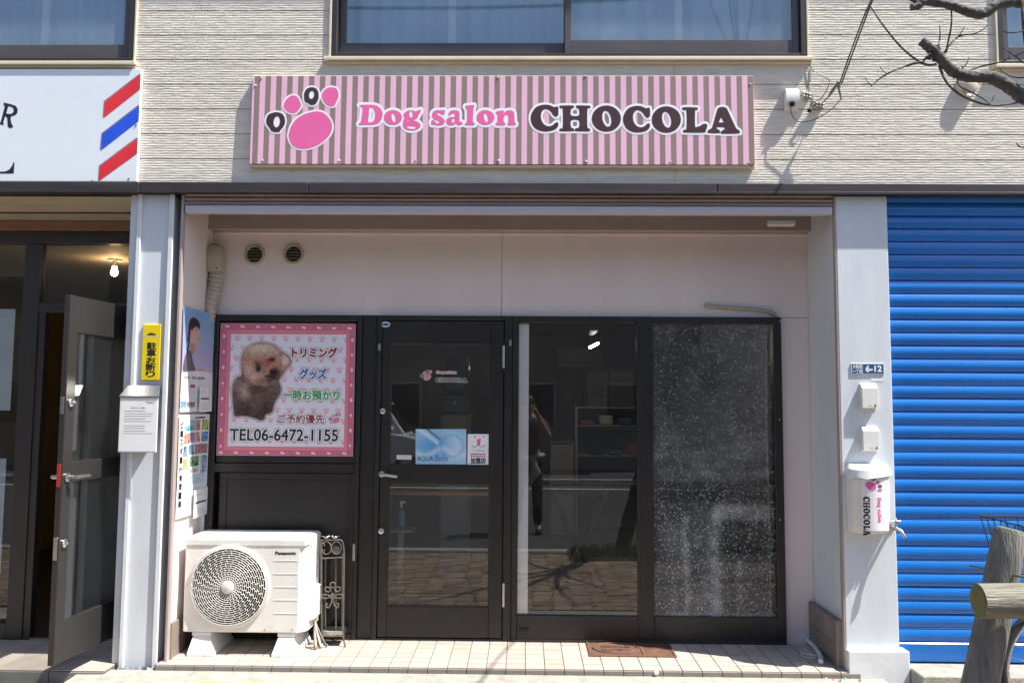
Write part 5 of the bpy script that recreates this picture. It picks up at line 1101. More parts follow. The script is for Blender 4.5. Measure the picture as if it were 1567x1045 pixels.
cells = [(.40, .62, .055, .16, (70, 110, 110), (120, 190, 196)), (.64, .80, .055, .16, (110, 66, 50), (190, 140, 110)), (.85, 1.06, .055, .16, (60, 110, 40), (190, 200, 90)), (.40, .60, .18, .28, (84, 66, 120), (140, 120, 170)), (.62, .80, .18, .28, (120, 80, 60), (206, 166, 140)), (.85, 1.06, .18, .28, (50, 60, 70), (90, 150, 220)), (.62, 1.06, .30, .40, (60, 110, 140), (214, 106, 60)), (.40, .60, .30, .40, (50, 110, 160), (120, 150, 170)), (.46, .78, .42, .52, (30, 70, 60), (120, 160, 120)), (.84, 1.06, .42, .60, (70, 96, 130), (170, 196, 220)), (.44, .78, .54, .58, (120, 100, 84), (200, 190, 180)), (.22, .40, .19, .29, (170, 60, 40), (230, 160, 120)), (.20, .34, .31, .41, (20, 60, 90), (130, 170, 200)), (.20, .36, .44, .54, (220, 110, 40), (250, 190, 120)), (.44, .98, .60, .70, (150, 176, 206), (206, 216, 230)), (.24, .42, .11, .16, (40, 120, 170), (120, 210, 220))]
for k, (a, b, c_, d_, c0_, c1_) in enumerate(cells):
    m = ((Uu > a*.92) & (Uu < b*.92) & (Vv_ > c_) & (Vv_ < d_)).astype(float); nz_ = fnoise(img.shape[:2], 46, 20+k); nz_ = np.clip((nz_-.5)*1.8+.5, 0, 1); over(img, m*(1-nz_), c0_); over(img, m*nz_, c1_)
for k in range(5): over(img, (np.abs(Vv_-.66-.012*k-.05*(Uu-.2)) < .003).astype(float)*(Uu < .5)*.5*(rn.random(img.shape[:2]) > .3), (70, 120, 190))
zt3, zt2 = atx(290, 634, XL).z, atx(287, 788, XL).z
TP2, f2 = side_poster('voyage_poster', 'lower poster with rows of small travel photos on white paper', y_a-.004, y_b-.03, zt2, zt3, img, .020)
for k, ch_ in enumerate('ピースボート地球一周'): text_blob('poster_text', ch_, (0, 0, 10, 10), (lambda kk: (lambda a, b: f2(.06+a/10*.09, .93-.085*kk-.06*b/10)+Vector((.0012, 0, 0))))(k), 'ink', TP2, .35, .5)
text_blob('poster_text', '旅の説明会', (0, 0, 50, 10), lambda a, b: f2(.55+a/50*.33, .975-.02*b/10)+Vector((.0012, 0, 0)), 'ink', TP2, .3, .5)
for (y0_, y1_, za_, zb_2, lab) in ((.30, .475, atx(311, 630, XL).z, atx(311, 592, XL).z, 'small white leaflet pinned over the lower right corner of the woman poster'), (.27, .475, atx(309, 786, XL).z, atx(309, 745, XL).z, 'small white leaflet pinned at the foot of the photo-grid poster')):
    T_ = thing('leaflet', lab, 'leaflet', (XPp+.02, (y0_+y1_)/2, za_), 'leaflets pinned on the posters')
    mb = MB(); mb.box(XPp+.024, XPp+.027, y0_, y1_, za_, zb_2, .001); mb.build('sheet_stack', 'paper', T_)
    mb = MB(); mb.box(XPp+.0272, XPp+.0278, y0_+.02, y1_-.02, za_+(zb_2-za_)*.50, za_+(zb_2-za_)*.56); mb.build('black_bar', 'ink', T_)
    for k in range(4):
        zz = za_+(zb_2-za_)*(.12+.09*k if k < 3 else .8); mb = MB(); mb.box(XPp+.0272, XPp+.0277, y0_+.02, y1_-.03-.02*k, zz, zz+.0022); mb.build('text_line', 'ink_grey', T_)
# ---- yellow no-parking plate on the left pillar
yp = PY-.002
zy0, zy1 = Z(581.5, yp, 232), Z(496.5, yp, 232); xy0, xy1 = (X(219.5, yp, 497)+X(215.5, yp, 581))/2, (X(247.5, yp, 497)+X(243, yp, 581))/2
YS_ = thing('no_parking_plate', 'narrow yellow plate with black Japanese no-parking lettering on the left pillar', 'sign', ((xy0+xy1)/2, yp, zy0))
mb = MB(); mb.box(xy0, xy1, yp-.003, yp+.0075, zy0, zy1, .002); mb.build('plate', 'yellow_sign', YS_)
def yP(u, v, d=.0006): return Vector((xy0+(xy1-xy0)*u, yp-.003-d, zy1+(zy0-zy1)*v))
for ch_, v0, v1 in zip('駐車お断り', (.325, .455, .588, .705, .84), (.448, .578, .695, .832, .945)):
    text_blob('plate_text', ch_, (0, 0, 15, 11), (lambda a0, a1: (lambda a, b: yP(.27+a/15*.50, a0+(a1-a0)*b/11)))(v0, v1), 'ink', YS_, .45, .3)
blob('car_symbol', [[tuple(p) for p in cat([(2, 9), (3, 6), (7, 5), (10, 2), (17, 2), (21, 5), (25, 6), (26, 9), (14, 9.5)], 3, True)]], [[(9, 5.2), (11, 3), (13, 3), (13, 5.2)], [(14, 5.2), (14, 3), (17, 3), (19, 5.2)]], 0, lambda a, b: yP(.22+a/28*.55, .135+b/12*.075), 'ink', YS_, .4)
mb = MB(); mb.add([yP(.05, .205, .0003), yP(.95, .205, .0003), yP(.95, .225, .0003), yP(.05, .225, .0003)], [(3, 2, 1, 0)]); mb.build('pale_line', 'sill', YS_)
# ---- notice holder on the left pillar
yn = PY-.06
NB = thing('notice_holder', 'steel-topped holder with a printed white notice on the left pillar', 'notice', (X(212, yn, 690), yn, Z(692, yn, 212)))
x0_, x1_ = X(182, yn, 650), X(240.5, yn, 650); z0_, z1_ = Z(692, yn, 212), Z(607, yn, 212)
mb = MB(); mb.box(x0_, x1_, yn, yn+.006, z0_, z1_+.004, .001); nbk = mb.build('back_plate', 'paper', NB)
mb = MB(); mb.box(x0_+.004, x1_-.004, yn-.0022, yn-.0012, z0_+.006, z1_-.002); sheet_ = mb.build('notice_sheet', 'paper', NB)
text('notice_text', 'お知らせとお願い', lambda u, v: Vector((x0_+(x1_-x0_)*(.30+.4*u), yn-.0028, z1_-.058-.010*(1-v))), 'ink', NB)
for k in range(9):
    w_ = random.uniform(.5, .76); zz = z1_-.082-.0145*k-(.01 if k > 4 else 0); mb = MB(); mb.box(x0_+.03, x0_+.03+(x1_-x0_)*w_, yn-.0027, yn-.0023, zz, zz+.0022); mb.build('text_line', 'ink_grey', NB)
mb = MB(); mb.box(x1_-.07, x1_-.02, yn-.0027, yn-.0023, z1_-.03, z1_-.0275); mb.box(x1_-.06, x1_-.02, yn-.0027, yn-.0023, z1_-.037, z1_-.0345); mb.build('text_line', 'ink_grey', NB)
mb = MB(); zq = Z(590, yn, 222); xq0, xq1 = X(197, PY, 600), X(247, PY, 592)
mb.add([(xq0, PY-.011, zq+.002), (xq1, PY-.011, zq+.002), (x1_+.006, yn-.006, z1_+.004), (x0_-.002, yn-.006, z1_+.004), (xq0, PY-.011, z1_-.002), (xq1, PY-.011, z1_-.002), (x1_+.006, yn-.006, z1_-.004), (x0_-.002, yn-.006, z1_-.004)], [(0, 3, 2, 1), (3, 7, 6, 2), (1, 2, 6, 5), (0, 4, 7, 3), (4, 5, 6, 7), (0, 1, 5, 4)]); fix_normals(mb.build('steel_hood', 'steel', NB))
mb = MB(); mb.box(x0_+.02, x1_-.02, yn+.0062, PY-.0005, (z0_+z1_)/2-.05, (z0_+z1_)/2+.05); mb.build('bracket', 'steel', NB)
# ---- address plate, two meter boxes, letter box and tap on the right pillar
ad = PY-.006; Pa = lambda px, py: at(px, py, ad-.0006)
AP = thing('address_plate', 'blue address plate reading 6-12 on the right pillar', 'sign', (X(1328, ad, 565), ad, Z(573, ad, 1328)))
mb = MB(); mb.pbox(1302.5, 556, 1353.5, 572.5, ad, PY-.0003, .001); mb.build('plate_rim', 'film', AP)
for a, b in ((1304, 1319.5), (1320.5, 1352)): mb = MB(); mb.pbox(a, 557, b, 571.5, ad-.0004, ad+.002); mb.build('plate_field', 'plate_blue', AP)
for (s, r, g_) in (('6-12', (1325, 559.5, 1349, 568.5), .45), ('大和田', (1305, 557.7, 1318.5, 563.7), .1), ('一丁目', (1305, 565.2, 1318.5, 571), .1)): text_blob('plate_text', s, r, Pa, 'sign_white', AP, g_, .22)
def meter_box(px0, py0, px1, py1, label):
    yy = PY-.034; T_ = thing('meter_box', label, 'box', (X((px0+px1)/2, yy, py1), PY, Z(py1, yy, px0)), 'small white boxes on the right pillar')
    x0_, x1_ = X(px0, yy, py0), X(px1, yy, py0); z0_, z1_ = Z(py1, yy, 1330), Z(py0, yy, 1330)
    mb = MB(); pr = [(PY-.0005, z0_), (PY-.0005, z1_+.004), (PY-.012, z1_+.002), (yy, z1_-.022), (yy, z0_+.004), (yy+.004, z0_)]
    mb.prism([(x0_, y, z) for y, z in pr], (x1_-x0_, 0, 0)); fix_normals(mb.build('box_cover', 'plastic_white', T_, smooth=20))
    mb = MB(); mb.box(x0_-.004, x1_+.004, PY-.004, PY-.0003, z0_-.008, z1_+.006, .001); mb.build('base_plate', 'plastic_white', T_)
    mb = MB(); mb.lathe([(.005, 0), (.005, .002), (0, .0022)], (x1_-.014, yy-.0003, z0_+.016), (0, -1, 0), 10); mb.build('screw_cap', 'rubber', T_)
    mb = MB(); mb.box(x0_+.03, x0_+.052, yy-.0006, yy, z0_+.013, z0_+.0145); mb.build('maker_mark', 'ink_grey', T_)
meter_box(1319.5, 588, 1342.5, 624.5, 'upper of two small white boxes, just under the blue address plate')
meter_box(1321, 653.5, 1344.5, 689.5, 'lower of two small white boxes, above the letter box')
mb = MB(); mb.pbox(1333, 578, 1351, 583, PY-.0012, PY-.0002); 
o = mb.build('tape_scrap', 'paper'); setp(o, 'torn scrap of white tape under the blue address plate', 'tape')
ym0, ym1 = PY-.001, PY-.105
MBx = thing('letter_box', 'white cylindrical letter box with a salon sticker and hood on the right pillar', 'letter box', (X(1327, ym1, 800), PY, Z(818, ym1, 1327)))
x0_, x1_ = X(1296, ym0, 760), X(1357, ym0, 760); z0_, z1_ = Z(817, ym1, 1326), Z(722, ym1, 1326); xc, rw, dp = (x0_+x1_)/2, (x1_-x0_)/2, ym0-ym1
def cyl(t, z, g=0.0): return Vector((xc-(rw+g)*math.cos(t), ym0-(dp+g)*math.sin(t)**.8 if 0 < t < math.pi else ym0, z))
mb = MB(); n = 24
ringz = [(z0_, -.012), (z0_+.012, -.003), (z0_+.09, .0), (z1_-.06, .003), (z1_, .001)]
for zz, g_ in ringz: mb.v += [cyl(math.pi*i/n, zz, g_) for i in range(n+1)]
for j in range(4):
    for i in range(n): mb.f.append((j*(n+1)+i, j*(n+1)+i+1, (j+1)*(n+1)+i+1, (j+1)*(n+1)+i))
mb.f.append(tuple(range(n, -1, -1))); mb.f.append(tuple(4*(n+1)+i for i in range(n+1))); fix_normals(mb.build('box_body', 'plastic_white', MBx, smooth=50))
mb = MB()   # hood: a slanted cap wider than the body, higher at the back
hz = [lambda t: z1_-.040+.022*abs(math.cos(t*1.0+.35))-.022*math.exp(-((t-.42)/.22)**2), lambda t: z1_+.012-.004*math.sin(t), lambda t: z1_+.040-.030*math.sin(t)]
for k, g_ in ((0, .016), (1, .007), (2, -.012)): mb.v += [cyl(math.pi*i/n, hz[k](math.pi*i/n), g_) for i in range(n+1)]
for j in range(2):
    for i in range(n): mb.f.append((j*(n+1)+i, j*(n+1)+i+1, (j+1)*(n+1)+i+1, (j+1)*(n+1)+i))
mb.f.append(tuple(2*(n+1)+i for i in range(n+1))); fix_normals(mb.build('hood', 'white_paint', MBx, smooth=40))
mb = MB()
for zz in (z0_+.055, z0_+.06): mb.v += [cyl(math.pi*i/n, zz, .0012) for i in range(n+1)]
for i in range(n): mb.f.append((i, i+1, n+1+i+1, n+1+i))
def cylmap(px, py, g):
    g = g+.0035      # unrolled sticker: px 1309..1356 over the front, py over height
    t = math.pi*(.30+.52*(px-1309)/40.0); return cyl(min(t, 3.1), Z(py, ym1, 1326), g)
mb = MB(); 
for j in range(2):
    for i in range(11): mb.v.append(cylmap(1309+34*i/10, (733, 812)[j], .0010))
mb.f = [(i, i+1, 11+i+1, 11+i) for i in range(10)]; mb.build('salon_sticker', 'paper', MBx)
MAXRUN[0] = 3
logo(lambda d: (lambda px, py: cylmap(px, py, .0012+d)), 1322, 757, .205, MBx, 'ink', 'sign_pink', None, rot=math.pi/2, stp=.4)
MAXRUN[0] = 10**9
mb = MB(); 
for j in range(2):
    for i in range(6): mb.v.append(cylmap(1337+10*i/5, (735, 781)[j], .0016))
mb.f = [(i, i+1, 6+i+1, 6+i) for i in range(5)]; mb.build('paper_slip', 'film', MBx)
TPp = thing('tap', 'small brass and steel water tap on the right pillar beside the letter box', 'tap', at(1364, 812, PY-.03))
c = at(1364, 806, PY); mb = MB(); mb.lathe([(.022, 0), (.022, .006), (.011, .010), (.011, .055)], c, (0, -1, 0), 14); e0 = c+Vector((0, -.055, 0)); mb.tube([c+Vector((0, -.02, 0)), e0, e0+Vector((.02, -.022, -.012)), e0+Vector((.036, -.032, -.045))], [.011, .012, .010, .009], 10); mb.build('spout', 'steel', TPp, smooth=50)
mb = MB(); mb.tube([e0, e0+Vector((0, 0, .038))], .008, 10); mb.tube([e0+Vector((-.026, 0, .040)), e0+Vector((.026, 0, .040))], .006, 8); mb.tube([e0+Vector((0, -.02, .040)), e0+Vector((0, .02, .040))], .006, 8); mb.ball(e0+Vector((0, 0, .05)), .007, 8, 6); mb.build('cross_handle', 'chrome', TPp, smooth=50)
# ---- conduit bits
Yk = YG-.012
mb = MB(); mb.tube([tuple(p) for p in cat([at(1079, 466.5, Yk), at(1084, 468, Yk), at(1110, 470.5, Yk), at(1140, 472.5, Yk), at(1165, 474.5, Yk), at(1182, 479, Yk), at(1190, 487, Yk+.004)], 6)], .0115, 10); o = mb.build('cable_conduit', 'hose', smooth=60); setp(o, 'dirty white cable conduit running above the bubbled window pane', 'conduit')
mb = MB(); mb.tube([tuple(p) for p in cat([at(1196, 958, YG-.02), atz(1201, 966, TILE_Z+.02), atz(1220, 972, TILE_Z+.016), atz(1240, 983, TILE_Z+.016), atz(1254, 1000, TILE_Z+.016), atz(1256, 1012, TILE_Z+.016)], 6)], .0145, 10); o = mb.build('floor_pipe', 'plastic_white', smooth=60); setp(o, 'pale flexible pipe lying on the tiles in the right corner of the alcove', 'pipe')
mb = MB(); mb.tube([tuple(p) for p in cat([atz(x, y, TILE_Z+.006) for x, y in ((1242, 1000), (1228, 992), (1224, 996), (1236, 1001), (1250, 1003), (1240, 1000), (1226, 1000), (1232, 1005), (1248, 1006))], 5)], .0032, 6); o = mb.build('loose_cord', 'plastic_foot', smooth=60); setp(o, 'tangle of thin white cord by the floor pipe', 'cord')
mb = MB(); mb.tube([tuple(p) for p in cat([atz(x, y, TILE_Z+.005) for x, y in ((1185, 970), (1196, 978), (1212, 980), (1226, 979), (1214, 975), (1200, 976), (1194, 972))], 5)], .003, 6); o = mb.build('loose_cord', 'black_wire', smooth=60); setp(o, 'tangle of thin black wire in the right back corner of the alcove floor', 'cord')
c = at(1004, 1029, YS-.010); mb = MB(); mb.lathe([(.013, -.012), (.013, .004), (.010, .008), (.004, .009), (.003, .006), (0, .006)], c, (0, -1, .1), 16); o = mb.build('pipe_cap', 'plastic_white', smooth=40); setp(o, 'round white plastic cap on the front of the tiled step', 'cap')
for k in range(14):
    px, py = random.uniform(1215, 1290), random.uniform(1024, 1036); p = atz(px, py, GZ+.06); s_ = random.uniform(.006, .014)
    if k > 5: continue
    p = Vector((1.66+.035*k, YS-.02-.012*(k % 3), .0865)); mb = MB(); mb.add([(p.x-s_, p.y, p.z), (p.x, p.y-s_*.6, p.z+.002), (p.x+s_, p.y+.003, p.z+.004), (p.x, p.y+s_*.5, p.z+.006)], [(0, 1, 2, 3)]); o = mb.build('litter_scrap', ('film', 'barber_red', 'bottle_blue', 'hose', 'paper', 'towel_green')[k]); setp(o, 'tiny scrap of litter, %s, beside the base of the right pillar' % ('grey', 'red', 'blue', 'brown', 'white', 'green')[k], 'litter', 'litter by the pillar base')
# ---- iron cover in the tiles
zc_ = TILE_Z+.003; c4 = [atz(898, 979, zc_), atz(1018, 978.5, zc_), atz(1038, 1003, zc_), atz(899, 1003.5, zc_)]
x0_, x1_ = (c4[0].x+c4[3].x)/2, (c4[1].x+c4[2].x)/2; y0_, y1_ = c4[3].y, c4[0].y
MC = thing('iron_cover', 'rusty rectangular iron meter cover with raised lettering set in the tiles', 'cover', ((x0_+x1_)/2, (y0_+y1_)/2, TILE_Z))
mb = MB(); mb.box(x0_, x1_, y0_, y1_, TILE_Z-.008, zc_, .001); mb.build('cover_plate', 'rust_plate', MC)
mb = MB(); t_ = .014
for q in ((x0_, x1_, y0_, y0_+t_), (x0_, x1_, y1_-t_, y1_), (x0_, x0_+t_, y0_+t_, y1_-t_), (x1_-t_, x1_, y0_+t_, y1_-t_), (x0_+(x1_-x0_)*.62, x0_+(x1_-x0_)*.64, y0_+t_, y1_-t_)): mb.box(q[0], q[1], q[2], q[3], zc_-.001, zc_+.005, .001)
mb.box(x0_+(x1_-x0_)*.64, x1_-t_, (y0_+y1_)/2-.005, (y0_+y1_)/2+.005, zc_-.001, zc_+.0045, .001)
mb.build('cover_rim', 'rust_plate', MC)
mb = MB(); cx, cy = x0_+(x1_-x0_)*.33, (y0_+y1_)/2; mb.tube([(cx+.135*math.cos(t), cy+.10*math.sin(t), zc_+.002) for t in np.linspace(0, 2*math.pi, 41)[:-1]], .005, 6, closed=True); mb.build('oval_ring', 'rust_plate', MC)
for s, dy in (('大阪市水道', .028), ('メーター', -.035)):
    o = text('raised_text', s, (lambda d_: (lambda u, v: Vector((cx-.09+.18*u, cy+d_-.02+.04*v, zc_+.0035))))(dy), 'rust_plate', MC)
    sm = o.modifiers.new('s', 'SOLIDIFY'); sm.thickness = .004; sm.offset = -1
# ---- service cable, insulators and entrance cap on the siding, right of the sign
EC = thing('cable_entrance_cap', 'small white cable entrance cap on the siding right of the pink sign', 'cable cap', at(1214, 165, 0))
c = at(1212, 150, -.0); x0_, x1_ = X(1202.5, -.04, 150), X(1223, -.04, 150); z0_, z1_ = Z(165, -.04, 1212), Z(135.5, -.04, 1212)
mb = MB(); n = 10; vs = []
for i in range(n+1):
    t = math.pi*i/n; vs.append((-.05*math.sin(min(t, math.pi/2)) if i <= n//2 else -.05, 0))
prf = [(-.002, z1_), (-.022, z1_+.004), (-.040, z1_-.004), (-.048, z1_-.022), (-.048, z0_+.03), (-.040, z0_+.012), (-.002, z0_-.012)]
mb.prism([(x0_, y, z) for y, z in prf], (x1_-x0_, 0, 0)); fix_normals(mb.build('cap', 'plastic_white', EC, smooth=40))
mb = MB(); mb.lathe([(.016, 0), (.016, .01), (0, .011)], ((x0_+x1_)/2-.005, -.040, z0_+.022), (0, -1, -.6), 12); mb.build('cap_mouth', 'dark_void', EC)
def wires(name, label, cat_, paths, mat, r):
    T_ = thing(name, label, cat_, paths[0][0]); 
    for p in paths: mb = MB(); mb.tube([tuple(q) for q in cat(p, 6)], r, 6); mb.build('wire', mat, T_, smooth=60)
    return T_
q4 = lambda x, y, Y: at(1150+x/3.266, y/3.266, Y)
jx = q4(440, 420, -.10)
wires('service_cable', 'pair of thin black overhead service wires rising from the siding to the upper right', 'cable', [[q4(440, 420, -.10), q4(500, 250, -.45), q4(560, 90, -.95), q4(602, -10, -1.35), q4(720, -330, -2.9)], [q4(450, 420, -.10), q4(512, 250, -.45), q4(575, 80, -.95), q4(610, -10, -1.35), q4(732, -330, -2.9)]], 'black_wire', .0042)
wires('drop_wire', 'black wire looping from the entrance cap to the insulators', 'wire', [[q4(195, 535, -.045), q4(205, 580, -.05), q4(240, 610, -.05), q4(310, 600, -.06), q4(390, 555, -.08), q4(445, 500, -.095)], [q4(290, 545, -.03), q4(300, 520, -.04), q4(350, 490, -.05), q4(385, 430, -.05), q4(385, 400, -.03), q4(305, 350, -.012), q4(285, 300, -.008)], [q4(280, 440, -.02), q4(288, 395, -.02), q4(292, 350, -.02)]], 'black_wire', .0026)
for (x, y, rx, lab) in ((275, 475, 20, 'grey cable clamp beside the white entrance cap'), (340, 525, 26, 'pair of pale insulators below the service wires'), (290, 553, 12, 'small black cable knob under the insulators'), (290, 388, 10, 'little grey cable tag hanging under the window sill corner')):
    c = q4(x, y, -.022); T_ = thing('insulator', lab, 'insulator', c)
    if rx == 12: mb = MB(); mb.ball(c, .013, 12, 8); mb.build('knob', 'rubber', T_, smooth=60)
    elif rx == 10: mb = MB(); mb.box(c.x-.008, c.x+.008, c.y-.004, c.y+.004, c.z-.030, c.z+.030, .002); mb.build('tag', 'grey_wire', T_)
    else:
        for k in (-1, 0, 1):
            mb = MB(); mb.lathe([(.006, -.022), (.012, -.014), (.008, -.004), (.013, .004), (.009, .014), (.005, .02)], c+Vector((k*.017, 0, -.004*k)), (0, 0, 1), 12); mb.build('spool', 'hose' if k else 'grey_wire', T_, smooth=50)
        mb = MB(); mb.box(c.x-.032, c.x+.032, c.y+.004, -.001, c.z-.004, c.z+.004, .001); mb.build('bracket', 'grey_wire', T_)
SC = thing('cable_clamp', 'grey splice clamp where the service wires meet the siding', 'cable clamp', jx)
for a, b, r_ in ((q4(428, 420, -.1), q4(385, 485, -.06), .010), (q4(430, 415, -.1), q4(450, 500, -.09), .008), (q4(432, 408, -.1), q4(436, 440, -.1), .014)):
    mb = MB(); mb.tube([a, a+(b-a)*.5, b], [r_*.7, r_, r_*.6], 8); mb.build('splice', 'grey_wire', SC, smooth=50)
mb = MB(); mb.tube([q4(385, 485, -.06), q4(350, 520, -.02)], .003, 6); mb.build('strain_wire', 'black_wire', SC)
# round vent cap right, behind the branch
c = at(1478, 132, 0); VC = thing('vent_cap', 'cream round vent cap on the siding behind the cut branch', 'vent', c)
mb = MB(); mb.lathe([(.062, -.001), (.062, .018), (.055, .034), (.030, .044), (0, .046)], c, (0, -1, 0), 24); mb.build('cap', 'sill', VC, smooth=40)
mb = MB(); mb.tube(arc(c+Vector((0, -.035, -.035)), .034, math.pi, 2*math.pi, 12), .004, 6); mb.build('bail_wire', 'steel', VC)
# ================================================================== BARBER SHOP ON THE LEFT
YBb = .45
bf0 = .10
mb = MB(); mb.box(-4.75, -2.30, -.10, YBb+.02, .02, bf0-.004); bfl = mb.build('barber_step', 'grout', origin=(0, 0, 0)); setp(bfl, kind='structure')
for j in range(2):
    for i in range(8):
        x0_ = -4.74+.305*i; y0_ = -.10+.278*j; m_ = MB(); m_.box(x0_+.002, min(x0_+.303, -2.302), y0_+.002, y0_+.276, bf0-.012, bf0, .002); m_.build('tile', 'tile', bfl)
for i in range(8):
    x0_ = -4.74+.305*i; m_ = MB(); m_.box(x0_+.002, min(x0_+.303, -2.302), -.108, -.099, .03, bf0-.008, .001); m_.build('step_tile', 'tile_nose', bfl)
mb = MB(); x0_, x1_, y0_, y1_, z0_, z1_ = -4.74, -2.12, YBb+.06, 4.6, bf0, 2.62
mb.add([(x0_, y0_, z0_), (x1_, y0_, z0_), (x1_, y1_, z0_), (x0_, y1_, z0_), (x0_, y0_, z1_), (x1_, y0_, z1_), (x1_, y1_, z1_), (x0_, y1_, z1_)], [(0, 4, 7, 3), (1, 2, 6, 5), (2, 3, 7, 6)]); mb.build('barber_room_walls', 'barber_room', B)
mb = MB(); mb.add([(x0_, y0_, 2.618), (x1_, y0_, 2.618), (x1_, y1_, 2.618), (x0_, y1_, 2.618)], [(0, 1, 2, 3)]); mb.build('barber_room_ceiling', 'barber_ceiling', B)
mb = MB(); mb.add([(x0_, y0_, bf0+.004), (x1_, y0_, bf0+.004), (x1_, y1_, bf0+.004), (x0_, y1_, bf0+.004)], [(0, 1, 2, 3)]); mb.build('barber_room_floor', 'room_dark', B)
mb = MB(); mb.box(-3.6, -2.9, 3.9, 4.5, bf0, 1.05, .01); o = mb.build('yellow_cabinet', 'barber_yellow'); setp(o, 'dull yellow cabinet deep inside the barber shop', 'cabinet')
# soffit boards above the barber front
zs0 = LT0-.004
for k, (a, b) in enumerate(((.05, .19), (.192, .33), (.332, YBb-.03))):
    mb = MB(); mb.box(-4.74, xl0-.064, a, b, zs0-.01, zs0, .002); mb.build('soffit_board', 'soffit', B)
mb = MB(); mb.box(-4.74, xl0-.064, YBb-.005, YBb+.03, Z(338, YBb, 100), zs0-.011, .001); mb.build('head_board', 'soffit', B)
mb = MB(); mb.box(-4.74, xl0-.064, YBb-.012, YBb+.05, Z(353.5, YBb, 100), Z(338, YBb, 100)-.001, .002); mb.build('head_strip', 'soffit_brown', B)
BF = thing('glass_shopfront', 'dark-framed glass front of the barber shop left of the pillar', 'shopfront', (-3.4, YBb, bf0))
zt_a, zt_b = Z(373, YBb, 100), Z(354, YBb, 100); xr_ = xl0-.066
mb = MB(); mb.box(-4.74, xr_, YBb, YBb+.06, zt_a, zt_b, .003); mb.build('head_frame', 'alu_dark', BF)
xm0, xm1 = X(25, YBb, 650), X(50, YBb, 650)
mb = MB(); mb.box(xm0, xm1, YBb-.004, YBb+.06, bf0, zt_a-.001, .003); mb.build('mullion', 'alu_dark', BF)
mb = MB(); mb.box(xm1, xr_, YBb, YBb+.06, Z(478, YBb, 120), Z(463, YBb, 120), .003); mb.build('transom', 'alu_dark', BF)
mb = MB(); mb.box(xm1+.001, xm1+.045, YBb+.004, YBb+.06, bf0, Z(478, YBb, 120)-.001, .002); mb.build('door_jamb', 'alu_dark', BF)
mb = MB(); mb.box(xr_-.05, xr_, YBb+.004, YBb+.06, bf0, Z(478, YBb, 120)-.001, .002); mb.build('door_jamb', 'alu_dark', BF)
mb = MB(); mb.box(-4.74, xm0-.001, YBb, YBb+.06, bf0, bf0+.10, .003); mb.build('bottom_rail', 'alu_dark', BF)
mb = MB(); mb.box(xm1, xr_, YBb+.025, YBb+.031, Z(463, YBb, 120), zt_a); mb.build('glass_pane', 'pane_barber', BF)
mb = MB(); mb.box(-4.74, xm0, YBb+.025, YBb+.031, bf0+.10, zt_a); mb.build('glass_pane', 'pane_barber', BF)
mb = MB(); mb.box(xm1+.046, xr_-.051, YBb, YBb+.06, bf0, bf0+.012); mb.build('threshold', 'steel', BF)
mb = MB(); mb.box(-4.4, X(20, YBb+.04, 550), YBb+.036, YBb+.040, Z(628, YBb, 5), Z(472, YBb, 5)); o = mb.build('window_paper', 'white_sign'); setp(o, 'plain white sheet behind the left barber window', 'paper')
mb = MB(); mb.box(-4.4, X(6, YBb+.04, 780), YBb+.036, YBb+.040, Z(880, YBb, 5), Z(702, YBb, 5)); o = mb.build('window_paper', 'curtain_light'); setp(o, 'pale blue-white sheet low behind the left barber window', 'paper')
# bare bulb
c = at(175, 417, 1.25); BU = thing('bare_bulb', 'lit bare light bulb hanging from the barber shop ceiling', 'light bulb', c)
mb = MB(); mb.ball(c, (.025, .025, .028), 16, 10); mb.tube([c+Vector((0, 0, .018)), c+Vector((0, 0, .045))], [.018, .013], 12); mb.build('glass_bulb', 'bulb', BU, smooth=70)
mb = MB(); mb.tube([c+Vector((0, 0, .045)), c+Vector((0, 0, .085))], .017, 12); mb.lathe([(.045, .085), (.05, .10), (.05, .115)], c, (0, 0, 1), 16); mb.tube([c+Vector((0, 0, .11)), Vector((c.x, c.y, 2.617))], .022, 8); mb.build('socket', 'plastic_white', BU, smooth=40)
# open door leaf, perpendicular to the facade
YL0, YL1 = -.345, .44
pL = at(92, 700, YL0); xlk = pL.x; xhg = xr_-.056
DL = thing('barber_door', 'open glass door of the barber shop, swung out beside the left pillar', 'door', (xlk, YL0, bf0-.03))
zd1 = (Z(451, YL0, 92)); zd0 = Z(1019, YL0, 84)
ang = math.atan2(xhg-xlk, YL1-YL0); ca, sa = math.cos(ang), math.sin(ang); LW = math.hypot(xhg-xlk, YL1-YL0)
def dl(s, d, z): return (xlk+s*sa+d*ca, YL0+s*ca-d*sa, z)     # s along the leaf from the lock edge, d to its right-hand face
def dbox(name, s0, s1, d0, d1, z0, z1, mat, b=.002):
    mb = MB(); mb.box(s0, s1, d0, d1, z0, z1, b); mb.v = [dl(s, d, z) for s, d, z in mb.v]; return fix_normals(mb.build(name, mat, DL))
th = .034
dbox('lock_stile', 0, .075, -th/2, th/2, zd0, zd1, 'alu_leaf'); dbox('hinge_stile', LW-.09, LW, -th/2, th/2, zd0, zd1, 'alu_leaf')
ztp_ = zd1-.20; zm_a, zm_b = Z(740, YL0, 110), Z(708, YL0, 110); zlo = zd0+.215
dbox('top_rail', .075, LW-.09, -th/2+.001, th/2-.001, ztp_, zd1-.001, 'alu_leaf'); dbox('mid_rail', .075, LW-.09, -th/2+.001, th/2-.001, zm_a, zm_b, 'alu_leaf'); dbox('bottom_rail', .075, LW-.09, -th/2+.001, th/2-.001, zd0+.001, zlo, 'alu_leaf')
for a, b in ((zm_b, ztp_), (zlo, zm_a)): dbox('glass_pane', .075, LW-.09, -.003, .003, a, b, 'pane_barber', 0)
dbox('edge_strip', -.003, -.0005, -th/2+.004, th/2-.004, zd0+.002, zd1-.002, 'alu_dark', 0)
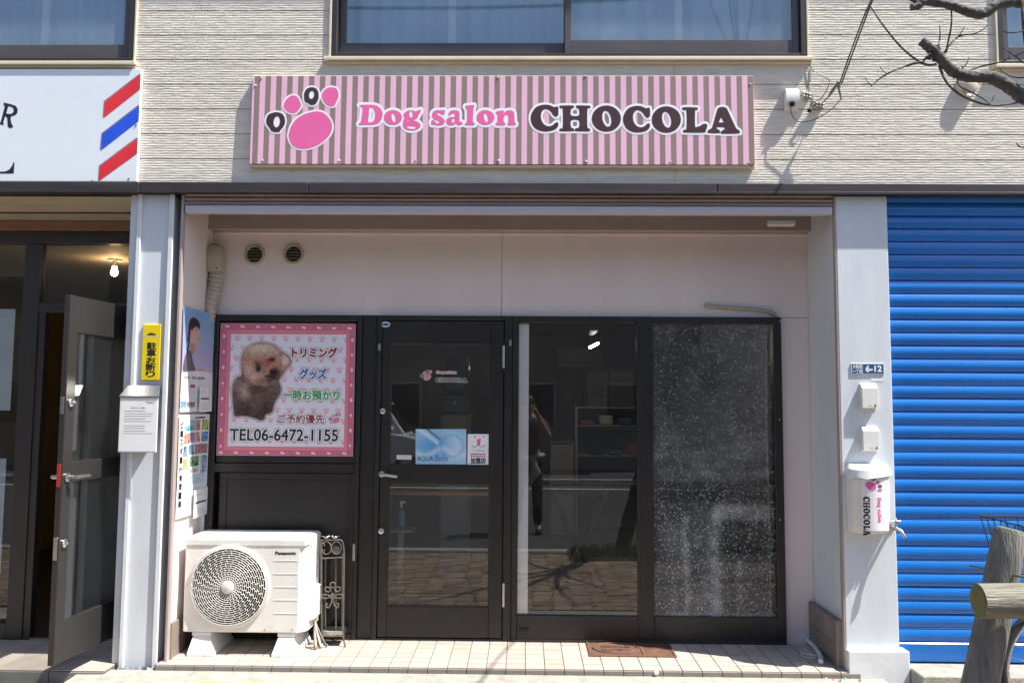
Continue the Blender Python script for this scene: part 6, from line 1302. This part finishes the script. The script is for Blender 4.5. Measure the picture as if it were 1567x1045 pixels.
for (q0, q1, m_) in ((Z(633, YL0, 88), Z(607, YL0, 88), 'steel'), (Z(745, YL0, 88), Z(710, YL0, 88), 'red_part'), (Z(857, YL0, 84), Z(822, YL0, 84), 'steel')): dbox('lock_plate', -.006, -.0032, -th/2+.006, th/2-.006, q0, q1, m_, .001)
for py in (616, 833):
    cz = Z(py, YL0, 100); mb = MB(); mb.lathe([(.024, 0), (.024, .008), (.018, .014), (.008, .016), (.006, .024), (0, .025)], dl(.040, th/2, cz), (ca, -sa, 0), 18); mb.build('lock_cylinder', 'chrome', DL, smooth=35)
    mb = MB(); mb.lathe([(.024, 0), (.022, .01), (0, .014)], dl(.040, -th/2, cz), (-ca, sa, 0), 18); mb.build('lock_cylinder', 'chrome', DL, smooth=35)
cz = Z(731, YL0, 100)
for s_ in (1, -1):
    mb = MB(); b0 = Vector(dl(.040, s_*th/2, cz)); ax = Vector((ca, -sa, 0))*s_; mb.lathe([(.026, 0), (.026, .008), (.012, .012), (.012, .05)], b0, ax, 16); e0 = b0+ax*.048; al = Vector((sa, ca, 0)); mb.tube([e0-al*.004, e0+al*.05, e0+al*.12], [.011, .012, .010], 10); mb.build('lever_handle', 'steel', DL, smooth=40)

# ================================================================== INSIDE THE SALON
def label_box(name, label, cat_, parts, loc, group=None):
    T_ = thing(name, label, cat_, loc, group)
    for nm, args, m_ in parts: mb = MB(); mb.box(*args); mb.build(nm, m_, T_)
    return T_
mb = MB(); mb.box(X(792.5, .505, 720), X(808.5, .505, 720), .503, .545, zr+.001, ztp-.001, .003); o = mb.build('partition_edge', 'white_paint'); setp(o, 'white upright partition edge just inside the clear shop pane', 'partition')
YI = 6.4
c = at(887, 548, YI-.12); label_box('wall_air_conditioner', 'wall-mounted air conditioner at the back of the salon', 'air conditioner', [('casing', (c.x-.33, c.x+.33, YI-.24, YI+.15, c.z-.14, c.z+.13, .03), 'cabinet_light'), ('air_flap', (c.x-.30, c.x+.30, YI-.252, YI-.241, c.z-.125, c.z-.085, .004), 'cloth_pale')], (c.x, YI, c.z-.14))
c = at(908, 528, 3.2); TL = thing('ceiling_tube', 'short lit fluorescent tube on the salon ceiling', 'ceiling light', c)
mb = MB(); mb.tube([at(903, 531.5, 3.0), at(915, 525.5, 3.5)], .012, 10); mb.build('lamp_tube', 'tube_light', TL, smooth=60)
mb = MB(); mb.box(c.x-.03, c.x+.04, c.y-.2, c.y+.3, c.z+.12, c.z+.15, .01); mb.build('fitting', 'room_dark', TL)
# low cabinets and shelf
def sx(px, Y): return X(px, Y, 650)
yS = 4.4
label_box('low_cabinet', 'low grey cabinet inside the salon left of the shelf unit', 'cabinet', [('carcass', (sx(842, yS), sx(878, yS), yS, yS+.45, TILE_Z+.02, Z(678, yS, 860), .006), 'cabinet_light'), ('worktop', (sx(840, yS), sx(880, yS), yS-.02, yS+.46, Z(678, yS, 860), Z(675, yS, 860), .003), 'cabinet')], (sx(860, yS), yS, TILE_Z))
SH = thing('shelf_unit', 'open shelf unit with folded towels inside the salon', 'shelf', (sx(935, yS), yS, TILE_Z))
for px in (882, 996): mb = MB(); mb.box(sx(px, yS)-.014, sx(px, yS)+.014, yS, yS+.4, TILE_Z+.02, Z(622, yS, 930), .003); mb.build('upright', 'cabinet_light', SH)
for py in (623, 651, 697, 740): mb = MB(); mb.box(sx(882, yS)+.015, sx(996, yS)-.015, yS, yS+.4, Z(py, yS, 930)-.012, Z(py, yS, 930), .002); mb.build('shelf_board', 'cabinet_light', SH)
mb = MB(); mb.box(sx(882, yS)+.015, sx(996, yS)-.015, yS+.38, yS+.4, TILE_Z+.05, Z(625, yS, 930)); mb.build('back_panel', 'cabinet', SH)
tn = ['towel_red', 'towel_dark', 'towel_cream', 'towel_green', 'towel_blue', 'towel_red', 'towel_dark']; tl = ['red', 'black', 'cream', 'green', 'blue', 'rust', 'dark']
for k in range(7):
    x0_ = sx(888+k*14.5, yS-.0)+.01; zz = Z((651, 697)[k % 2], yS, 930)+.001; h_ = .05+.03*(k % 3); mb = MB(); mb.box(x0_, x0_+.15, yS+.04, yS+.33, zz, zz+h_, .02); o = mb.build('folded_towel', tn[k], smooth=50); setp(o, 'folded %s towel on the %s shelf of the unit inside the salon' % (tl[k], ('upper', 'lower')[k % 2]), 'towel', 'folded towels on the shelf unit')
yW = 5.6; label_box('cupboard', 'tall grey frosted cupboard door at the back of the salon', 'cupboard', [('carcass', (sx(896, yW), sx(972, yW), yW, yW+.4, Z(630, yW, 930), Z(565, yW, 930), .006), 'cabinet'), ('frosted_door', (sx(900, yW), sx(930, yW), yW-.012, yW-.001, Z(628, yW, 930), Z(568, yW, 930), .003), 'cabinet_light'), ('frosted_door', (sx(932, yW), sx(969, yW), yW-.012, yW-.001, Z(628, yW, 930), Z(568, yW, 930), .003), 'cabinet_light'), ('pull_bar', (sx(911, yW), sx(935, yW), yW-.04, yW-.02, Z(612, yW, 930), Z(610.5, yW, 930), .002), 'steel')], (sx(930, yW), yW, 1.2))
# folding grooming table just inside the pane
GT = thing('grooming_table', 'folding grooming table with crossed legs behind the clear shop pane', 'table', (X(880, 1.3, 800), 1.3, TILE_Z))
mb = MB(); zt3 = Z(745, 1.3, 880); mb.box(X(838, 1.3, 745), X(930, 1.3, 745), 1.05, 1.5, zt3-.03, zt3, .012); mb.build('table_top', 'room_dark', GT)
for Y in (1.1, 1.45):
    for a, b in ((842, 926), (926, 842)): mb = MB(); mb.tube([(X(a, 1.3, 800), Y, zt3-.03), (X(b, 1.3, 800), Y, TILE_Z+.014)], .011, 8); mb.build('leg', 'room_dark', GT, smooth=50)
# things behind the door glass
yR = .95; mb = MB(); mb.box(X(592, yR, 755), X(760, yR, 755), yR, yR+.06, Z(758, yR, 670), Z(752, yR, 670), .004); mb.box(X(594, yR, 755), X(597, yR, 755), yR+.01, yR+.05, TILE_Z+.014, Z(758, yR, 670)); mb.box(X(755, yR, 755), X(758, yR, 755), yR+.01, yR+.05, TILE_Z+.014, Z(758, yR, 670)); o = mb.build('wooden_rail', 'counter_wood'); setp(o, 'brown wooden rail across the inside of the entrance door', 'rail')
c = at(614, 790, .85); BT = thing('sanitizer_bottle', 'blue pump bottle behind the lower door glass', 'bottle', (c.x, .85, c.z-.08))
mb = MB(); mb.lathe([(.026, -.075), (.028, -.07), (.028, .03), (.012, .05), (.012, .06)], c, (0, 0, 1), 16); mb.build('bottle_body', 'bottle_blue', BT, smooth=40)
mb = MB(); mb.tube([c+Vector((0, 0, .06)), c+Vector((0, 0, .09))], .006, 8); mb.box(c.x-.012, c.x+.03, c.y-.01, c.y+.01, c.z+.088, c.z+.102, .003); mb.build('pump', 'plastic_white', BT)
mb = MB(); mb.box(c.x-.09, c.x+.09, .78, .92, c.z-.095, c.z-.077, .004); mb.box(c.x-.02, c.x+.02, .82, .87, TILE_Z+.014, c.z-.095, .003); o = mb.build('bottle_shelf', 'cabinet'); setp(o, 'small dark stand under the blue pump bottle', 'stand')
WDp = thing('water_dispenser', 'dark water dispenser with a blue bottle behind the upper door glass', 'water dispenser', (X(695, 1.9, 600), 1.9, TILE_Z))
x0_, x1_ = X(674, 1.9, 620), X(718, 1.9, 620); mb = MB(); mb.box(x0_, x1_, 1.9, 2.2, TILE_Z+.014, Z(632, 1.9, 695), .015); mb.build('cabinet_body', 'cabinet_light', WDp)
mb = MB(); mb.box(x0_+.01, x1_-.01, 1.92, 2.19, Z(632, 1.9, 695), Z(603, 1.9, 695), .012); mb.build('tap_housing', 'dispenser', WDp)
mb = MB(); cc = Vector(((x0_+x1_)/2, 2.05, Z(603, 1.9, 695))); mb.lathe([(.05, 0), (.10, .05), (.115, .09), (.115, .26), (.09, .30), (0, .305)], cc, (0, 0, 1), 20); mb.build('water_bottle', 'water_blue', WDp, smooth=40)
mb = MB(); mb.tube([(cc.x, 1.9, cc.z-.06), (cc.x, 1.86, cc.z-.06), (cc.x, 1.86, cc.z-.085)], .009, 8); mb.build('dispenser_tap', 'steel', WDp)

# ================================================================== TREE, FENCE, BICYCLE
TR = thing('street_tree', 'bare pollarded street tree whose knobbly cut branches reach in at the upper right', 'tree', (1.0, -3.0, GZ))
trunk = [(1.0, -2.85, GZ), (1.12, -2.86, .5), (1.36, -2.85, 1.3), (1.62, -2.72, 2.0), (1.80, -2.55, 2.5), (1.95, -2.5, 3.0)]
mb = MB(); pts = cat(trunk, 8); mb.tube([tuple(p) for p in pts], [.085-.0009*i+random.uniform(-.004, .004) for i in range(len(pts))], 14); mb.build('trunk', 'bark', TR, smooth=60)
yB = -2.3
def bq(x, y, Y=yB): return at(1150+x/3.266, y/3.266, Y)
def branch(pts, r0, r1, n=9, knob=.0, name='branch'):
    P = cat(pts, 7); m = len(P); mb = MB(); mb.tube([tuple(p) for p in P], [(r0+(r1-r0)*i/(m-1))*(1+knob*random.uniform(-1, 1)) for i in range(m)], n); return mb.build(name, 'bark', TR, smooth=60)
branch([bq(848, 205), bq(885, 235), bq(930, 275), bq(1000, 350), bq(1060, 378), bq(1120, 385), bq(1200, 388), bq(1290, 435), bq(1362, 490), bq(1460, 520, -2.35), (1.66, -2.66, 2.12)], .0135, .021, 11, .10)
branch([bq(800, 38), bq(835, 30), bq(862, 10), bq(930, 15), bq(1000, 30), bq(1080, 58), bq(1160, 70), bq(1220, 30), bq(1300, 12), bq(1400, 30), bq(1560, 130, -2.35), (1.86, -2.52, 2.72)], .010, .018, 11, .12)
branch([bq(862, 8), bq(830, 12), bq(790, -6), bq(740, -12)], .008, .004, 8, .1)
for k in range(16):   # knot of dead shoots where the branch was cut
    t = random.uniform(0, 6.28); b0 = bq(915+random.uniform(-35, 30), 275+random.uniform(-30, 35)); branch([b0, b0+Vector((.012*math.cos(t), random.uniform(-.01, .01), .012*math.sin(t))), b0+Vector((.02*math.cos(t+.3), random.uniform(-.02, .01), .02*math.sin(t+.3)))], .007, .0025, 6, .1, 'knot_shoot')
tw = [([(925, 322), (880, 325), (830, 305), (740, 228), (660, 130), (612, 60), (590, 28)], .0040, .0018), ([(840, 312), (770, 332), (700, 360), (640, 395), (597, 432)], .0036, .0016), ([(970, 265), (985, 200), (1000, 110), (994, 0), (985, -60)], .0030, .0018), ([(955, 275), (1000, 215), (1045, 180), (1120, 168), (1160, 145), (1180, 125)], .0032, .0012), ([(1030, 190), (1050, 160), (1066, 135)], .0016, .001), ([(938, 330), (965, 395), (1000, 440), (1070, 490), (1180, 525), (1290, 522), (1400, 495)], .0040, .0020), ([(1010, 390), (1090, 352), (1160, 330), (1240, 312), (1362, 262)], .0036, .0018), ([(1030, 395), (1040, 430), (1110, 468), (1165, 500), (1196, 528)], .0028, .0012), ([(935, 225), (942, 180), (940, 130)], .0026, .0012), ([(1050, 345), (1075, 320), (1086, 288)], .0020, .001), ([(1060, 335), (1040, 330)], .0016, .001), ([(640, 330), (655, 352), (675, 368)], .001, .0016), ([(568, 385), (580, 410), (600, 430)], .001, .0016), ([(1258, 160), (1310, 165), (1380, 150)], .0016, .0022), ([(1250, 235), (1290, 260), (1340, 300), (1400, 340)], .0016, .0026), ([(1325, 718), (1345, 735), (1400, 740)], .0016, .003), ([(1350, 0), (1356, 80), (1362, 170), (1380, 300)], .004, .004), ([(1240, 345), (1290, 380), (1340, 390), (1400, 385)], .0016, .0024), ([(1196, 520), (1205, 495), (1217, 475)], .0014, .0009)]
for p, r0, r1 in tw: branch([bq(x, y, yB+random.uniform(-.02, .02)) for x, y in p], r0, r1, 6, .08, 'twig')
for k in range(9):     # crown above and to the right, outside the photo; it throws the dappled shade
    a = -1.2+.5*k; top = Vector((1.95, -2.5, 2.9)); d = Vector((math.cos(a)*.9, math.sin(a)*.75, 1.2)); p1_ = top+d*.5+Vector((0, 0, .1)); p2_ = top+d*1.1
    if p2_.x < 1.6: continue
    branch([top, p1_, p2_], .03, .014, 8, .1)
    for q in range(5):
        e = d.normalized()+Vector((random.uniform(-.6, .6), random.uniform(-.6, .6), random.uniform(0, .5))); branch([p2_, p2_+e*.35, p2_+e*.8], .006, .002, 5, .1, 'twig')

# log fence at the right edge
yP_ = -1.62
FN = thing('log_fence', 'weathered log fence post with a mossy rail at the lower right corner', 'fence', (X(1510, yP_, 1000), yP_, GZ))
pt = at(1546, 815, yP_); pb = at(1501, 1040, yP_); dirv = (pt-pb); pbase = pb+dirv*((GZ-pb.z)/dirv.z); r_ = 23.5/FPX*(yP_-CAM.y)
P_ = [pbase+(pt-pbase)*(i/10) for i in range(11)]; mb = MB(); mb.tube(P_+[pt+dirv.normalized()*.012], [r_*1.12-(r_*.16)*i/10 for i in range(11)]+[r_*.86], 20); mb.build('post', 'wood_log', FN, smooth=40)
mb = MB(); mb.lathe([(r_*.84, .0125), (r_*.5, .016), (0, .015)], pt, dirv, 20); mb.build('post_end', 'wood_end', FN)
yr_ = yP_-.13; r0 = at(1498, 919, yr_); rr = 25/FPX*(yr_-CAM.y); mb = MB(); rp_ = [r0+Vector((.24*i, -.01*i+.0, .006*i)) for i in range(9)]; mb.tube([r0+Vector((-.004, 0, 0))]+rp_, [rr*.9]+[rr*(1+.03*math.sin(i*1.7)) for i in range(9)], 20); mb.build('rail', 'wood_rail', FN, smooth=40)
mb = MB(); mb.lathe([(rr*.9, .0045), (rr*.6, .008), (0, .007)], r0, (-1, .03, 0), 20); mb.build('rail_end', 'wood_end', FN)
cw = pbase+(pt-pbase)*((r0.z-pbase.z)/(pt.z-pbase.z)); mb = MB()
loopc = (cw+Vector((r0.x+ (cw.x-r0.x), yr_, r0.z)))/2
mb.tube([tuple(p) for p in cat([cw+Vector((-.075, .05, .085)), cw+Vector((0, -.02, .075)), cw+Vector((.055, -.12, .065)), cw+Vector((.085, -.215, .0)), cw+Vector((.09, -.20, -.06)), cw+Vector((.085, -.10, -.075))], 6)], .0042, 7); mb.build('binding_wire', 'iron', FN, smooth=50)
p2b = pbase+Vector((1.7, 0, 0)); p2t = pt+Vector((1.62, 0, -.01)); mb = MB(); mb.tube([p2b, (p2b+p2t)/2, p2t], [r_*1.1, r_, r_*.95], 18); mb.build('post', 'wood_log', FN, smooth=40)

# bicycle behind the fence
yB_ = -.72; wc = at(1636, 1008, yB_); wr = .31; wc = Vector((wc.x, yB_, GZ+wr+.012))
BK = thing('bicycle', 'bicycle with a black wire basket parked behind the log fence', 'bicycle', (wc.x+.55, yB_, GZ))
wc2 = wc+Vector((1.06, 0, 0))
for c in (wc, wc2):
    mb = MB(); mb.tube([(c.x+wr*math.cos(t), c.y, c.z+wr*math.sin(t)) for t in np.linspace(0, 2*math.pi, 49)[:-1]], .017, 10, closed=True); wh = mb.build('wheel', 'rubber', BK, smooth=60)
    mb = MB(); mb.tube([(c.x+(wr-.022)*math.cos(t), c.y, c.z+(wr-.022)*math.sin(t)) for t in np.linspace(0, 2*math.pi, 49)[:-1]], .010, 8, closed=True); mb.build('rim', 'chrome', wh, smooth=60)
    mb = MB()
    for k in range(28):
        t = 2*math.pi*k/28; s_ = 1 if k % 2 else -1; mb.tube([(c.x+.018*math.cos(t+s_*1.2), c.y+.025*(1 if k % 4 < 2 else -1), c.z+.018*math.sin(t+s_*1.2)), (c.x+(wr-.03)*math.cos(t), c.y, c.z+(wr-.03)*math.sin(t))], .0011, 4, cap=False)
    o = mb.build('spokes', 'chrome', wh); setp(o, kind='stuff')
    mb = MB(); mb.tube([(c.x, c.y-.045, c.z), (c.x, c.y+.045, c.z)], .019, 12); mb.build('hub', 'steel', wh, smooth=50)
    mb = MB(); n_ = 16; a0, a1 = (.35, 2.6) if c is wc2 else (.2, 1.9)
    for i in range(n_+1):
        t = a0+(a1-a0)*i/n_
        for q in (-1, -.5, .5, 1): mb.v.append((c.x+(wr+.03-.008*q*q)*math.cos(t), c.y+.026*q, c.z+(wr+.03-.008*q*q)*math.sin(t)))
    for i in range(n_):
        for q in range(3): mb.f.append((i*4+q, i*4+q+1, (i+1)*4+q+1, (i+1)*4+q))
    mb.build('mudguard', 'steel', BK, smooth=60)
hd_ = wc+Vector((.17, 0, .52)); bb = wc+Vector((.60, 0, -.02)); st = wc+Vector((.78, 0, .46))
for a, b, r_2 in ((wc, hd_, .012), (hd_, bb, .017), (bb, st, .016), (bb, wc2, .010), (st, wc2, .009), (hd_, hd_+Vector((.05, 0, .14)), .012), (st, st+Vector((.04, 0, .16)), .012)):
    mb = MB(); mb.tube([a, (a+b)/2, b], r_2, 10); mb.build('frame_tube', 'red_part', BK, smooth=50)
hb = hd_+Vector((.05, 0, .14)); mb = MB(); mb.tube([tuple(p) for p in cat([hb+Vector((.14, -.28, -.02)), hb+Vector((.02, -.24, .03)), hb+Vector((-.02, 0, .04)), hb+Vector((.02, .24, .03)), hb+Vector((.14, .28, -.02))], 6)], .011, 10); mb.build('handlebar', 'chrome', BK, smooth=50)
sp_2 = st+Vector((.05, 0, .18)); mb = MB(); mb.ball(sp_2+Vector((.03, 0, 0)), (.13, .085, .035), 16, 8); mb.ball(sp_2+Vector((-.09, 0, .005)), (.07, .03, .022), 12, 6); mb.build('saddle', 'rubber', BK, smooth=60)
mb = MB(); mb.tube([bb+Vector((0, -.07, 0)), bb+Vector((0, .07, 0))], .02, 12); mb.tube([(bb.x+.09*math.cos(t), bb.y-.05, bb.z+.09*math.sin(t)) for t in np.linspace(0, 2*math.pi, 25)[:-1]], .006, 6, closed=True); mb.tube([bb+Vector((0, -.06, 0)), bb+Vector((.10, -.075, -.13))], .009, 8); mb.tube([bb+Vector((0, .06, 0)), bb+Vector((-.10, .075, .13))], .009, 8); mb.build('crank', 'steel', BK, smooth=50)
for s_ in (1, -1): mb = MB(); q = bb+Vector((s_*.10, -s_*.10, -s_*.13)); mb.box(q.x-.04, q.x+.04, q.y-.035, q.y+.035, q.z-.01, q.z+.01, .004); mb.build('pedal', 'rubber', BK)
# wire basket
bx0, bx1 = X(1531, yB_, 800), X(1531, yB_, 800)+.36; bz1 = Z(797, yB_, 1550); bz0 = bz1-.24; BKb = None
mb = MB(); mb.tube([(bx0, yB_-.17, bz1), (bx1, yB_-.17, bz1), (bx1, yB_+.17, bz1), (bx0, yB_+.17, bz1)], .005, 6, closed=True); bsk = mb.build('basket', 'black_wire', BK)
mb = MB()
for k in range(7):
    t = k/6
    for s_ in (-1, 1): mb.tube([(bx0+(bx1-bx0)*t, yB_+s_*.17, bz1), (bx0+.04+(bx1-bx0-.08)*t, yB_+s_*.12, bz0)], .0025, 5)
    y_ = -.17+.34*t
    for x_, xi in ((bx0, bx0+.04), (bx1, bx1-.04)): mb.tube([(x_, yB_+y_, bz1), (xi, yB_+y_*.7, bz0)], .0025, 5)
for k in (1, 2, 3):
    f_ = k/3; zz = bz1-.24*f_; g_ = .04*f_; h_ = .17-.05*f_; mb.tube([(bx0+g_, yB_-h_, zz), (bx1-g_, yB_-h_, zz), (bx1-g_, yB_+h_, zz), (bx0+g_, yB_+h_, zz)], .0025, 5, closed=True)
for k in range(5): y_ = -.12+.06*k; mb.tube([(bx0+.04, yB_+y_, bz0), (bx1-.04, yB_+y_, bz0)], .0025, 5)
o = mb.build('basket_wires', 'black_wire', bsk); setp(o, kind='stuff')
mb = MB(); mb.tube([(bx1, yB_, bz1-.05), hd_+Vector((.02, 0, .04))], .008, 8); mb.build('basket_bracket', 'steel', BK)
# a parked clutch of shadow: overhead cable across the street
mb = MB(); mb.tube([tuple(p) for p in cat([(-9, -5.2, 6.9), (-3, -4.9, 6.45), (2, -4.6, 6.4), (9, -4.2, 6.9)], 10)], .02, 8); o = mb.build('overhead_cable', 'black_wire', smooth=60); setp(o, 'thick black overhead cable strung high over the street', 'cable')

# ================================================================== WHAT THE GLASS MIRRORS
# opposite house
OH = thing('opposite_house', 'brown-grey house across the street, mirrored faintly in the door glass', 'house', (-1, -16, 0))
mb = MB(); mb.box(-24, 4.5, -24, -15, -.09, 6.0); mb.build('wall', 'house_wall', OH)
mb = MB(); mb.prism([(-24.4, -14.6, 5.9), (-24.4, -24.4, 5.9), (-24.4, -19.5, 8.2)], (29.3, 0, 0)); fix_normals(mb.build('roof', 'roof', OH))
for x in (-17.5, -14, -10.8, -7.5, -4.2, -.8, 2.0):
    for z in (.9, 3.6):
        mb = MB(); mb.box(x, x+1.6, -15.0, -14.94, z, z+1.2, .02); wv = mb.build('window', 'house_wall_pale', OH); mb = MB(); mb.box(x+.07, x+1.53, -14.94, -14.925, z+.07, z+1.13); mb.build('pane', 'house_dark', wv)
OH2 = thing('opposite_block', 'pale concrete block across the street right of the brown house', 'building', (9, -17, 0))
mb = MB(); mb.box(4.6, 14, -24, -16, -.09, 7.2); mb.build('wall', 'house_wall_pale', OH2)
for x in (5.4, 8.2, 11.0):
    for z in (.9, 3.8): mb = MB(); mb.box(x, x+1.8, -16.0, -15.95, z, z+1.3, .02); mb.build('window', 'house_dark', OH2)
# parked white kei car
CR = thing('parked_car', 'small white car parked across the street, mirrored in the door glass', 'car', (-3.9, -12.6, -.09)); gz = -.09
cx0 = -5.3
body = [(0, .30), (.05, .62), (.12, .82), (.62, .95), (.95, 1.00), (3.30, 1.02), (3.36, .75), (3.36, .30)]
mb = MB(); mb.prism([(cx0+3.4-x, -13.3, gz+z) for x, z in body], (0, 1.46, 0)); o = fix_normals(mb.build('body', 'car_white', CR, smooth=30)); bv = o.modifiers.new('b', 'BEVEL'); bv.width = .05; bv.segments = 3
cab = [(.66, .95), (1.15, 1.66), (1.35, 1.74), (3.10, 1.74), (3.28, 1.02)]
mb = MB(); mb.prism([(cx0+3.4-x, -13.24, gz+z) for x, z in cab], (0, 1.34, 0)); o = fix_normals(mb.build('cabin', 'car_white', CR, smooth=30)); bv = o.modifiers.new('b', 'BEVEL'); bv.width = .05; bv.segments = 3
for y_ in (-13.245, -11.895):
    for w_ in ([(.92, 1.05), (1.24, 1.60), (1.80, 1.60), (1.80, 1.05)], [(1.88, 1.05), (1.88, 1.60), (3.02, 1.60), (3.14, 1.05)]):
        mb = MB(); mb.prism([(cx0+3.4-x, y_, gz+z) for x, z in w_], (0, .01, 0)); fix_normals(mb.build('side_window', 'car_glass', CR))
mb = MB(); mb.add([(cx0+3.4-.70, -13.12, gz+1.02), (cx0+3.4-.70, -12.02, gz+1.02), (cx0+3.4-1.12, -12.08, gz+1.60), (cx0+3.4-1.12, -13.06, gz+1.60)], [(0, 1, 2, 3)]); mb.v = [(x+.025, y, z+.012) for x, y, z in mb.v]; mb.build('windscreen', 'car_glass', CR)
for x in (.62, 2.75):
    for y_ in (-13.32, -11.98):
        c = Vector((cx0+3.4-x, y_+.07, gz+.28)); mb = MB(); mb.lathe([(.20, -.08), (.27, -.07), (.28, 0), (.27, .07), (.20, .08)], c, (0, 1, 0), 24); wv = mb.build('wheel', 'rubber', CR, smooth=40); mb = MB(); mb.lathe([(.18, -.085), (.18, .085)], c, (0, 1, 0), 18); mb.build('rim', 'chrome', wv)
for y_ in (-13.15, -12.12): mb = MB(); mb.ball((cx0+3.4-.09, y_+.06, gz+.72), (.06, .13, .08), 12, 8); mb.build('headlight', 'lamp_glass', CR, smooth=60)
for y_ in (-13.36, -11.78): mb = MB(); mb.ball((cx0+3.4-.95, y_, gz+1.08), (.05, .09, .07), 10, 6); mb.build('wing_mirror', 'car_white', CR, smooth=60)

# the photographer, standing on the road with the camera raised (mirrored in the clear pane)
def skin_mesh(name, verts, edges, radii, root, mat, parent, sub=2):
    me = bpy.data.meshes.new(name); me.from_pydata([tuple(Vector(v)) for v in verts], edges, []); ob = bpy.data.objects.new(name, me); COL.objects.link(ob)
    sk = ob.modifiers.new('skin', 'SKIN'); sk.use_smooth_shade = True
    for i, r in enumerate(radii): me.skin_vertices[0].data[i].radius = r if hasattr(r, '__len__') else (r, r)
    me.skin_vertices[0].data[root].use_root = True
    ss = ob.modifiers.new('sub', 'SUBSURF'); ss.levels = sub; ss.render_levels = sub
    dg = bpy.context.evaluated_depsgraph_get(); dg.update(); m2 = bpy.data.meshes.new_from_object(ob.evaluated_get(dg))
    vs = [tuple(v.co) for v in m2.vertices]; fs = [tuple(p.vertices) for p in m2.polygons]; bpy.data.objects.remove(ob); bpy.data.meshes.remove(m2)
    mb = MB(); mb.add(vs, fs); return mb.build(name, mat, parent, smooth=180)
px0, py0, pz0 = .05, -4.93, -.09
PE = thing('person', 'person in olive shirt and dark trousers raising a camera, mirrored in the clear pane', 'person', (px0, py0, pz0))
def q(x, y, z): return (px0+x, py0+y, pz0+z)
V_ = [q(0, 0, .95), q(0, 0, 1.12), q(0, .0, 1.32), q(0, -.01, 1.46), q(0, .0, 1.54), q(0, .03, 1.62), q(0, .02, 1.72),
      q(.17, -.01, 1.43), q(.27, .10, 1.22), q(.10, .17, 1.55), q(.075, .20, 1.60), q(-.17, -.01, 1.43), q(-.25, .10, 1.20), q(-.09, .17, 1.50), q(-.06, .21, 1.56),
      q(.10, 0, .90), q(.12, .02, .50), q(.13, -.01, .09), q(.14, .11, .04), q(-.10, 0, .90), q(-.12, .02, .50), q(-.13, -.01, .09), q(-.14, .11, .04)]
E_ = [(0, 1), (1, 2), (2, 3), (3, 4), (4, 5), (5, 6), (3, 7), (7, 8), (8, 9), (9, 10), (3, 11), (11, 12), (12, 13), (13, 14), (0, 15), (15, 16), (16, 17), (17, 18), (0, 19), (19, 20), (20, 21), (21, 22)]
R_ = [(.15, .11), (.14, .10), (.16, .11), (.09, .07), .05, (.075, .09), (.07, .085), .055, .042, .030, .034, .055, .042, .030, .034, .085, .058, .040, .035, .085, .058, .040, .035]
skin_mesh('body', V_, E_, R_, 0, 'skin', PE)
skin_mesh('shirt', [q(0, 0, .90), q(0, 0, 1.12), q(0, 0, 1.33), q(0, -.01, 1.45), q(.18, -.01, 1.43), q(.25, .07, 1.28), q(-.18, -.01, 1.43), q(-.235, .07, 1.27)], [(0, 1), (1, 2), (2, 3), (3, 4), (4, 5), (3, 6), (6, 7)], [(.17, .125), (.155, .115), (.175, .125), (.095, .085), .068, .060, .068, .060], 0, 'shirt', PE)
skin_mesh('trousers', [q(0, 0, .97), q(.10, 0, .88), q(.12, .02, .50), q(.13, -.01, .10), q(-.10, 0, .88), q(-.12, .02, .50), q(-.13, -.01, .10)], [(0, 1), (1, 2), (2, 3), (0, 4), (4, 5), (5, 6)], [(.17, .125), .100, .074, .066, .100, .074, .066], 0, 'trousers', PE)
mb = MB(); mb.tube([tuple(p) for p in cat([q(-.19, .02, 1.0), q(0, .14, .97), q(.19, .02, 1.0), q(0, -.14, 1.0)], 6, True)], .03, 8, closed=True); mb.tube([q(.06, .14, .97), q(.10, .18, .80), q(.02, .17, .66)], [.035, .06, .03], 8); mb.build('tied_jacket', 'cloth_pale', PE, smooth=60)
mb = MB(); mb.ball(q(0, -.005, 1.665), (.088, .105, .115), 20, 14); mb.build('hair', 'hair', PE, smooth=80)
for s_ in (-1, 1): mb = MB(); mb.ball(q(.14*s_, .05, .035), (.05, .13, .045), 14, 8); mb.build('shoe', 'rubber', PE, smooth=70)
for s_ in (-1, 1):    # fingers curled round the camera body
    for k in range(4): mb = MB(); mb.tube([tuple(p) for p in cat([q(s_*.075, .195, 1.575+.018*k), q(s_*.078, .235, 1.58+.018*k), q(s_*.05, .256, 1.582+.018*k)], 4)], [.009]*9 if False else .0085, 8); mb.build('finger', 'skin', PE, smooth=70)
    mb = MB(); mb.tube([q(s_*.07, .19, 1.57), q(s_*.055, .165, 1.60), q(s_*.03, .16, 1.62)], [.011, .0105, .009], 8); mb.build('thumb', 'skin', PE, smooth=70)
HC = thing('handheld_camera', 'black camera held up by the photographer', 'camera', (0, -4.70, 1.55))
mb = MB(); mb.box(-.02, .12, -4.745, -4.69, 1.49, 1.57, .01) if False else mb.box(-.065, .065, -4.745, -4.69, 1.535, 1.62, .01); mb.build('camera_body', 'rubber', HC)
mb = MB(); mb.lathe([(.034, 0), (.034, .028), (.028, .03), (.026, .02), (0, .02)], (0, -4.69, 1.577), (0, 1, 0), 24); mb.build('lens', 'rubber', HC, smooth=40)
mb = MB(); mb.box(-.022, .022, -4.74, -4.70, 1.62, 1.642, .006); mb.build('viewfinder_hump', 'rubber', HC)
